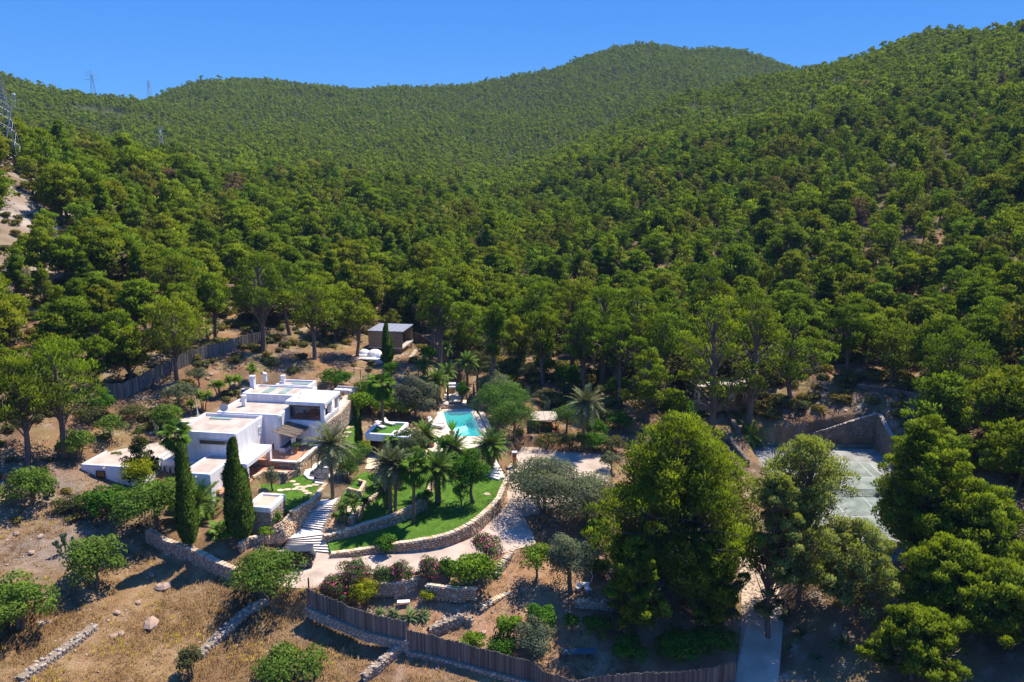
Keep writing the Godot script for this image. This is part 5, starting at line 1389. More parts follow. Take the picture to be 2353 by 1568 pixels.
	for j in wv:
		for i in 10:
			var g := []
			for e in [[0, 0], [1, 0], [1, 1], [0, 1]]:
				var s: float = (i + e[0]) / 10.0
				var t: float = (j + e[1]) / float(wv)
				var p: Vector3 = (c4[3].lerp(c4[2], s)).lerp(c4[0].lerp(c4[1], s), t) + wy
				g.append(p + Vector3.UP * noise2.get_noise_2d(p.x * 4, p.z * 4) * 0.012)
			wat.quad(g[0], g[1], g[2], g[3], Color(0.10, 0.55, 0.58))
	part("water", wat.mesh(), M.water, pool)
	# paving round the basin: one flat sheet with the pool cut out
	var deck: Array = []
	for p in patches:
		if p[0] == "pool_deck": deck = p[5]
	var hole := PackedVector2Array()
	for p in c4: hole.append(Vector2(p.x, p.z))
	var dm := MB.new()
	var strips: Array = []
	var cutx := PackedVector2Array([hole[0], hole[1], hole[2], hole[3]])
	for cell in Geometry2D.clip_polygons(PackedVector2Array(deck), cutx):
		strips.append(cell)
	# clip_polygons gives an outer ring and a hole; cut the ring in four along the pool's corners instead
	strips.clear()
	var far := 60.0
	var mid := (hole[0] + hole[2]) / 2
	for j in 4:
		var a2 := hole[j]
		var d2 := hole[(j + 1) % 4]
		var sector := PackedVector2Array([a2, d2, d2 + (d2 - mid) * far, a2 + (a2 - mid) * far])
		for piece in Geometry2D.intersect_polygons(PackedVector2Array(deck), sector): strips.append(piece)
	for piece in strips:
		var idx := Geometry2D.triangulate_polygon(piece)
		for j in range(0, idx.size(), 3):
			var q := [Vector3(piece[idx[j]].x, 4.6, piece[idx[j]].y), Vector3(piece[idx[j + 1]].x, 4.6, piece[idx[j + 1]].y), Vector3(piece[idx[j + 2]].x, 4.6, piece[idx[j + 2]].y)]
			if (q[1] - q[0]).cross(q[2] - q[0]).y < 0: q = [q[0], q[2], q[1]]
			dm.tri(q[0], q[1], q[2], Color(0.70, 0.60, 0.49))
	var cwd := Geometry2D.is_polygon_clockwise(PackedVector2Array(deck))
	for j in deck.size():
		var a3 := Vector3(deck[j - 1].x, 4.6, deck[j - 1].y)
		var d3 := Vector3(deck[j].x, 4.6, deck[j].y)
		if cwd: dm.quad(a3 + dn, a3, d3, d3 + dn, Color(0.5, 0.38, 0.27))
		else: dm.quad(a3, a3 + dn, d3 + dn, d3, Color(0.5, 0.38, 0.27))
	struct("pool_deck", dm.mesh(), M.gravel, "pale stone deck round the turquoise pool")
	var rim := MB.new()
	rim.box(Vector3(-4.75, 4.66, -112.5), Vector3(0.5, 0.12, 11.4), Color(0.74, 0.65, 0.54), Basis(Vector3.UP, deg_to_rad(11)))
	rim.box(Vector3(-3.95, 4.75, -113.2), Vector3(0.7, 0.3, 9.0), Color(0.66, 0.56, 0.45), Basis(Vector3.UP, deg_to_rad(11)))
	tag(part("poolside_bench", rim.mesh(), M.plaster, self), "long low stone bench along the right side of the pool", "bench")
	# dining pergola on the right
	var dp := thing("dining_pergola", "pale canvas covered timber pergola over the outdoor dining area", "pergola", Vector3(4.78, 3.30, -111.70), 0.05)
	for q in [[-1.6, 0.0], [-0.5, 0.0], [1.7, 0.0], [-1.6, -3.3], [1.7, -3.3]]:
		bxp("post", dp, Vector3(q[0], 0.9, q[1]), Vector3(0.14, 2.2, 0.14), Color(0.10, 0.06, 0.04), M.wood)
	for q in [0.0, -1.65, -3.3]: bxp("beam", dp, Vector3(0.05, 2.0, q), Vector3(3.8, 0.16, 0.12), Color(0.12, 0.075, 0.05), M.wood)
	for j in 4: bxp("canopy", dp, Vector3(-1.4 + j * 0.98, 2.15, -1.65), Vector3(0.94, 0.06, 4.0), Color(0.44, 0.38, 0.31), M.cloth, Basis(Vector3(1, 0, 0), 0.03))
	var dt := thing("dining_table", "long orange wood table under the canvas pergola", "table", Vector3(5.74, 3.30, -112.93))
	bxp("tabletop", dt, Vector3(0, 0.74, 0), Vector3(2.4, 0.06, 0.9), Color(0.45, 0.2, 0.07), M.wood)
	for j in 4: bxp("leg", dt, Vector3(1.1 * (1 if j & 1 else -1), 0.36, 0.36 * (1 if j & 2 else -1)), Vector3(0.08, 0.72, 0.08), Color(0.35, 0.16, 0.06), M.wood)
	# the small stone house in the trees
	var sh := thing("stone_cottage", "small brown stone cottage half hidden by pines above the tennis court", "cottage", Vector3(35.3, 5.2, -121.5), -0.05)
	var wl := MB.new()
	wl.box(Vector3(0, 1.1, 0), Vector3(5.0, 4.0, 4.4), Color(0.25, 0.155, 0.095))
	part("wall", wl.mesh(), M.stone, sh)
	bxp("roof", sh, Vector3(0, 3.2, 0), Vector3(5.5, 0.24, 5.0), Color(0.42, 0.36, 0.30), M.roof)
	for q in [-0.9, 1.3]:
		bxp("window", sh, Vector3(q, 1.6, 2.22), Vector3(0.7, 0.8, 0.06), Color(0.06, 0.06, 0.07), M.glass)
		for e in [-0.42, 0.42]: bxp("frame", sh, Vector3(q + e, 1.6, 2.25), Vector3(0.14, 1.0, 0.08), Color(0.45, 0.40, 0.35), M.plaster)
	bxp("door", sh, Vector3(0.3, 0.9, 2.23), Vector3(0.9, 1.9, 0.06), Color(0.11, 0.06, 0.035), M.wood)
	bxp("porch_roof", sh, Vector3(-5.0, 3.0, 0.6), Vector3(2.6, 0.12, 4.0), Color(0.50, 0.44, 0.38), M.roof, Basis(Vector3(0, 0, 1), -0.12))
	for q in [[-6.0, 2.4], [-4.2, 2.4], [-6.0, -1.0]]: bxp("post", sh, Vector3(q[0], 1.5, q[1]), Vector3(0.3, 3.0, 0.3), Color(0.55, 0.5, 0.48), M.plaster)
	bxp("porch_floor", sh, Vector3(-4.8, -0.3, 0.6), Vector3(4.4, 0.8, 4.4), Color(0.35, 0.24, 0.16), M.stone)
	bxp("rail", sh, Vector3(-5.2, 0.35, 2.9), Vector3(3.6, 0.16, 0.2), Color(0.45, 0.38, 0.34), M.plaster, Basis(Vector3(0, 0, 1), -0.35))
	stone_wall("cottage_wall", "dark stone terrace wall below the hidden cottage", [Vector3(26.29, 5.65, -123.26), Vector3(27.02, 4.47, -118.94), Vector3(30.27, 4.74, -119.79), Vector3(33.89, 5.18, -120.66), Vector3(36.95, 5.55, -121.19)], [1.4, 1.4, 1.4, 1.3, 1.2], 0.4, 0.4, "wall", false, 0.4)
	stone_wall("cottage_wall", "curved dark wall beside the drooping palm left of the tennis court", [Vector3(33.77, 4.48, -119.41), Vector3(34.15, 3.55, -116.86), Vector3(34.21, 2.95, -114.51)], [1.2, 1.2, 1.2], 0.4, 0.4, "wall", false, 0.6)
	stone_wall("bank_wall", "dark curved wall above the lane left of the tennis court", [Vector3(32.38, 2.72, -112.53), Vector3(32.41, 2.39, -110.17), Vector3(32.89, 1.97, -107.29), Vector3(33.08, 1.65, -105.18)], [1.3, 1.3, 1.3, 1.3], 0.4, 0.4, "wall", false, 0.7)
	# the lane's wall and the pylon footing come with their own builders

func build_court() -> void:
	var u := Vector3(1.00, 0.00, 0.05)
	var v := Vector3(-0.05, 0.00, 1.00)
	var o := Vector3(46.00, 0.00, -108.40)
	var bs := Basis(u, Vector3.UP, v)
	var ct := thing("tennis_court", "worn pale green tennis court sunk into the right hillside", "tennis court", o)
	ct.transform = Transform3D(bs, o)
	bxp("slab", ct, Vector3(-0.8, -0.1, 11.6), Vector3(18.8, 0.2, 35.8), Color(0.31, 0.31, 0.295), M.court)
	bxp("playing_surface", ct, Vector3(0, 0.004, 11.885), Vector3(10.97, 0.008, 23.77), Color(0.245, 0.285, 0.245), M.court)
	var line := Color(0.52, 0.53, 0.51)
	for q in [[0.0, 0.0, 10.97, 0.08], [0, 23.77, 10.97, 0.08], [-5.485, 11.885, 0.08, 23.77], [5.485, 11.885, 0.08, 23.77], [-4.115, 11.885, 0.08, 23.6], [4.115, 11.885, 0.08, 23.6], [0, 5.49, 8.1, 0.08], [0, 18.28, 8.1, 0.08], [0, 11.885, 0.08, 12.7]]:
		bxp("line", ct, Vector3(q[0], 0.012, q[1]), Vector3(q[2], 0.006, q[3]), line, M.paint)
	var net := thing("tennis_net", "dark sagging net across the middle of the tennis court", "net", o)
	net.transform = Transform3D(bs, bs * Vector3(0, 0, 11.885) + o)
	for s in [-5.9, 5.9]: bxp("post", net, Vector3(s, 0.53, 0), Vector3(0.08, 1.06, 0.08), Color(0.05, 0.08, 0.06), M.metal)
	var nm := MB.new()
	for i in 60: nm.box(Vector3(-5.85 + i * 0.198, 0.48, 0), Vector3(0.035, 0.84, 0.01), Color(0.02, 0.03, 0.03))
	for i in 8: nm.box(Vector3(0, 0.1 + i * 0.11, 0.006), Vector3(11.7, 0.03, 0.01), Color(0.02, 0.03, 0.03))
	part("mesh", nm.mesh(), M.cloth, net, "stuff")
	bxp("band", net, Vector3(0, 0.92, 0.004), Vector3(11.7, 0.06, 0.04), Color(0.4, 0.42, 0.42), M.cloth)
	bxp("low_wall", ct, Vector3(-0.8, 0.3, -6.1), Vector3(18.6, 0.6, 0.25), Color(0.14, 0.19, 0.15), M.court)
	# retaining walls at its back and right
	var w1 := thing("court_wall", "dark stone retaining wall rising to a corner behind the tennis court", "wall", o)
	w1.transform = Transform3D(bs, o)
	var bw := MB.new()
	var pr := [Vector3(-4.5, 0, -6.6), Vector3(8.75, 0, -6.6), Vector3(8.75, 5.4, -6.6), Vector3(-4.5, 0.8, -6.6)]
	bw.quad(pr[0], pr[1], pr[2], pr[3], Color(0.24, 0.20, 0.165))
	var bk := Vector3(0, 0, -0.6)
	bw.quad(pr[3], pr[2], pr[2] + bk, pr[3] + bk, Color(0.48, 0.43, 0.38))
	bw.quad(pr[1] + bk, pr[0] + bk, pr[3] + bk, pr[2] + bk, Color(0.24, 0.20, 0.165))
	bw.quad(pr[0] + bk, pr[0], pr[3], pr[3] + bk, Color(0.24, 0.20, 0.165))
	var rt := [Vector3(8.75, 0, -6.6), Vector3(8.75, 0, 12), Vector3(8.75, 1.2, 12), Vector3(8.75, 3.0, 0), Vector3(8.75, 5.4, -6.6)]
	bw.tri(rt[0], rt[1], rt[2], Color(0.24, 0.20, 0.165))
	bw.tri(rt[0], rt[2], rt[3], Color(0.24, 0.20, 0.165))
	bw.tri(rt[0], rt[3], rt[4], Color(0.24, 0.20, 0.165))
	var rr := Vector3(0.6, 0, 0)
	bw.quad(rt[3], rt[3] + rr, rt[4] + rr, rt[4], Color(0.48, 0.43, 0.38))
	bw.quad(rt[2], rt[2] + rr, rt[3] + rr, rt[3], Color(0.48, 0.43, 0.38))
	bw.quad(rt[1] + rr, rt[0] + rr, rt[3] + rr, rt[2] + rr, Color(0.24, 0.20, 0.165))
	part("wall_core", bw.mesh(), M.stone, w1)
	var ss := MB.new()
	for i in 900:
		var s := rng.randf_range(-4.3, 8.6)
		var t := rng.randf() * lerpf(0.8, 5.4, (s + 4.5) / 13.25)
		ss.stone(Vector3(s, t, -6.6), Vector3(0.5, 0.3, 0.16), Color(0.25, 0.205, 0.17) * rng.randf_range(0.75, 1.3), Basis(Vector3(0, 0, 1), rng.randf_range(-0.2, 0.2)), rng)
	for i in 700:
		var s := rng.randf_range(-6.3, 11.5)
		var t := rng.randf() * (lerpf(5.4, 3.0, (s + 6.6) / 6.6) if s < 0 else lerpf(3.0, 1.2, s / 12))
		ss.stone(Vector3(8.75, t, s), Vector3(0.5, 0.3, 0.16), Color(0.25, 0.205, 0.17) * rng.randf_range(0.75, 1.3), Basis(Vector3.UP, -PI / 2) * Basis(Vector3(0, 0, 1), rng.randf_range(-0.2, 0.2)), rng)
	part("wall_stones", ss.mesh(), M.stone, w1, "stuff")
	for i in 6:
		var fp := MB.new()
		fp.tube([Vector3(-9.5 + i * 3.55, 0, -6.4), Vector3(-9.5 + i * 3.55, 4.2, -6.4)], [0.035, 0.03], 5, Color(0.10, 0.16, 0.13))
		part("fence_post", fp.mesh(), M.metal, ct)

func pylon(h: float, w: float, arms: Array, steel: Color) -> Node3D:      # lattice tower
	var o := Node3D.new()
	var legs := []
	for k in 4:
		var sx := 1.0 if k & 1 else -1.0
		var sz := 1.0 if k & 2 else -1.0
		legs.append([Vector3(sx * w, 0, sz * w), Vector3(sx * w * 0.16, h, sz * w * 0.16)])
		var b := MB.new()
		b.tube([legs[k][0] - Vector3.UP, legs[k][1]], [w * 0.045, w * 0.03], 5, steel)
		part("leg", b.mesh(), M.metal, o)
	var br := MB.new()
	for j in 9:
		var t0 := 1.0 - pow(0.80, j)
		var t1 := minf(1.0 - pow(0.80, j + 1), 1.0)
		for k in 4:
			var A = legs[[0, 1, 3, 2][k]]
			var B = legs[[1, 3, 2, 0][k]]
			for q in [[A[0].lerp(A[1], t0), B[0].lerp(B[1], t1)], [B[0].lerp(B[1], t0), A[0].lerp(A[1], t1)], [A[0].lerp(A[1], t1), B[0].lerp(B[1], t1)]]:
				br.tube([q[0], q[1]], [w * 0.02, w * 0.02], 4, steel, false)
	part("bracing", br.mesh(), M.metal, o)
	for a in arms:
		var b := MB.new()
		for s in [-1, 1]:
			for z in [-1, 1]:
				b.tube([Vector3(0, a[0] * h + 0.3, z * w * 0.2), Vector3(s * a[1], a[0] * h, 0)], [w * 0.025, w * 0.02], 4, steel, false)
			b.tube([Vector3(0, a[0] * h + h * 0.05, 0), Vector3(s * a[1], a[0] * h, 0)], [w * 0.025, w * 0.02], 4, steel, false)
			b.tube([Vector3(s * a[1], a[0] * h, 0), Vector3(s * a[1], a[0] * h - h * 0.05, 0)], [w * 0.03, w * 0.03], 4, steel, false)
		part("crossarm", b.mesh(), M.metal, o)
	return o

func build_things() -> void:
	# the parked off-roader, nose to the left
	var car := thing("off_road_car", "black boxy off-road car parked at the foot of the white steps", "car", Vector3(-23.45, 0.08, -78.05), PI + 0.06)
	var black := Color(0.014, 0.016, 0.022)
	M.car = mat(0.35)
	M.car.metallic_specular = 0.35
	M.car.clearcoat_enabled = true
	M.car.clearcoat = 0.35
	M.car.clearcoat_roughness = 0.05
	var b := MB.new()      # x runs forward
	b.box(Vector3(0, 0.86, 0), Vector3(4.3, 0.62, 1.66), black)
	b.box(Vector3(1.32, 1.21, 0), Vector3(1.5, 0.10, 1.5), black)
	b.box(Vector3(2.18, 0.62, 0), Vector3(0.16, 0.24, 1.7), Color(0.09, 0.09, 0.10))
	b.box(Vector3(-2.2, 0.6, 0), Vector3(0.16, 0.22, 1.66), Color(0.3, 0.3, 0.31))
	part("body", b.mesh(), M.car, car)
	b = MB.new()
	var lo := [Vector3(-2.12, 1.17, 0.8), Vector3(0.72, 1.17, 0.8), Vector3(0.72, 1.17, -0.8), Vector3(-2.12, 1.17, -0.8)]
	var hi := [Vector3(-2.06, 1.9, 0.70), Vector3(0.42, 1.9, 0.70), Vector3(0.42, 1.9, -0.70), Vector3(-2.06, 1.9, -0.70)]
	for k in 4: b.quad(lo[k], lo[(k + 1) % 4], hi[(k + 1) % 4], hi[k], black)
	part("cabin", b.mesh(), M.car, car)
	b = MB.new()
	b.box(Vector3(-0.82, 1.93, 0), Vector3(2.6, 0.09, 1.5), Color(0.055, 0.06, 0.075))
	for k in 5: b.box(Vector3(-0.82, 1.985, -0.6 + k * 0.3), Vector3(2.4, 0.02, 0.03), Color(0.05, 0.055, 0.065))
	part("roof", b.mesh(), M.car, car)
	for s in [-1, 1]:
		for q in [[-1.72, 0.62], [-0.88, 0.86], [0.08, 0.80]]:
			bxp("window", car, Vector3(q[0], 1.54, s * 0.765), Vector3(q[1], 0.48, 0.05), Color(0.012, 0.014, 0.018), M.glass, Basis(Vector3.RIGHT, -s * 0.13))
		bxp("sill", car, Vector3(0, 0.47, s * 0.84), Vector3(2.4, 0.14, 0.12), Color(0.25, 0.25, 0.26), M.metal)
		bxp("side_strip", car, Vector3(-0.1, 0.95, s * 0.84), Vector3(3.9, 0.06, 0.03), Color(0.10, 0.10, 0.11), M.paint)
		bxp("mirror", car, Vector3(0.7, 1.3, s * 0.95), Vector3(0.14, 0.2, 0.2), black, M.car)
		bxp("headlight", car, Vector3(2.17, 0.98, s * 0.62), Vector3(0.06, 0.24, 0.24), Color(0.7, 0.72, 0.75), M.glass)
		bxp("tail_light", car, Vector3(-2.17, 0.72, s * 0.7), Vector3(0.05, 0.12, 0.2), Color(0.35, 0.02, 0.02), M.glass)
		for x in [-1.42, 1.42]:
			var f := MB.new()
			for k in 8:
				var t0 := PI * k / 8.0
				var t1 := PI * (k + 1) / 8.0
				var z0: float = 0.84 * s
				var z1: float = 0.93 * s
				var pa := Vector3(x + cos(t0) * 0.5, 0.42 + sin(t0) * 0.46, z0)
				var pb := Vector3(x + cos(t1) * 0.5, 0.42 + sin(t1) * 0.46, z0)
				var dz := Vector3(0, 0, z1 - z0)
				if s > 0: f.quad(pa, pb, pb + dz, pa + dz, Color(0.28, 0.29, 0.31))
				else: f.quad(pb, pa, pa + dz, pb + dz, Color(0.28, 0.29, 0.31))
				f.quad(Vector3(x + cos(t0) * 0.5, 0.42 + sin(t0) * 0.46, z1), Vector3(x + cos(t1) * 0.5, 0.42 + sin(t1) * 0.46, z1), Vector3(x + cos(t1) * 0.43, 0.42 + sin(t1) * 0.39, z1), Vector3(x + cos(t0) * 0.43, 0.42 + sin(t0) * 0.39, z1), Color(0.30, 0.31, 0.33))
			part("wheel_arch", f.mesh(), M.paint, car)
			var w := MB.new()
			w.tube([Vector3(x, 0.39, s * 0.60), Vector3(x, 0.39, s * 0.64), Vector3(x, 0.39, s * 0.84), Vector3(x, 0.39, s * 0.88)], [0.34, 0.39, 0.39, 0.33], 18, Color(0.02, 0.02, 0.02))
			var wh := part("wheel", w.mesh(), M.paint, car)
			w = MB.new()
			w.tube([Vector3(x, 0.39, s * 0.80), Vector3(x, 0.39, s * 0.885)], [0.24, 0.22], 14, Color(0.32, 0.33, 0.34))
			part("rim", w.mesh(), M.metal, wh)
	b = MB.new()
	b.tube([Vector3(-2.16, 1.15, 0), Vector3(-2.2, 1.15, 0), Vector3(-2.40, 1.15, 0), Vector3(-2.44, 1.15, 0)], [0.34, 0.38, 0.38, 0.33], 18, Color(0.10, 0.105, 0.11))
	part("spare_wheel", b.mesh(), M.car, car)
	bxp("windscreen", car, Vector3(0.59, 1.54, 0), Vector3(0.05, 0.5, 1.3), Color(0.012, 0.014, 0.018), M.glass, Basis(Vector3(0, 0, 1), 0.39))
	# garden furniture
	var lounger := Node3D.new()
	bxp("frame", lounger, Vector3(0, 0.25, 0.25), Vector3(0.68, 0.08, 1.4), Color(0.62, 0.57, 0.52), M.wood)
	bxp("mattress", lounger, Vector3(0, 0.34, 0.25), Vector3(0.64, 0.10, 1.38), Color(0.66, 0.60, 0.54), M.cloth)
	bxp("backrest", lounger, Vector3(0, 0.58, -0.72), Vector3(0.64, 0.10, 0.8), Color(0.66, 0.60, 0.54), M.cloth, Basis(Vector3.RIGHT, 0.7))
	for k in 4: bxp("leg", lounger, Vector3(0.28 * (1 if k & 1 else -1), 0.11, 0.25 + 0.6 * (1 if k & 2 else -1)), Vector3(0.06, 0.24, 0.06), Color(0.5, 0.46, 0.42), M.wood)
	lounger.set_meta("category", "sun lounger")
	for s in [[Vector3(-18.25, 6.25, -105.35), "beige sun lounger on the pool house roof, nearer its left edge", 0.75, 1.0], [Vector3(-17.27, 6.25, -106.68), "beige sun lounger on the pool house roof behind the tall fan palm trunk", 0.95, 1.0], [Vector3(-11.23, 4.60, -111.76), "white sun lounger on the left pool deck under the low palm", 1.1, 1.25], [Vector3(-10.95, 4.60, -110.37), "white sun lounger on the left pool deck, the one nearer the house", 1.1, 1.25]]:
		place(lounger, "sun_lounger", s[1], s[0], Vector3.ONE * s[3], s[2])
	var sofa := thing("pool_sofa", "long low brown daybed sofa at the head of the swimming pool", "sofa", Vector3(-8.91, 4.60, -120.20), deg_to_rad(3))
	bxp("platform", sofa, Vector3(0, 0.14, 0), Vector3(4.4, 0.28, 1.2), Color(0.40, 0.26, 0.17), M.wood)
	for k in [-0.55, 0.55]:
		bxp("seat_cushion", sofa, Vector3(k, 0.38, 0), Vector3(1.06, 0.2, 1.0), Color(0.30, 0.22, 0.18), M.cloth)
		bxp("back_cushion", sofa, Vector3(k, 0.62, -0.5), Vector3(1.04, 0.42, 0.24), Color(0.27, 0.20, 0.165), M.cloth)
	var cab := thing("outdoor_bar", "white masonry outdoor bar with slatted wooden doors behind the pool", "bar", Vector3(-10.03, 4.62, -128.16), deg_to_rad(8))
	bxp("counter", cab, Vector3(0, 0.55, -0.4), Vector3(1.2, 1.1, 0.8), Color(0.78, 0.75, 0.72), M.plaster)
	bxp("top", cab, Vector3(0, 1.3, -0.9), Vector3(1.4, 0.4, 0.9), Color(0.72, 0.69, 0.66), M.plaster)
	for k in 5: bxp("slat", cab, Vector3(-0.4 + k * 0.2, 0.45, 0.02), Vector3(0.17, 0.8, 0.06), Color(0.46, 0.28, 0.09), M.wood)
	var pil := thing("brick_pillar", "slim rust coloured pillar with metal cap at the driveway's turning circle", "pillar", Vector3(0.34, 2.00, -101.61))
	bxp("shaft", pil, Vector3(0, 0.75, 0), Vector3(0.55, 1.5, 0.55), Color(0.42, 0.17, 0.07), M.stone)
	bxp("lantern", pil, Vector3(0, 1.75, 0), Vector3(0.5, 0.6, 0.5), Color(0.08, 0.07, 0.07), M.metal)
	bxp("cap", pil, Vector3(0, 2.12, 0), Vector3(0.72, 0.1, 0.72), Color(0.5, 0.5, 0.52), M.paint)
	var wt := thing("white_table", "low white slab table standing on the bare earth of the orchard", "table", Vector3(-11.05, -1.89, -73.29), 0.1)
	bxp("tabletop", wt, Vector3(0, 0.5, 0), Vector3(1.25, 0.08, 0.5), Color(0.8, 0.79, 0.77), M.paint)
	for k in [-0.5, 0.5]: bxp("trestle", wt, Vector3(k, 0.2, 0), Vector3(0.1, 0.52, 0.42), Color(0.55, 0.5, 0.45), M.wood)
	var sw := thing("ring_swing", "white hoop garden swing seat beside the olive tree in the orchard", "swing seat", Vector3(7.60, -1.51, -76.50), 0.3)
	var hoop := []
	var hr := []
	for k in 25:
		hoop.append(Vector3(cos(TAU * k / 24) * 0.95, 0.95 + sin(TAU * k / 24) * 0.95, 0))
		hr.append(0.035)
	b = MB.new()
	b.tube(hoop, hr, 5, Color(0.8, 0.8, 0.8))
	part("hoop", b.mesh(), M.paint, sw)
	bxp("seat", sw, Vector3(0, 0.35, 0.1), Vector3(1.0, 0.08, 0.5), Color(0.75, 0.74, 0.72), M.cloth)
	var wc := Node3D.new()
	bxp("seat", wc, Vector3(0, 0.4, 0), Vector3(0.6, 0.1, 0.55), Color(0.8, 0.8, 0.8), M.paint)
	bxp("backrest", wc, Vector3(0, 0.68, -0.26), Vector3(0.6, 0.5, 0.06), Color(0.8, 0.8, 0.8), M.paint, Basis(Vector3.RIGHT, -0.2))
	for k in 4: bxp("leg", wc, Vector3(0.24 * (1 if k & 1 else -1), 0.16, 0.22 * (1 if k & 2 else -1)), Vector3(0.05, 0.42, 0.05), Color(0.7, 0.7, 0.7), M.paint)
	wc.set_meta("category", "chair")
	place(wc, "garden_chair", "white garden chair in the orchard, right of the hoop swing", Vector3(7.97, -1.78, -75.73), Vector3.ONE, 0.5)
	place(wc, "garden_chair", "white garden chair in the orchard, left of the hoop swing", Vector3(6.91, -1.64, -75.89), Vector3.ONE * 0.85, -0.8)
	var pp := thing("long_table", "long blue grey weathered table in the shade by the bottom fence", "table", Vector3(6.46, -4.82, -68.79), 0.04)
	bxp("tabletop", pp, Vector3(0, 0.78, 0), Vector3(3.3, 0.08, 0.9), Color(0.085, 0.13, 0.15), M.wood)
	for k in [-1.5, -0.5, 0.5, 1.5]:
		for z in [-0.35, 0.35]: bxp("leg", pp, Vector3(k, 0.36, z), Vector3(0.1, 0.76, 0.1), Color(0.12, 0.14, 0.15), M.wood)
	var gp := thing("gate_post", "dark upright post at the top end of the front reed fence", "post", Vector3(-20.58, 0.00, -73.27))
	b = MB.new()
	b.tube([Vector3.DOWN * 1.2, Vector3.UP * 1.25], [0.09, 0.08], 7, Color(0.10, 0.07, 0.05))
	part("shaft", b.mesh(), M.wood, gp)
	var tub := thing("white_bathtub", "old white tub lying on the slope below the grey fence", "bathtub", Vector3(-48.16, 11.29, -120.47), 0.9)
	b = MB.new()
	b.rock(Vector3(0, 0.3, 0), Vector3(0.9, 0.35, 0.45), Color(0.74, 0.70, 0.62), rng)
	part("shell", b.mesh(), M.paint, tub)
	bxp("inside", tub, Vector3(0, 0.6, 0), Vector3(1.1, 0.06, 0.5), Color(0.35, 0.3, 0.25), M.paint)
	# terracotta pots
	var pots := [[Vector3(-28.44, 5.00, -98.80), "terracotta pot with a round shrub beside the front pergola column", 1.0], [Vector3(-27.72, 5.00, -102.72), "terracotta pot with a round shrub beside the middle pergola column", 0.9], [Vector3(-8.46, 4.60, -106.80), "brown pot with a banana plant at the pool's near left corner", 1.0], [Vector3(-6.85, 4.60, -121.84), "dark pot at the far right corner of the pool deck", 0.8], [Vector3(-10.91, 4.40, -102.37), "terracotta bowl on the pale paving below the pool", 0.7]]
	for p in pots:
		var pt := thing("plant_pot", p[1], "plant pot", p[0])
		b = MB.new()
		b.tube([Vector3.ZERO, Vector3(0, 0.3, 0), Vector3(0, 0.62, 0), Vector3(0, 0.66, 0)], [0.22, 0.36, 0.40, 0.44], 12, Color(0.40, 0.17, 0.085) if p[2] > 0.75 else Color(0.48, 0.22, 0.11))
		part("pot", b.mesh(), M.tile, pt)
		var leaves := MB.new()
		if "banana" in p[1]:
			for k in 9:
				var d := Vector3(cos(k * 2.4), 1.6 + 0.2 * (k % 3), sin(k * 2.4)).normalized()
				var s := d.cross(Vector3.UP).normalized() * 0.22
				leaves.leaf(Vector3(0, 0.6, 0), Vector3(0, 0.6, 0) + d * 1.1 + s, Vector3(0, 0.6, 0) + d * 1.1 - s, Vector3.UP, Color(0.06, 0.15, 0.02))
				leaves.leaf(Vector3(0, 0.6, 0) + d * 1.1 - s, Vector3(0, 0.6, 0) + d * 1.1 + s, Vector3(0, 0.5, 0) + d * 1.9, Vector3.UP, Color(0.08, 0.19, 0.025))
		elif "shrub" in p[1]:
			blob(leaves, Vector3(0, 1.1, 0), Vector3(0.55, 0.5, 0.55), 260, 0.14, Color(0.06, 0.13, 0.02), Color(0.16, 0.26, 0.04), 0.5, 0.2, true)
		else:
			blob(leaves, Vector3(0, 0.8, 0), Vector3(0.35, 0.3, 0.35), 90, 0.14, Color(0.06, 0.13, 0.02), Color(0.14, 0.22, 0.04), 0.5, 0.2, true)
		part("plant", leaves.mesh(), M.leaf, pt)
	# power line towers
	var steel := Color(0.30, 0.31, 0.33)
	var p1 := pylon(24.0, 2.6, [[0.62, 4.5], [0.74, 3.2]], steel)
	p1.set_meta("category", "pylon")
	place(p1, "pylon", "nearest lattice power pylon at the left edge with an orange warning ball", Vector3(-117.2, 42.53, -190), Vector3(1, 0.80, 1), 0.3)
	var ball := MB.new()
	ball.rock(Vector3(-0.2, 24.6, 0.2), Vector3(0.55, 0.6, 0.55), Color(0.6, 0.16, 0.05), rng)
	part("warning_ball", ball.mesh(), M.paint, p1)
	bxp("footing", p1, Vector3(2.4, 0.3, 2.4), Vector3(1.8, 1.6, 1.8), Color(0.45, 0.24, 0.14), M.stone)
	var p2 := pylon(30.0, 2.8, [[0.72, 6.5], [0.84, 5.0], [0.93, 4.0]], Color(0.42, 0.47, 0.55))
	p2.set_meta("category", "pylon")
	place(p2, "pylon", "distant lattice pylon standing on the bare patch of the left saddle", Vector3(-383.75, 92.24, -761.19), Vector3.ONE, 0.5, "pylons on the ridge")
	place(p2, "pylon", "small far lattice pylon on the skyline left of the middle hill", Vector3(-430.0, 113.08, -985), Vector3.ONE, -0.6, "pylons on the ridge")
	place(p2, "pylon", "pale slim lattice pylon rising from trees on the middle left slope", Vector3(-243.99, 51.33, -570.23), Vector3.ONE * 0.62, 0.2, "pylons on the ridge")
	for c in get_children():      # the far towers stand on the hills as built
		if str(c.name).begins_with("pylon") and c != p1: c.position.y = natural(c.position.x, c.position.z) - 0.5
	var pole := thing("leaning_pole", "thin pale leaning pole beside the nearest power pylon", "pole", Vector3(-114.29, 43.76, -183.00))
	b = MB.new()
	b.tube([Vector3(0, -1.5, 0), Vector3(4.3, 13.2, 0)], [0.13, 0.09], 6, Color(0.60, 0.62, 0.58))
	part("shaft", b.mesh(), M.paint, pole)
	b = MB.new()
	b.rock(Vector3(4.4, 13.3, 0), Vector3(0.5, 0.35, 0.4), Color(0.6, 0.66, 0.66), rng)
	part("lamp_head", b.mesh(), M.paint, pole)
	b = MB.new()
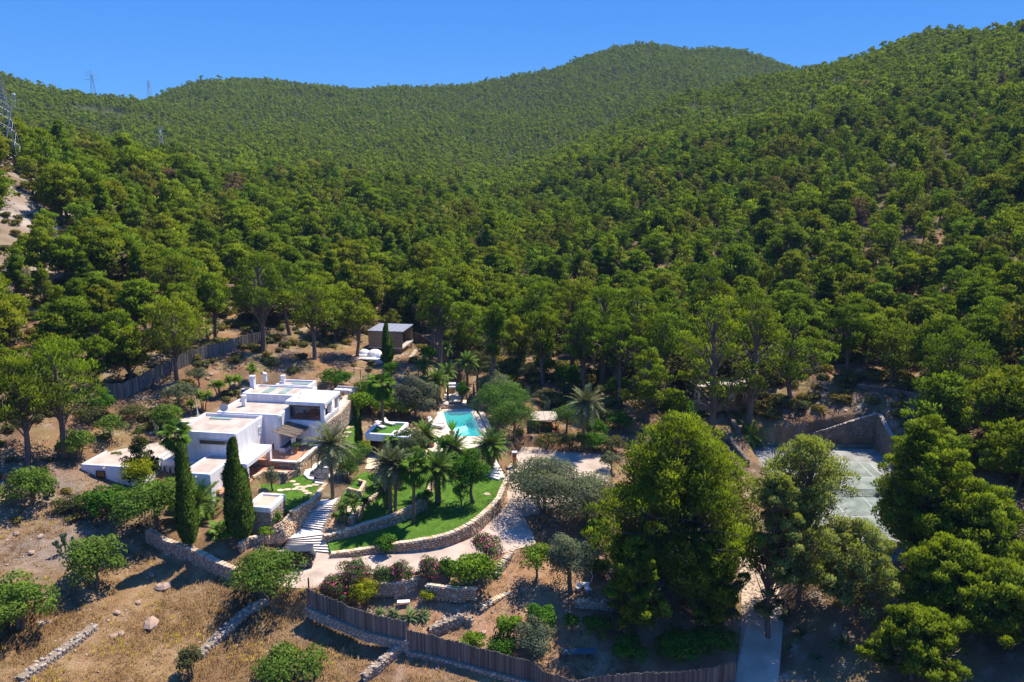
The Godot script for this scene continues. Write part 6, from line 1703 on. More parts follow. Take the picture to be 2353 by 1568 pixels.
	b.tube([Vector3(4.7, 13.2, 0), Vector3(4.5, 10.6, 0)], [0.06, 0.05], 5, Color(0.5, 0.55, 0.55))
	part("stay", b.mesh(), M.paint, pole)
	# boulders lying in the dry field
	for q in [[Vector3(-36.13, -0.83, -75.04), 0.95, "big flat pinkish boulder alone in the middle of the dry field"], [Vector3(-37.94, -0.21, -76.51), 0.5, "pale boulder just above the big flat boulder"], [Vector3(-35.49, -2.08, -70.21), 1.15, "long pale rock slab showing through the grass below the big flat boulder"], [Vector3(-39.03, -1.21, -70.89), 0.45, "pale rock left of the long rock slab"], [Vector3(-37.50, -1.99, -68.51), 0.5, "grey boulder below the rock left of the long slab"], [Vector3(-38.04, -1.95, -68.00), 0.5, "pink boulder close to the end of the tumbled wall"], [Vector3(-37.72, -1.13, -72.62), 0.42, "small pink boulder above the long rock slab"], [Vector3(-50.74, 2.92, -78.94), 0.55, "boulder right of the bare grey ground at the left"], [Vector3(-50.31, 2.35, -76.51), 0.5, "boulder at the lower edge of the bare grey ground at the left"], [Vector3(-53.09, 3.35, -78.77), 0.5, "pale boulder at the left edge of the photo on the bare grey ground"], [Vector3(-44.57, -0.41, -67.74), 0.6, "boulder at the right foot of the big carob bush at the left edge"], [Vector3(-44.04, -0.49, -68.05), 0.45, "pale stone next to the boulder at the foot of the left carob bush"], [Vector3(-5.48, -2.12, -72.77), 0.4, "lone grey boulder in the orchard above the tumbled wall"], [Vector3(-2.75, -3.17, -70.53), 0.45, "pair of grey stones in the orchard right of the tumbled wall"]]:
		b = MB.new()
		b.rock(Vector3.ZERO, Vector3(q[1], q[1] * 0.42, q[1] * 0.7), Color(0.42, 0.30, 0.23) * rng.randf_range(0.9, 1.1), rng)
		var r := tag(part("boulder", b.mesh(), M.stone, self), q[2], "boulder", "boulders in the field and orchard") as Node3D
		r.position = q[0] + Vector3.UP * q[1] * 0.12
		r.rotation.y = rng.randf() * TAU

var KIND := {
	"olive": [Color(0.085, 0.108, 0.056), Color(0.205, 0.235, 0.135), 0.38],
	"carob": [Color(0.048, 0.100, 0.018), Color(0.185, 0.290, 0.045), 0.5],
	"lush": [Color(0.028, 0.080, 0.012), Color(0.105, 0.235, 0.025), 0.5],
	"citrus": [Color(0.055, 0.125, 0.012), Color(0.210, 0.330, 0.030), 0.55],
	"oleander": [Color(0.035, 0.075, 0.020), Color(0.125, 0.190, 0.055), 0.3],
	"yellow": [Color(0.120, 0.165, 0.010), Color(0.360, 0.370, 0.020), 0.4],
	"pepper": [Color(0.045, 0.110, 0.022), Color(0.150, 0.260, 0.055), 0.22],
	"grey": [Color(0.090, 0.100, 0.060), Color(0.190, 0.200, 0.130), 0.4],
	"scrub": [Color(0.060, 0.070, 0.025), Color(0.150, 0.160, 0.060), 0.45],
}

func shrub(called: String, kind: String, label: String, category: String, at: Vector3, h: float, r: float, ry := 0.0, size := 0.2, dense := 1.0, stems := 1, group := "", flower := Color(0, 0, 0, 0), nf := 0) -> Node3D:
	var k: Array = KIND[kind]
	if ry == 0.0: ry = minf(h * 0.5, r)
	var n := int(clampf(12 + r * 8, 10, 56))
	size *= 0.74
	var per := int(dense * clampf(r * ry * 26.0 / (size * size) / n * 0.70, 40, 700))
	var o := leafy(h, r, ry, n, per, size, k[0], k[1], k[2], stems, Color(0.17, 0.135, 0.10), 0.36, flower, nf)
	o.set_meta("category", category)
	place(o, called, label, at, Vector3.ONE, rng.randf() * TAU, group)
	return o

func build_plants() -> void:
	# cypresses
	var cy := cypress(13.6, 1.05, 9000, 0.3)
	cy.set_meta("category", "cypress tree")
	place(cy, "cypress", "tall slender dark cypress in front of the white house, the left one", Vector3(-34.86, 1.90, -79.33), Vector3(1, 0.84, 1))
	cy = cypress(11.6, 1.5, 12000, 0.3, 0.72)
	cy.set_meta("category", "cypress tree")
	place(cy, "cypress", "broad double-topped cypress between the house and the white steps", Vector3(-29.73, 2.00, -80.74), Vector3(1, 0.97, 1), 0.2)
	cy = cypress(5.2, 0.5, 2500, 0.22)
	cy.set_meta("category", "cypress tree")
	place(cy, "cypress", "small thin cypress beside the pool house", Vector3(-20.88, 4.40, -102.89))
	cy = cypress(7.0, 0.95, 5000, 0.3, 0.75)
	cy.set_meta("category", "cypress tree")
	place(cy, "cypress", "dark cypress standing before the wooden studio", Vector3(-21.48, 8.25, -133.53), Vector3.ONE, 0.4)
	# feather palms
	var grey1 := Color(0.24, 0.265, 0.135)
	var grey2 := Color(0.085, 0.11, 0.045)
	var green1 := Color(0.165, 0.275, 0.040)
	var green2 := Color(0.05, 0.105, 0.016)
	var fan1 := Color(0.14, 0.24, 0.03)
	var fan2 := Color(0.045, 0.10, 0.014)
	for q in [
		["feather", Vector3(-21.46, 2.95, -88.96), 6.9, 3.3, 58, 0.17, grey1, grey2, -0.75, Vector3.ZERO, false, "grey green date palm growing from the landing at the top of the steps"],
		["feather", Vector3(10.01, 2.10, -106.95), 7.2, 3.3, 62, 0.22, grey1, grey2, -0.8, Vector3(0.35, 0, 0), true, "tall date palm with orange fruit casting its shadow on the turning circle"],
		["feather", Vector3(-14.13, 0.90, -86.12), 7.6, 2.9, 46, 0.17, grey1, grey2, -0.8, Vector3(-0.1, 0, 0), true, "twin-trunked date palm with orange fruit on the lowest lawn, left trunk"],
		["feather", Vector3(-13.56, 0.95, -85.94), 7.2, 2.7, 40, 0.16, grey1, grey2, -0.8, Vector3(0.3, 0, -0.3), true, "twin-trunked date palm with orange fruit on the lowest lawn, right trunk"],
		["feather", Vector3(-8.90, 2.60, -89.41), 4.0, 2.9, 66, 0.30, green1, green2, -0.75, Vector3.ZERO, false, "dense dark green palm with a thick trunk in the middle of the lawns"],
		["feather", Vector3(-7.67, 3.00, -99.23), 2.5, 2.6, 56, 0.26, green1, green2, -0.7, Vector3.ZERO, false, "green palm below the near end of the swimming pool"],
		["feather", Vector3(-2.84, 3.00, -98.27), 3.3, 2.9, 66, 0.32, green1, green2, -0.8, Vector3.ZERO, false, "large bright green palm at the right end of the lawns by the white patio"],
		["feather", Vector3(-12.07, 3.70, -105.66), 1.5, 2.6, 44, 0.25, green1, green2, -0.5, Vector3.ZERO, false, "low spreading palm left of the pool beside the white loungers"],
		["feather", Vector3(-36.01, 1.60, -85.15), 2.6, 3.4, 56, 0.30, green1, green2, -0.7, Vector3.ZERO, false, "arching palm half hidden behind the slender left cypress"],
		["feather", Vector3(-14.86, 2.52, -87.44), 2.2, 2.2, 40, 0.24, green1, green2, -0.75, Vector3.ZERO, false, "low dark palm behind the twin date palms on the middle lawn"],
		["feather", Vector3(-14.81, 7.11, -129.19), 2.2, 2.2, 36, 0.16, green1, green2, -0.4, Vector3.ZERO, false, "young palm just right of the studio's retaining wall"],
		["feather", Vector3(-11.58, 7.71, -136.18), 2.9, 1.9, 34, 0.16, green1, green2, -0.4, Vector3.ZERO, false, "young palm in the middle of the bare slope behind the pool"],
		["feather", Vector3(-10.40, 4.60, -124.09), 4.9, 2.1, 34, 0.15, green1, green2, -0.5, Vector3.ZERO, false, "slim palm rising beside the white outdoor bar"],
		["feather", Vector3(-7.42, 6.58, -127.70), 3.6, 2.3, 38, 0.17, green1, green2, -0.45, Vector3.ZERO, false, "young palm on a thin trunk right of the bare slope"],
		["feather", Vector3(-11.69, 5.50, -120.13), 3.6, 2.6, 48, 0.22, green1, green2, -0.6, Vector3.ZERO, false, "bushy palm at the left head of the swimming pool"],
		["feather", Vector3(36.48, 0.34, -115.33), 1.2, 3.2, 40, 0.25, Color(0.22, 0.34, 0.06), Color(0.08, 0.16, 0.02), -0.6, Vector3.ZERO, false, "bright drooping palm on the bank left of the tennis court"],
		["fan", Vector3(-17.98, 3.70, -105.96), 8.6, 2.1, 40, 0.16, fan1, fan2, -0.9, Vector3(-0.1, 0, 0), false, "tall fan palm on a thin trunk before the pool house"],
		["fan", Vector3(-11.36, 1.20, -85.31), 7.0, 2.1, 40, 0.16, fan1, fan2, -0.9, Vector3(0.25, 0, 0), false, "fan palm with brown skirt on the lowest lawn right of the twin date palms"],
		["fan", Vector3(-40.45, 2.80, -90.94), 7.4, 2.1, 36, 0.16, fan1, fan2, -0.9, Vector3.ZERO, false, "fan palm behind the slender left cypress against the white house"],
		["fan", Vector3(-15.97, 3.60, -101.39), 2.0, 1.6, 30, 0.16, Color(0.20, 0.32, 0.04), fan2, -0.7, Vector3.ZERO, false, "low bright fan palm before the pool house door"]]:
		var pm := palm(q[0], q[2], q[3], q[4], q[5], q[6], q[7], q[8], q[9], q[10])
		pm.set_meta("category", "palm tree")
		place(pm, "palm_tree", q[11], q[1], Vector3.ONE, rng.randf() * TAU if q[9] == Vector3.ZERO else 0.0)
	# olives and other grey trees
	shrub("olive_tree", "olive", "great spreading olive tree between the plaza and the orchard, left crown", "olive tree", Vector3(3.85, 1.37, -88.34), 6.4, 4.9, 3.0, 0.24, 1.7, 2)
	shrub("olive_tree", "olive", "great spreading olive tree between the plaza and the orchard, right crown", "olive tree", Vector3(8.79, 0.26, -87.40), 6.0, 4.6, 2.8, 0.24, 1.7, 2)
	shrub("olive_tree", "olive", "silvery olive tree beside the hoop swing in the orchard", "olive tree", Vector3(6.25, -1.66, -75.66), 6.2, 2.6, 2.7, 0.2, 1.5, 2)
	shrub("olive_tree", "olive", "round silvery olive tree near the front fence", "olive tree", Vector3(2.28, -4.51, -68.32), 3.9, 2.05, 1.5, 0.19, 1.7)
	shrub("olive_tree", "olive", "small silvery shrub at the right edge of the turning circle", "olive tree", Vector3(13.25, 1.97, -100.46), 2.6, 1.6, 1.3, 0.2, 1.0)
	shrub("olive_tree", "olive", "young grey olive on the house lawn beside the stepping stones", "olive tree", Vector3(-29.14, 3.20, -90.61), 3.0, 1.0, 1.3, 0.17, 0.7)
	shrub("evergreen_tree", "grey", "big round dark grey green tree left of the swimming pool", "tree", Vector3(-14.60, 4.85, -114.70), 5.8, 3.4, 3.0, 0.24, 1.7)
	KIND["grey"] = [Color(0.055, 0.075, 0.035), Color(0.150, 0.185, 0.090), 0.4]
	shrub("evergreen_tree", "grey", "grey green carob bush between the pool house and the palms", "tree", Vector3(-13.76, 3.60, -101.76), 3.6, 2.7, 1.9, 0.2, 1.2)
	shrub("pepper_tree", "pepper", "feathery green weeping tree at the right of the pool, far crown", "tree", Vector3(-1.65, 4.40, -114.44), 6.2, 3.8, 3.1, 0.28, 1.4)
	shrub("pepper_tree", "pepper", "feathery green weeping tree at the right of the pool, near crown", "tree", Vector3(0.37, 3.30, -108.99), 6.0, 3.6, 3.0, 0.28, 1.4)
	shrub("pepper_tree", "olive", "dull green tree beyond the weeping tree beside the pool", "tree", Vector3(-1.72, 5.23, -119.62), 4.6, 2.6, 2.2, 0.24, 0.9)
	shrub("pepper_tree", "pepper", "soft green weeping tree before the canvas pergola", "tree", Vector3(8.17, 3.36, -111.89), 4.6, 2.3, 2.3, 0.22, 1.2)
	shrub("pepper_tree", "pepper", "feathery grey green tree between date palm and pool house", "tree", Vector3(-20.56, 3.62, -94.94), 3.6, 2.3, 1.9, 0.2, 0.9)
	shrub("ficus", "citrus", "bright green spreading shrub mass below the tall fan palm, left part", "shrub", Vector3(-22.08, 5.50, -114.71), 3.6, 2.8, 1.8, 0.26, 1.4, 4)
	shrub("ficus", "citrus", "bright green spreading shrub mass below the tall fan palm, right part", "shrub", Vector3(-17.34, 4.99, -114.31), 3.6, 3.0, 1.8, 0.26, 1.4, 4)
	shrub("ficus", "lush", "dark green tree behind the tall fan palm", "tree", Vector3(-21.65, 5.80, -117.23), 4.4, 2.6, 2.0, 0.24, 1.0, 2)
	shrub("citrus_tree", "lush", "leafy green citrus tree on the lowest lawn by the bright palm", "tree", Vector3(-4.79, 2.00, -89.06), 6.6, 2.5, 2.7, 0.22, 0.9)
	shrub("young_tree", "lush", "slim young tree on the lowest lawn left of the thick palm", "young tree", Vector3(-10.07, 1.70, -87.14), 3.3, 0.8, 1.2, 0.18, 0.8)
	shrub("young_tree", "lush", "slim young tree on the lowest lawn before the citrus tree", "young tree", Vector3(-6.10, 1.70, -87.14), 4.2, 0.9, 1.4, 0.18, 0.8)
	shrub("lemon_tree", "citrus", "big glossy bright green lemon tree at the edge of the driveway", "tree", Vector3(-3.70, -1.21, -75.22), 3.9, 2.7, 1.9, 0.27, 1.0, 2)
	shrub("persimmon_tree", "citrus", "yellow green fruit tree on a thin trunk left of the silvery olive", "tree", Vector3(2.64, -1.12, -76.49), 4.4, 2.0, 1.5, 0.2, 0.7)
	shrub("orange_tree", "lush", "tall dark glossy citrus behind the round silvery olive", "tree", Vector3(3.00, -3.60, -70.57), 3.5, 1.7, 1.6, 0.22, 1.1)
	shrub("orange_tree", "citrus", "light green citrus bush left of the round silvery olive", "tree", Vector3(-0.21, -3.46, -70.20), 2.6, 1.35, 1.2, 0.22, 1.0)
	shrub("orange_tree", "lush", "small citrus tree alone on the bare orchard floor", "young tree", Vector3(5.89, -3.63, -71.18), 2.0, 0.9, 0.7, 0.2, 1.0)
	shrub("low_bush", "lush", "low dark bush against the front reed fence", "bush", Vector3(-1.06, -4.08, -68.62), 1.5, 1.6, 0.8, 0.2, 1.0, 3)
	shrub("low_bush", "citrus", "low pale green bush leaning over the front reed fence", "bush", Vector3(-3.90, -3.73, -69.09), 1.4, 1.3, 0.7, 0.2, 0.9, 3)
	shrub("low_bush", "lush", "dark bush in the shadow at the edge of the tall pines' orchard floor", "bush", Vector3(8.57, -3.96, -71.07), 2.2, 1.6, 1.1, 0.2, 1.0, 3)
	# oleanders
	var pink := Color(0.62, 0.07, 0.22)
	var ol := "oleanders along the driveway"
	shrub("oleander", "oleander", "pink oleander standing alone where the driveway bends, the most rounded", "oleander", Vector3(-2.58, 0.43, -78.31), 3.0, 2.0, 1.5, 0.19, 1.1, 4, ol, pink, 16)
	shrub("oleander", "oleander", "narrow pink oleander above the orchard steps", "oleander", Vector3(-8.52, -0.73, -75.91), 2.9, 1.45, 1.5, 0.18, 1.0, 4, ol, pink, 14)
	shrub("oleander", "oleander", "oleander with pink flowers on its right side by the orchard steps", "oleander", Vector3(-11.57, -0.85, -75.36), 2.8, 1.5, 1.4, 0.18, 1.0, 4, ol, pink, 9)
	shrub("oleander", "oleander", "mostly green oleander between two pink ones along the driveway", "oleander", Vector3(-13.33, -1.05, -75.22), 2.5, 1.5, 1.2, 0.18, 1.0, 4, ol, pink, 2)
	shrub("oleander", "oleander", "tall pink oleander beside the parking area, the upper one", "oleander", Vector3(-16.37, -0.81, -75.29), 3.0, 1.9, 1.5, 0.18, 1.0, 4, ol, pink, 9)
	shrub("oleander", "oleander", "low wide pink oleander above the front reed fence", "oleander", Vector3(-17.83, -1.61, -74.24), 2.6, 1.9, 1.3, 0.18, 1.0, 4, ol, pink, 11)
	shrub("low_bush", "lush", "dark green bush between the narrow oleander and the lemon tree", "bush", Vector3(-6.77, -0.74, -76.36), 2.4, 1.3, 1.2, 0.2, 1.0, 3)
	shrub("low_bush", "yellow", "yellow green shrub behind the front reed fence", "bush", Vector3(-14.81, -1.94, -73.38), 3.0, 1.6, 1.5, 0.17, 0.9, 3)
	shrub("low_bush", "yellow", "small yellow shrub at the orchard's upper edge", "bush", Vector3(-8.61, -1.84, -73.37), 1.7, 0.9, 0.8, 0.15, 0.7, 3)
	shrub("low_bush", "lush", "round green bush at the foot of the curved wall", "bush", Vector3(-13.80, 0.30, -80.15), 2.5, 1.35, 1.2, 0.2, 1.1, 3)
	shrub("oleander", "oleander", "long oleander hedge before the canvas pergola, left end", "oleander", Vector3(5.03, 2.10, -108.15), 2.3, 2.0, 1.1, 0.2, 1.0, 4, "oleander hedge at the plaza", Color(0.6, 0.05, 0.1), 4)
	shrub("oleander", "oleander", "long oleander hedge before the canvas pergola, right end", "oleander", Vector3(8.38, 2.29, -107.34), 2.3, 2.0, 1.1, 0.2, 1.0, 4, "oleander hedge at the plaza", Color(0.6, 0.05, 0.1), 5)
	shrub("low_bush", "lush", "dark bush behind the tall date palm of the turning circle", "bush", Vector3(12.20, 2.91, -110.89), 2.9, 2.1, 1.5, 0.22, 1.0, 3)
	shrub("low_bush", "scrub", "dull green bush on the slope right of the tall date palm", "bush", Vector3(13.83, 3.44, -115.74), 2.6, 1.9, 1.3, 0.22, 0.8, 3)
	# the left: carobs, scrub and the garden trees before the house
	shrub("carob_tree", "carob", "spreading carob tree in front of the parked car", "carob tree", Vector3(-25.39, -1.62, -74.32), 5.0, 3.9, 2.1, 0.26, 1.0, 1)
	shrub("carob_tree", "carob", "round carob bush in the dry field beside the prickly pear", "carob tree", Vector3(-42.21, -0.03, -73.48), 5.6, 2.9, 2.7, 0.26, 1.0, 2)
	shrub("carob_tree", "carob", "big carob bush cut by the left edge of the dry field", "carob tree", Vector3(-45.85, -0.28, -66.68), 5.2, 3.4, 2.7, 0.26, 1.05, 2)
	shrub("carob_tree", "carob", "large dark carob bush left of the white house", "carob tree", Vector3(-54.13, 4.60, -83.48), 4.4, 2.9, 2.2, 0.24, 1.1, 2)
	shrub("carob_tree", "carob", "broad carob bush at the bottom edge left of the front fence", "carob tree", Vector3(-20.69, -4.70, -65.34), 2.8, 3.6, 1.6, 0.26, 1.0, 3)
	shrub("upright_bush", "scrub", "upright dark bush alone at the bottom of the dry field", "bush", Vector3(-29.53, -4.20, -64.80), 3.4, 1.25, 1.7, 0.18, 0.8, 2)
	shrub("mimosa_tree", "carob", "wide grey green tree before the white house, left of the slender cypress", "tree", Vector3(-39.71, 2.65, -82.06), 5.2, 4.0, 2.5, 0.26, 1.5, 2)
	shrub("mimosa_tree", "lush", "light green tree before the white house's left corner", "tree", Vector3(-45.18, 2.56, -83.15), 4.2, 2.5, 2.0, 0.25, 1.4, 2)
	shrub("yellow_tree", "yellow", "yellow flowering tree in front of the white house", "tree", Vector3(-43.31, 3.07, -87.27), 5.8, 2.3, 1.9, 0.2, 0.9)
	shrub("small_bush", "scrub", "straggly bush below the white house's left corner", "bush", Vector3(-50.25, 3.75, -83.75), 2.0, 1.7, 1.0, 0.18, 0.7, 3)
	shrub("scrub_bush", "olive", "grey olive behind the tall roof block of the white house", "olive tree", Vector3(-47.00, 8.48, -108.02), 3.6, 2.5, 1.8, 0.2, 0.9, 2)
	shrub("scrub_bush", "carob", "green bush just above the white house's left wing", "bush", Vector3(-47.03, 7.24, -102.83), 3.2, 2.0, 1.6, 0.2, 0.9, 2)
	shrub("scrub_bush", "scrub", "grey scrub above the white house's left wing", "bush", Vector3(-51.17, 8.02, -102.54), 2.6, 2.1, 1.3, 0.18, 0.7, 2)
	shrub("scrub_bush", "carob", "small leaning tree between two scrub bushes left of the house", "tree", Vector3(-51.97, 7.07, -98.14), 3.3, 2.0, 1.4, 0.2, 0.8, 1)
	shrub("scrub_bush", "carob", "dark carob at the far left of the white house's wing", "tree", Vector3(-53.75, 6.39, -93.39), 3.6, 2.3, 1.8, 0.22, 0.9, 2)
	shrub("scrub_bush", "lush", "dark green bush in front of the grey fence's lower end", "bush", Vector3(-55.44, 9.07, -102.80), 3.4, 2.0, 1.7, 0.22, 0.9, 2)
	shrub("scrub_bush", "scrub", "yellowish scrub between the big left pine and the house", "bush", Vector3(-56.17, 8.66, -100.52), 2.6, 2.6, 1.3, 0.2, 0.8, 2)
	shrub("scrub_bush", "olive", "wispy leaning olive on the slope above the white house", "olive tree", Vector3(-46.50, 9.62, -113.95), 3.2, 1.7, 1.2, 0.18, 0.6, 1)
	shrub("scrub_bush", "lush", "dark round shrub under the pine behind the white house", "bush", Vector3(-27.96, 7.47, -121.79), 3.0, 2.5, 1.5, 0.24, 1.1, 3)
	shrub("scrub_bush", "grey", "grey brown bush before the short dark fence", "bush", Vector3(2.81, 6.36, -128.90), 3.0, 2.2, 1.5, 0.22, 0.9, 3)
	shrub("scrub_bush", "lush", "bright green round tree right of the grey brown bush", "tree", Vector3(5.38, 6.44, -130.83), 4.0, 1.9, 2.0, 0.24, 1.0, 1)
	shrub("scrub_bush", "yellow", "bright low hedge before the short dark fence", "bush", Vector3(-0.72, 6.50, -128.48), 1.4, 1.6, 0.7, 0.2, 1.0, 3)
	shrub("scrub_bush", "olive", "small grey bush on the slope above the canvas pergola", "bush", Vector3(4.61, 5.12, -121.59), 2.0, 1.4, 1.0, 0.2, 0.9, 2)
	shrub("scrub_bush", "lush", "green bush at the foot of the pines right of the date palm", "bush", Vector3(17.08, 4.81, -125.42), 3.4, 2.3, 1.7, 0.24, 0.9, 2)
	shrub("scrub_bush", "lush", "bright green creeper bush above the foremost pine's top", "bush", Vector3(26.25, 3.24, -118.01), 3.4, 2.4, 1.7, 0.24, 1.0, 2)
	shrub("scrub_bush", "lush", "dark strelitzia clump below the wooden studio's cypress", "bush", Vector3(-20.39, 7.57, -129.07), 2.4, 1.6, 1.2, 0.26, 0.9, 4)
	shrub("scrub_bush", "lush", "dark glossy shrub at the right head of the pool", "bush", Vector3(-8.01, 4.60, -123.28), 3.4, 1.3, 1.7, 0.24, 0.9, 3)
	shrub("vine", "citrus", "yellow green creeper hanging over the rubble slope", "creeper", Vector3(-27.04, 2.20, -80.81), 1.0, 0.8, 0.6, 0.16, 0.9, 2)
	shrub("vine", "carob", "green bush at the corner of the small stone outbuilding", "bush", Vector3(-26.62, 2.40, -82.75), 1.9, 0.9, 0.95, 0.17, 0.9, 2)
	shrub("vine", "yellow", "yellow flowering shrub beside the pool house door", "bush", Vector3(-19.68, 3.92, -100.69), 2.2, 1.0, 1.1, 0.17, 0.8, 2)
	shrub("vine", "lush", "low green shrub under the young fan palm left of the larger cypress", "bush", Vector3(-30.89, 2.00, -80.16), 1.3, 1.3, 0.65, 0.17, 0.9, 3)
	for q in [[Vector3(-19.98, 3.83, -99.12), "pepper", "leafy shrub left of the pool house door"], [Vector3(-20.82, 3.52, -93.50), "pepper", "shrub beside the sunbed terrace's stone wall"], [Vector3(-12.81, 3.60, -99.00), "carob", "green shrub between the low fan palm and the middle palms"], [Vector3(-9.04, 4.60, -99.83), "lush", "shrub behind the dense dark palm"], [Vector3(-8.01, 2.45, -96.86), "carob", "shrub below the palm at the pool's near end"], [Vector3(-16.17, 3.03, -91.41), "lush", "shrub at the back of the middle lawn"], [Vector3(-14.10, 2.79, -93.26), "lush", "shrub behind the twin date palms' crowns"], [Vector3(-6.18, 2.66, -100.21), "carob", "shrub between the citrus tree and the pool paving"], [Vector3(-24.55, 5.00, -114.55), "citrus", "leafy shrub beside the upper deck's tall stone wall"], [Vector3(-22.26, 5.65, -115.66), "citrus", "bright shrub behind the pool house's left side"], [Vector3(-14.07, 5.83, -121.72), "lush", "shrub beneath the bushy palm at the pool's head"], [Vector3(-15.82, 4.96, -115.01), "carob", "shrub at the foot of the round dark grey green tree"]]:
		shrub("garden_bush", q[1], q[2], "bush", q[0], 2.4, 1.6, 1.2, 0.22, 1.2, 3)
	for q in [[Vector3(11.02, -4.10, -71.22), "scrub", "dim brownish bush under the huge pine, the farthest left", 2.6, 1.6], [Vector3(13.53, -3.65, -72.62), "scrub", "dim brownish tree under the huge pine", 3.6, 2.2], [Vector3(11.66, -5.25, -68.85), "lush", "shaded shrub between the huge pine and the front fence", 2.6, 2.0], [Vector3(16.36, -5.32, -69.32), "lush", "dark shaded shrub mass against the front fence's right part", 3.0, 2.6], [Vector3(19.88, -5.13, -70.17), "lush", "dark shrub at the fence's end beside the lane", 3.0, 2.2], [Vector3(9.27, -1.21, -78.31), "lush", "green bush on the red earth right of the silvery olive", 2.0, 1.3], [Vector3(9.78, -0.41, -83.46), "citrus", "bright green small tree right of the great olive", 3.4, 1.5], [Vector3(-2.76, 5.74, -122.93), "olive", "grey green tree behind the weeping tree by the pool", 3.8, 2.6], [Vector3(1.45, 5.08, -119.61), "pepper", "soft green shrub between weeping tree and small grey bush", 2.6, 1.7], [Vector3(7.11, 4.65, -119.87), "scrub", "dull shrub just above the canvas pergola", 2.4, 1.7], [Vector3(9.73, 5.00, -123.64), "scrub", "dull shrub behind the tall date palm's crown", 2.6, 2.0], [Vector3(12.19, 3.77, -117.03), "grey", "grey green shrub right of the date palm's trunk", 2.6, 1.9], [Vector3(16.17, 2.99, -113.81), "lush", "dark shrub on the shaded slope above the turning circle", 2.8, 2.2], [Vector3(11.28, 2.48, -107.37), "lush", "dark shrub beside the right end of the oleander hedge", 2.6, 2.2], [Vector3(14.28, 2.25, -106.61), "scrub", "shaded shrub at the far right of the turning circle", 2.4, 2.0], [Vector3(-0.16, 6.80, -130.97), "scrub", "brownish bush at the forest edge beyond the bright hedge", 3.2, 2.2], [Vector3(9.56, 5.93, -129.32), "lush", "dark bush at the foot of the forest above the date palm", 3.2, 2.4], [Vector3(-14.70, 7.96, -137.01), "lush", "bright green bush at the foot of the tall pine trunks by the studio", 2.8, 1.7], [Vector3(-9.60, 7.86, -143.94), "scrub", "dull bush before the dark forest fence", 3.0, 2.2], [Vector3(-3.55, 6.72, -129.37), "grey", "grey green bush right of the slanting pine trunk", 3.0, 2.2], [Vector3(-5.44, 7.27, -133.96), "scrub", "olive brown bush behind the young palm on the bare slope", 3.2, 2.4], [Vector3(-47.77, 3.28, -84.16), "carob", "leafy green shrub under the light green tree before the house", 2.6, 1.9], [Vector3(-37.94, 2.49, -84.43), "carob", "dark shrub at the foot of the slender cypress", 2.6, 1.8]]:
		shrub("garden_bush", q[1], q[2], "bush", q[0], q[3], q[4], q[3] * 0.5, 0.24, 1.2, 3)
	# yuccas and other rosettes
	var yu := []
	for k in 3:
		yu.append(spiky(70, 1.0, [2.2, 3.0, 1.6][k], [3, 4, 2][k], Color(0.19, 0.30, 0.045), Color(0.06, 0.12, 0.015)))
		yu[k].set_meta("category", "yucca")
	var rows := [[Vector3(-45.65, 7.43, -104.67), 0, "first yucca from the left in the row behind the white house"], [Vector3(-44.85, 7.63, -106.25), 2, "second yucca from the left in the row behind the white house"], [Vector3(-43.86, 7.83, -108.20), 1, "third and widest yucca in the row behind the white house"], [Vector3(-43.32, 8.62, -113.00), 0, "yucca above the satellite dish behind the white house"], [Vector3(-41.91, 8.54, -114.44), 1, "yucca left of the tallest chimney behind the white house"], [Vector3(-41.14, 8.73, -116.40), 0, "yucca next to the tallest chimney of the white house"], [Vector3(-40.29, 9.13, -119.05), 1, "last yucca of the row above the tallest chimney"]]
	for r in rows: place(yu[r[1]], "yucca", r[2], r[0], Vector3.ONE * rng.randf_range(0.95, 1.2), rng.randf() * TAU, "yuccas behind the house")
	var ag := spiky(46, 0.8, 0.0, 1, Color(0.20, 0.27, 0.12), Color(0.09, 0.14, 0.06), 0.08)
	ag.set_meta("category", "agave")
	for r in [[Vector3(-13.25, -2.22, -72.59), "spiky rosette on the orchard's left side nearest the yellow shrub", 1.0], [Vector3(-12.01, -2.20, -72.56), "spiky rosette beside the white slab table", 1.0], [Vector3(-11.54, -2.31, -72.29), "small spiky rosette right of the white slab table", 0.7], [Vector3(-10.35, -2.35, -72.14), "large spiky clump at the kink of the front fence", 1.7], [Vector3(-9.00, -2.35, -72.13), "dark spiky clump right of the fence kink", 1.4], [Vector3(28.95, -4.01, -71.15), "agave in the shade right of the lane", 1.6], [Vector3(32.22, -3.80, -69.55), "agave right of the grey tree trunk by the lane", 1.7], [Vector3(28.75, -3.96, -74.60), "agave high beside the lane at the dark trunk", 1.6], [Vector3(29.34, -4.69, -68.40), "agave at the foot of the grey tree trunk by the lane", 1.2], [Vector3(27.51, -4.81, -70.31), "small agave on the litter right of the lane", 0.8]]:
		place(ag, "agave", r[1], r[0], Vector3.ONE * r[2], rng.randf() * TAU, "agaves")
	var dr := spiky(60, 0.7, 2.2, 4, Color(0.14, 0.20, 0.05), Color(0.05, 0.09, 0.02), 0.05)
	dr.set_meta("category", "dragon plant")
	for r in [[Vector3(-18.98, 1.90, -84.72), "leggy dragon plant on bare stems in the planting bed, left", 1.1], [Vector3(-17.64, 2.00, -84.67), "leggy dragon plant on bare stems in the planting bed, right", 1.25], [Vector3(-19.84, 1.60, -84.40), "small single dragon plant near the side wall of the steps", 0.7]]:
		place(dr, "dragon_plant", r[1], r[0], Vector3.ONE * r[2], rng.randf() * TAU)
	var yp := palm("fan", 1.5, 1.6, 26, 0.10, Color(0.19, 0.30, 0.06), Color(0.07, 0.13, 0.02), -0.5)
	yp.set_meta("category", "palm tree")
	place(yp, "palm_tree", "young pale fan palm on the terrace between the two cypresses", Vector3(-32.48, 0.60, -82.07))
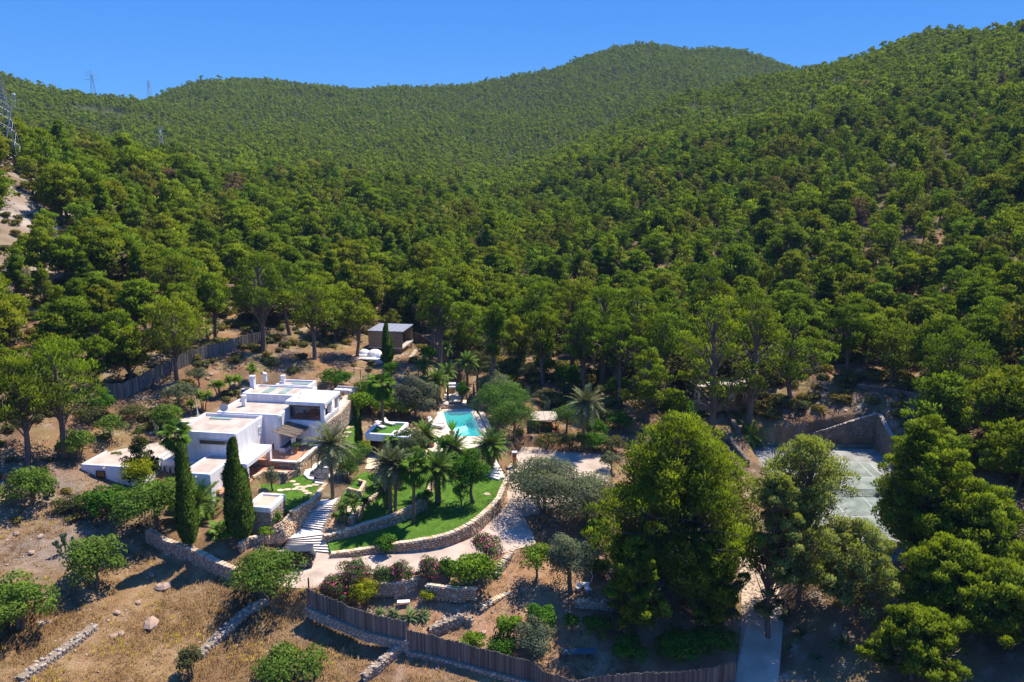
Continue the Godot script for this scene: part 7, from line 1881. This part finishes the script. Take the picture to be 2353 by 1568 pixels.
	for r in [[Vector3(-46.93, 1.82, -77.34), 34, "grey green prickly pear beside the round carob bush"], [Vector3(-52.99, 4.67, -85.20), 22, "prickly pear at the right edge of the large dark carob bush"], [Vector3(5.13, 4.57, -118.19), 30, "prickly pear patch above the canvas pergola"], [Vector3(-46.82, 6.62, -100.51), 20, "prickly pear behind the white house's left wing"], [Vector3(-50.77, 12.89, -128.90), 18, "dark prickly pear standing above the grey fence"]]:
		var pr := pads(r[1] * 2, 0.44)
		pr.set_meta("category", "cactus")
		place(pr, "prickly_pear", r[2], r[0] + Vector3.DOWN * 0.1)
	var cc := Node3D.new()
	var cw := MB.new()
	for k in 9:
		var p := Vector3(rng.randf_range(-1.2, 1.2), 0, rng.randf_range(-0.6, 0.6))
		var hh := rng.randf_range(1.4, 3.4)
		cw.tube([p, p + Vector3(0, hh * 0.5, 0), p + Vector3(rng.randf_range(-0.2, 0.2), hh, 0)], [0.13, 0.14, 0.08], 7, Color(0.15, 0.17, 0.07))
	part("stems", cw.mesh(), M.leaf_dim, cc)
	cc.set_meta("category", "cactus")
	place(cc, "column_cactus", "clump of tall column cactus at the right head of the pool deck", Vector3(-5.72, 5.89, -123.61))
	# dark conifer by the yellow tree
	var ar := pine(8.0, 2.2, 2.0, 34, 130, 0.26, 1.0, 0.02, 0.1, Color(0.085, 0.12, 0.04), Color(0.03, 0.05, 0.018))
	ar.set_meta("category", "conifer")
	place(ar, "conifer", "dark spreading conifer rising behind the yellow tree", Vector3(-44.01, 3.50, -88.94), Vector3.ONE)
	var ob := thing("stone_outbuilding", "small stone outbuilding with white rimmed flat roof beside the larger cypress", "outbuilding", Vector3(-52.61, 0.00, -91.37), deg_to_rad(-9))
	bxp("wall", ob, Vector3(25.65, 3.0, 3.55), Vector3(2.9, 3.4, 3.8), Color(0.42, 0.31, 0.21), M.stone)
	block(ob, 24.15, 27.15, -5.5, -1.6, 4.45, 5.05, 0.22, 0.0, 0.4, Color(0.8, 0.79, 0.79), Color(0.56, 0.43, 0.33))
	var om := MB.new()
	for i in 330:
		var side := rng.randi() % 2
		var y := rng.randf_range(1.6, 4.35)
		var t := rng.randf_range(-0.48, 0.48)
		var bs := Basis.IDENTITY if side == 0 else Basis(Vector3.UP, PI / 2)
		var p := Vector3(25.65 + t * 2.8, y, 5.45) if side == 0 else Vector3(27.1, y, 3.55 + t * 3.7)
		om.stone(p, Vector3(rng.randf_range(0.22, 0.42), rng.randf_range(0.16, 0.28), 0.14), STONE[rng.randi() % 6] * rng.randf_range(0.8, 1.15), bs * Basis(Vector3(0, 0, 1), rng.randf_range(-0.3, 0.3)), rng)
	part("wall_stones", om.mesh(), M.stone, ob, "stuff")
	steps("brick_steps", "reddish garden steps behind the slender cypress", Vector3(-36.26, 1.20, -84.91), Vector3(-35.07, 1.20, -85.08), Vector3(-35.57, 2.40, -85.23), Vector3(-34.32, 2.40, -85.23), 6, Color(0.55, 0.33, 0.22), Color(0.35, 0.18, 0.11))
	steps("terrace_steps", "short white sided steps from the house lawn up to the lower terrace", Vector3(-28.30, 3.20, -93.26), Vector3(-27.70, 3.20, -96.64), Vector3(-28.22, 4.20, -93.03), Vector3(-27.40, 4.20, -95.06), 4, Color(0.58, 0.34, 0.25), Color(0.5, 0.3, 0.22))

func merged(o: Node3D) -> ArrayMesh:      # one mesh of a tree's crown, twigs and trunk
	var b := MB.new()
	for ch in o.get_children():
		var a: Array = ch.mesh.surface_get_arrays(0)
		b.v.append_array(a[Mesh.ARRAY_VERTEX])
		b.n.append_array(a[Mesh.ARRAY_NORMAL])
		b.c.append_array(a[Mesh.ARRAY_COLOR])
	return b.mesh()

func crowd(called: String, parent: Node, mesh: Mesh, m: Material, where: Array, tint: Array) -> void:
	if where.is_empty(): return
	var mm := MultiMesh.new()
	mm.transform_format = MultiMesh.TRANSFORM_3D
	mm.use_colors = true
	mm.mesh = mesh
	mm.instance_count = where.size()
	for i in where.size():
		mm.set_instance_transform(i, where[i])
		mm.set_instance_color(i, tint[i])
	var o := MultiMeshInstance3D.new()
	o.name = called
	o.multimesh = mm
	o.material_override = m
	o.set_meta("kind", "stuff")
	parent.add_child(o, true)

func tree_tint(p: Vector3) -> Color:      # trees differ one from another, and stands from stands
	var stand := noise.get_noise_2d(p.x * 0.55 - 40, p.z * 0.55)
	var k := rng.randf() + stand * 0.9
	var t := Color(1, 1, 1) * rng.randf_range(0.62, 1.15)
	if k < 0.25: t = Color(t.r * 0.72, t.g * 0.86, t.b * 1.25)       # bluish dark green
	elif k > 0.86: t = Color(t.r * 1.02, t.g * 0.82, t.b * 1.9)      # dry, brownish
	if rng.randf() < 0.014: t = Color(0.95, 0.50, 4.2)      # a dead crown here and there
	t.a = 1
	return t

const MARKS := [["the rocky left slope", Vector2(-95, -150)], ["the grey fence's lower end", Vector2(-52, -112)], ["the grey fence's upper end", Vector2(-38, -134)], ["the white house", Vector2(-30, -132)], ["the wooden studio", Vector2(-20, -142)], ["the bare slope", Vector2(-6, -138)], ["the bright hedge", Vector2(3, -136)], ["the tall date palm", Vector2(14, -130)], ["the stone cottage", Vector2(35, -124)], ["the tennis court", Vector2(46, -120)], ["the dark terrace wall", Vector2(60, -118)], ["the right edge's open pines", Vector2(72, -112)]]

func build_forest() -> void:
	# large pines of the foreground, each of its own build
	for q in [
		[Vector3(16.87, -2.28, -77.00), 20.0, 9.76, 0.62, 380, "huge bushy pine towering over the orchard's right end, the tallest in front"],
		[Vector3(12.22, -4.08, -71.50), 10.7, 3.83, 0.5, 150, "dark lower pine filling the corner before the huge bushy pine"],
		[Vector3(19.76, -4.40, -72.00), 11.0, 3.65, 0.45, 150, "pine leaning over the lane right of the huge bushy pine"],
		[Vector3(44.23, 0.00, -79.50), 16.6, 6.04, 0.5, 240, "broad pine covering the right edge of the tennis court"],
		[Vector3(47.57, 1.57, -76.00), 8.8, 6.21, 0.45, 230, "broad dense pine at the lower right below the tennis court"],
		[Vector3(42.06, -1.38, -70.00), 8.5, 5.32, 0.45, 170, "pine at the bottom right nearest the lane"],
		[Vector3(45.48, -0.71, -66.00), 7.2, 5.20, 0.45, 200, "pine cut by the bottom right corner"],
		[Vector3(58.95, 6.70, -88.00), 4.1, 4.46, 0.4, 150, "pine cut by the right edge level with the tennis court"],
		[Vector3(36.55, -3.79, -64.00), 7.2, 4.32, 0.45, 150, "low pine in the shade at the very bottom right of the lane"],
		[Vector3(52.94, 0.00, -80.00), 4.7, 4.96, 0.45, 150, "pine rising between the two broad ones at the right edge"]]:
		var t := pine(q[1], q[2], q[1] * (0.10 if q[2] > 5 else 0.16), int(q[4] * 1.5), 165, 0.34, q[3], 0.05, 0.5, PINE_LIGHT, PINE_DARK, true, 0.125, true, 0.5, -0.12)
		t.set_meta("category", "pine tree")
		place(t, "pine_tree", q[5], q[0] as Vector3, Vector3.ONE, 0.0)
	for q in [[Vector3(29.82, -2.71, -75.00), 18.5, 6.76, 170, "loose light green tree before the tennis court with pale flecks"], [Vector3(26.06, -4.85, -72.00), 18.4, 3.85, 90, "loose pale green tree with a dark leaning trunk over the lane"], [Vector3(34.33, -2.71, -72.00), 10.7, 5.07, 90, "thin leaved tree below the near end of the tennis court"]]:
		var t := pine(q[1], q[2], q[1] * 0.14, int(q[3] * 1.3), 170, 0.30, 0.42, 0.06, 1.0, Color(0.33, 0.38, 0.10), Color(0.11, 0.15, 0.04), true, 0.15, true, 0.5, -0.08, 0.55)
		t.set_meta("category", "tree")
		place(t, "loose_tree", q[4], q[0] as Vector3)
	# forest pines: eight builds, turned, sized and tinted
	var protos := []
	for k in 8:
		var cone := k in [2, 6]
		protos.append(pine(8.0, [2.9, 2.6, 2.1, 3.1, 2.5, 2.8, 1.9, 2.7][k], [2.4, 2.8, 1.6, 2.2, 3.0, 2.0, 1.4, 2.6][k], 48, 115, 0.38, 1.0 if cone else [0.32, 0.4, 1, 0.36, 0.5, 0.34, 1, 0.45][k], 0.10, 0.5, PINE_LIGHT, PINE_DARK, true, 0.27))
		protos[k].set_meta("category", "pine tree")
	var meshes := []
	for k in 6:
		meshes.append(merged(pine(8.0, [3.0, 2.6, 2.2, 3.1, 2.5, 2.8][k], [2.2, 2.6, 1.4, 2.0, 2.6, 2.0][k], 26, 48, 0.55, [0.32, 0.42, 1.0, 0.36, 0.5, 0.34][k], 0.08, 0.4, PINE_LIGHT, PINE_DARK, false, 0.29)))
	var small := []
	for k in 5:
		small.append(merged(pine(8.0, [2.8, 2.4, 2.1, 2.6, 3.0][k], [1.2, 1.4, 0.8, 1.0, 1.2][k], 7, 26, 0.95, [0.4, 0.5, 1.0, 0.45, 0.35][k], 0.0, 0.2, PINE_LIGHT, PINE_DARK, false)))
	var tints := []
	for k in 7:
		var m: StandardMaterial3D = M.pine.duplicate()
		m.albedo_color = [Color(1, 1, 1), Color(0.9, 0.9, 0.95), Color(1, 0.97, 1.2), Color(0.86, 0.92, 1.05), Color(1.0, 0.93, 1.2), Color(0.8, 0.84, 0.9), Color(0.93, 0.97, 1.0)][k].clamp()
		tints.append(m)
	var taken := []
	var group := "pines of the forest round the garden"
	# pines one can single out
	for q in [
		[Vector3(20.23, 2.92, -115.00), 12.5, 3.24, "low pine shading the slope left of the stone cottage"],
		[Vector3(-7.88, 7.69, -140.00), 9.9, 3.78, "pine right of the two tall bare trunks by the studio"],
		[Vector3(1.37, 6.91, -133.00), 10.4, 3.15, "thin crowned pine between slanting trunk and bright hedge"],
		[Vector3(17.05, 4.06, -121.00), 15.5, 3.54, "low branching pine at the forest edge right of the date palm"],
		[Vector3(11.59, 4.89, -124.00), 15.2, 3.63, "dark pine at the forest edge behind the date palm, the nearer one"],
		[Vector3(5.22, 6.05, -128.00), 13.7, 3.46, "slender pine at the forest edge right of the slanting bare trunk"],
		[Vector3(-55.48, 6.78, -93.00), 15.1, 5.50, "big bright pine at the left edge before the grey fence"], [Vector3(-58.29, 6.84, -90.00), 13.3, 4.05, "pine cut by the left edge below the rocky slope"],
		[Vector3(-49.77, 10.44, -114.00), 12.4, 5.01, "spreading olive-toned pine whose forked trunk stands by the gate in the grey fence"], [Vector3(-58.72, 13.00, -116.00), 7.8, 2.94, "lighter pine behind the lower end of the grey fence"],
		[Vector3(-65.86, 15.18, -119.00), 10.1, 2.55, "slim pine with bare stem on the bare slope left of the grey fence"], [Vector3(-63.55, 14.93, -120.00), 9.2, 1.89, "thin dark stemmed pine beside the slim one on the bare slope"],
		[Vector3(-65.34, 16.95, -133.00), 5.6, 1.80, "small round headed pine on a bare stem above the grey fence"], [Vector3(-50.37, 13.00, -132.00), 11.5, 2.82, "leaning pine with bare curved trunk above the grey fence"],
		[Vector3(-59.20, 15.37, -138.00), 11.4, 4.27, "pine with a curved trunk high above the grey fence"], [Vector3(-41.81, 11.15, -130.00), 16.9, 4.25, "tall pine where the grey fence ends behind the house"],
		[Vector3(-33.47, 9.83, -131.00), 14.1, 4.87, "broad pine with forked stem behind the white house's chimneys"], [Vector3(-27.37, 9.24, -136.00), 11.8, 3.37, "upright pine immediately left of the wooden studio"], [Vector3(-40.57, 11.70, -142.00), 13.5, 4.00, "pine between the two tall ones behind the house"],
		[Vector3(-14.43, 7.94, -137.00), 15.2, 3.55, "pine on a tall leaning trunk right of the wooden studio"], [Vector3(-12.11, 7.25, -131.00), 18.5, 3.10, "pine on a tall straight bare trunk right of the wooden studio"], [Vector3(-3.06, 5.90, -124.00), 15.2, 2.51, "bright topped pine on a slanting bare trunk above the pool"],
		[Vector3(4.83, 7.00, -138.00), 14.8, 3.57, "pine at the forest edge above the bright green round tree"], [Vector3(10.58, 6.44, -134.00), 16.7, 4.15, "wide dark pine behind the tall date palm"], [Vector3(15.18, 5.47, -129.00), 17.7, 4.36, "dark wide-limbed pine above the tall date palm's crown"],
		[Vector3(20.04, 4.92, -126.00), 18.3, 4.26, "pine right of the dark wide-limbed one"], [Vector3(24.23, 4.28, -122.00), 16.8, 4.67, "full pine left of the hidden stone cottage"], [Vector3(29.59, 2.01, -113.00), 21.6, 5.35, "tall stemmed pine standing before the stone cottage"],
		[Vector3(36.40, 2.85, -117.00), 21.1, 4.61, "bright pine over the stone cottage's roof"], [Vector3(43.89, 4.93, -120.00), 15.2, 5.27, "full bright pine right of the stone cottage"], [Vector3(34.28, 6.96, -135.00), 19.1, 4.18, "pine behind the stone cottage"],
		[Vector3(59.85, 8.37, -121.00), 10.2, 4.22, "loose pine above the tennis court's high wall"], [Vector3(60.84, 6.82, -106.00), 13.4, 5.25, "wide open pine with visible limbs on the right slope"], [Vector3(63.54, 9.17, -98.00), 7.4, 4.14, "pine at the right edge above the tennis court"], [Vector3(54.73, 8.09, -126.00), 12.0, 3.90, "pine above the middle of the dark terrace wall"], [Vector3(72.75, 13.27, -118.00), 8.9, 4.65, "pine on the right slope behind the wide open one"]]:
		var p: Vector3 = q[0]
		var hh: float = q[1]
		var t := pine(hh, q[2] * 1.12, hh * (0.42 if hh > 11.0 and not "cottage" in q[3] else 0.25), 46, 115, 0.38, rng.randf_range(0.32, 0.46), 0.10, 0.6, PINE_LIGHT, PINE_DARK, true, 0.25, true, 0.4)
		t.set_meta("category", "pine tree")
		place(t, "pine_tree", q[3], p)
		t.get_child(0).material_override = tints[rng.randi() % 7]
		taken.append([Vector2(p.x, p.z), q[2]])
	var clear := PackedVector2Array([Vector2(-62.9, -87.5), Vector2(-60.4, -100.0), Vector2(-57.0, -106.3), Vector2(-51.9, -112.8), Vector2(-48.5, -123.7), Vector2(-41.2, -131.8), Vector2(-30.2, -139.2), Vector2(-27.9, -152.8), Vector2(-20.3, -160.1), Vector2(-10.2, -143.4), Vector2(-5.8, -133.7), Vector2(0.3, -129.7), Vector2(6.2, -130.7), Vector2(16.7, -132.3), Vector2(21.8, -126.5), Vector2(24.3, -114.7), Vector2(29.1, -114.0), Vector2(35.6, -118.7), Vector2(42.0, -117.8), Vector2(51.9, -116.0), Vector2(57.0, -109.9), Vector2(55.0, -99.5), Vector2(54.2, -90.3), Vector2(60, -60), Vector2(-80, -60)])
	var bare := [[Vector2(55.8, -117.4), 8.0], [Vector2(48.9, -118.4), 8.0], [Vector2(-98.8, -157.5), 8.5], [Vector2(-76.7, -121.0), 5.5], [Vector2(-89.0, -139.1), 4.5], [Vector2(-350.1, -703.2), 26.0], [Vector2(-108.6, -175.5), 6.0], [Vector2(-117.2, -186.0), 6.0], [Vector2(-69.2, -120.6), 5.0]]
	var cand := []
	# rows of jittered places, wider apart far off
	var z := -76.0
	while z > -1700.0:
		var d := -z
		var st := 4.3 if d < 260 else (4.3 if d < 480 else 4.9)
		var half := d * 0.84 + 30.0
		var x := -half
		while x < half:
			var p := Vector2(x + rng.randf_range(-0.45, 0.45) * st, z + rng.randf_range(-0.45, 0.45) * st)
			x += st
			var thin := 0.06
			if d < 130 and p.x > 30: thin = 0.45
			elif d < 150 and p.x < -30: thin = 0.38
			var gap := noise.get_noise_2d(p.x * 1.1 + 77, p.y * 1.1)
			if d < 480 and gap < -0.27: thin = 0.75
			if rng.randf() < thin: continue
			if d < 160 and Geometry2D.is_point_in_polygon(p, clear): continue
			var ok := true
			for b in bare:
				if p.distance_to(b[0]) < b[1]:
					ok = false
					break
			if ok and d < 150:
				for t in taken:
					if p.distance_to(t[0]) < t[1] * 0.75 + 1.2:
						ok = false
						break
			if ok: cand.append(p)
		z -= st
	# hills hidden behind nearer ridges need no trees: walk each bearing outwards and keep what rises into view
	var seen := {}
	var eye := Vector3(0, 42, 0)
	var shown := []
	for p in cand:
		var d: float = p.length()
		if d > 420:
			var h := natural(p.x, p.y)
			var key := int((p.x / -p.y) * 160.0)
			var steep := (h + 8.0 - eye.y) / d
			if steep < seen.get(key, -9.0) - 0.012: continue
			var bearing := (h - eye.y) / d
			if bearing > seen.get(key, -9.0): seen[key] = bearing
			shown.append([p, h])
		else:
			shown.append([p, ground(p.x, p.y) if d < 190 else natural(p.x, p.y)])
	var places := []
	for s in shown:
		var p: Vector2 = s[0]
		var d := p.length()
		var h := rng.randf_range(4.8, 10.8)
		if d > 480: h = rng.randf_range(4.6, 8.6)
		h *= 1.0 + 0.45 * noise.get_noise_2d(p.x * 0.9 + 500, p.y * 0.9)
		if rng.randf() < 0.12: h *= 1.28
		if p.x > 0 and d > 150 and d < 480: h *= 0.86
		places.append([Vector3(p.x, s[1] - 0.1, p.y), h, d])
	places.sort_custom(func(a, b): return a[1] / a[2] > b[1] / b[2])
	var single := 0
	var said := {}
	var mid_t := [[], [], [], [], [], []]
	var mid_c := [[], [], [], [], [], []]
	var far_t := [[], [], [], [], []]
	var far_c := [[], [], [], [], []]
	for s in places:
		var p: Vector3 = s[0]
		var w: float = s[1] / 8.0 * rng.randf_range(0.95, 1.36)
		var inside := absf(p.x / p.z) < 0.66
		if single < 255 and inside:
			single += 1
			var k := rng.randi() % 8
			var look: String = ["rounded", "domed", "pointed", "spreading", "narrow-topped", "rounded", "pointed", "loose"][k]
			var ti := rng.randi() % 7
			var tone: String = ["bright green", "green", "yellowish green", "deep green", "yellowish green", "dark green", "green"][ti]
			var near := ""
			var least := 1e9
			for m in MARKS:
				var dist: float = Vector2(p.x, p.z).distance_to(m[1])
				if dist < least:
					least = dist
					near = m[0]
			var row := "just behind" if least < 16 else ("close behind" if least < 34 else ("well behind" if least < 60 else "far behind"))
			var build := "tall " if s[1] > 8.6 else ("short " if s[1] < 6.4 else ("broad " if w > s[1] / 8.0 * 1.1 else ("narrow " if w < s[1] / 8.0 * 0.95 else "")))
			var words := "%s%s %s forest pine %s %s" % [build, tone, look, row, near]
			if said.has(words):
				var sx: float = p.x / -p.z
				words += ", " + ("far left" if sx < -0.42 else ("left of centre" if sx < -0.14 else ("centre" if sx < 0.14 else ("right of centre" if sx < 0.42 else "far right"))))
			said[words] = true
			var t := place(protos[k], "pine_tree", words, p, Vector3(w, s[1] / 8.0, w), rng.randf() * TAU, group)
			t.get_child(0).material_override = tints[ti]
			continue
		var xf := Transform3D(Basis(Vector3.UP, rng.randf() * TAU).scaled_local(Vector3(w, s[1] / 8.0, w)), p)
		if s[2] < 430:
			var k := rng.randi() % 6
			mid_t[k].append(xf)
			mid_c[k].append(tree_tint(p))
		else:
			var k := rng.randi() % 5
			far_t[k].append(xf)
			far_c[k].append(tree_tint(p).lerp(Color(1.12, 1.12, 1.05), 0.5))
	var forest := thing("pine_forest", "dense pine forest covering the valley floor and the slopes beyond the nearest trees", "forest")
	forest.set_meta("kind", "stuff")
	for k in 6: crowd("mid_pines", forest, meshes[k], M.pine, mid_t[k], mid_c[k])
	var hills := thing("hill_forest", "distant pine forest clothing the hills up to the skyline", "forest")
	hills.set_meta("kind", "stuff")
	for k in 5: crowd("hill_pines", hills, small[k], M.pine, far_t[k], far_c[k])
	# the dead crown on the valley side
	var dead := pine(7.5, 3.9, 1.8, 30, 150, 0.4, 0.36, 0.5, 0.3, Color(0.25, 0.17, 0.14), Color(0.15, 0.105, 0.09))
	dead.set_meta("category", "dead tree")
	place(dead, "dead_tree", "dead brownish purple domed tree among the green pines in the middle", Vector3(-48.57, 17.74, -252.17))
	for q in [[Vector3(59.61, 17.93, -212.93), "bare grey dead pine on the right valley side", 0.75]]:
		var dt := pine(7.5, 2.6, 1.8, 20, 60, 0.3, 0.4, 1.2, 0.4, Color(0.30, 0.26, 0.25), Color(0.2, 0.17, 0.16))
		dt.set_meta("category", "dead tree")
		place(dt, "dead_tree", q[1], q[0])
	build_undergrowth(clear)

func build_undergrowth(clear: PackedVector2Array) -> void:
	var tuft := MB.new()
	for i in 16:
		var a := rng.randf() * TAU
		var d := Vector3(cos(a) * 0.55, 1, sin(a) * 0.55).normalized()
		var s := Vector3(-sin(a), 0, cos(a)) * 0.022
		var p := Vector3(rng.randf_range(-0.3, 0.3), -0.05, rng.randf_range(-0.3, 0.3))
		tuft.leaf(p - s, p + s, p + d * rng.randf_range(0.25, 0.6), (Vector3.UP + d * 0.3).normalized(), Color(1, 1, 1) * rng.randf_range(0.75, 1.15))
	var tm := tuft.mesh()
	var tw := []
	var tc := []
	var yw := []
	var yc := []
	for i in 105000:
		var p := Vector2(rng.randf_range(-60, 12), rng.randf_range(-96, -54))
		if rng.randf() < 0.10: p = Vector2(rng.randf_range(-12, 26), rng.randf_range(-82, -62))
		var dry := soft((-9.0 - p.x - (p.y + 68) * 0.5) / 8.0) * soft((p.y + 95) / 8.0)
		dry = maxf(dry, soft((p.y + 67.0) / 3.0))
		dry *= field(p.x, p.y)
		if p.x > -12 and p.y < -66: dry = 0.10
		if i % 3 == 0:      # thin dry grass on the slopes round the house and under the pines
			p = Vector2(rng.randf_range(-85, 80), rng.randf_range(-165, -78))
			dry = 0.5
		var patch := noise.get_noise_2d(p.x * 1.7, p.y * 1.7)
		if rng.randf() > dry * clampf(0.75 + patch * 1.6, 0.06, 1.0): continue
		if p.x < -36 and p.y < -70 and rng.randf() < 0.75: continue
		var skip := false
		for q in patches:
			if not is_nan(in_patch(q, p.x, p.y)): skip = true
		if skip: continue
		var g := ground(p.x, p.y, 0.28)
		var sc := rng.randf_range(0.6, 1.35)
		tw.append(Transform3D(Basis(Vector3.UP, rng.randf() * TAU).scaled(Vector3(sc, sc * rng.randf_range(0.5, 0.95), sc)), Vector3(p.x, g, p.y)))
		var col := Color(0.40, 0.27, 0.125).lerp(Color(0.285, 0.175, 0.083), clampf(0.5 + patch * 1.5 + rng.randf_range(-0.3, 0.3), 0, 1))
		tc.append(col)
		if noise2.get_noise_2d(p.x * 0.5, p.y * 0.5) > 0.24 and rng.randf() < 0.16:
			yw.append(Transform3D(Basis(Vector3.UP, rng.randf() * TAU).scaled(Vector3(0.55, 0.6, 0.55)), Vector3(p.x, g + 0.12, p.y)))
			yc.append(Color(0.62, 0.50, 0.03) * rng.randf_range(0.7, 1.1))
	var grass := thing("dry_grass", "straw coloured dry grass covering the field at the lower left", "dry grass")
	grass.set_meta("kind", "stuff")
	crowd("grass_tufts", grass, tm, M.grass, tw, tc)
	var fl := thing("yellow_flowers", "yellow wild flowers scattered through the dry grass", "wild flowers")
	fl.set_meta("kind", "stuff")
	crowd("flower_tufts", fl, tm, M.grass, yw, yc)
	# green lawn blades
	var lw := []
	var lc := []
	for q in patches:
		if not ("lawn" in q[0]): continue
		var r: Rect2 = q[4]
		for i in int(r.get_area() * 26):
			var p := Vector2(rng.randf_range(r.position.x, r.end.x), rng.randf_range(r.position.y, r.end.y))
			var y := in_patch(q, p.x, p.y)
			if is_nan(y): continue
			lw.append(Transform3D(Basis(Vector3.UP, rng.randf() * TAU).scaled(Vector3(0.45, 0.17, 0.45)), Vector3(p.x, y, p.y)))
			var t := clampf(0.5 + noise.get_noise_2d(p.x * 3, p.y * 3) * 1.6, 0, 1)
			lc.append(Color(0.085, 0.190, 0.018).lerp(Color(0.155, 0.270, 0.03), t * 0.7))
	var lawn := thing("lawn_grass", "mown green grass of the garden lawns", "grass")
	lawn.set_meta("kind", "stuff")
	crowd("grass_blades", lawn, tm, M.grass, lw, lc)
	# loose stones and low scrub on the slopes
	var pebble := MB.new()
	pebble.rock(Vector3.ZERO, Vector3(0.5, 0.3, 0.4), Color(1, 1, 1), rng)
	var sw := []
	var sc2 := []
	for i in 5200:
		var p := Vector2(rng.randf_range(-120, 75), rng.randf_range(-215, -56))
		if i % 3 == 0: p = Vector2(rng.randf_range(-58, 22), rng.randf_range(-92, -58))
		var skip := false
		for q in patches:
			if not is_nan(in_patch(q, p.x, p.y)): skip = true
		if skip: continue
		var s := pow(rng.randf(), 3.0) * 0.85 + 0.16
		if p.y > -95: s *= 0.4
		sw.append(Transform3D(Basis(Vector3.UP, rng.randf() * TAU).scaled(Vector3(s, s * rng.randf_range(0.6, 1.0), s)), Vector3(p.x, ground(p.x, p.y, 0.28) + s * 0.08, p.y)))
		sc2.append(Color(0.50, 0.40, 0.32) * rng.randf_range(0.7, 1.15))
	var st := thing("loose_stones", "loose pale stones strewn over the dry slopes", "stones")
	st.set_meta("kind", "stuff")
	crowd("stones", st, pebble.mesh(), M.stone, sw, sc2)
	var bush := MB.new()
	for k in 5: blob(bush, Vector3(rng.randf_range(-0.5, 0.5), 0.35, rng.randf_range(-0.5, 0.5)), Vector3(0.55, 0.45, 0.55), 60, 0.2, Color(0.075, 0.095, 0.03), Color(0.19, 0.20, 0.075), 0.45, 0.3, true)
	var bw := []
	var bc := []
	for i in 4200:
		var p := Vector2(rng.randf_range(-125, 105), rng.randf_range(-200, -74))
		if Geometry2D.is_point_in_polygon(p, clear) and rng.randf() < (0.35 if p.y < -121 and p.x > -4 else (0.55 if p.x < -40 else 0.93)): continue
		if p.x < -5 and p.y > -92 and (p.x > -48 or p.y > -76): continue
		var skip := false
		for q in patches:
			if p.y > -125 and q[4].grow(1.5).has_point(p): skip = true
		if skip: continue
		var s := rng.randf_range(0.5, 1.5) * (1.5 if p.x > -4 and p.y < -117 and p.y > -140 else 1.0)
		bw.append(Transform3D(Basis(Vector3.UP, rng.randf() * TAU).scaled(Vector3(s, s * rng.randf_range(0.6, 1.1), s)), Vector3(p.x, ground(p.x, p.y, 0.28), p.y)))
		var t := rng.randf()
		bc.append(Color(1, 1, 1) * rng.randf_range(0.7, 1.1) if t < 0.6 else Color(1.5, 1.1, 0.8))
	var sb := thing("low_scrub", "low scrub growing under and between the pines", "scrub")
	sb.set_meta("kind", "stuff")
	crowd("scrub_bushes", sb, bush.mesh(), M.leaf, bw, bc)
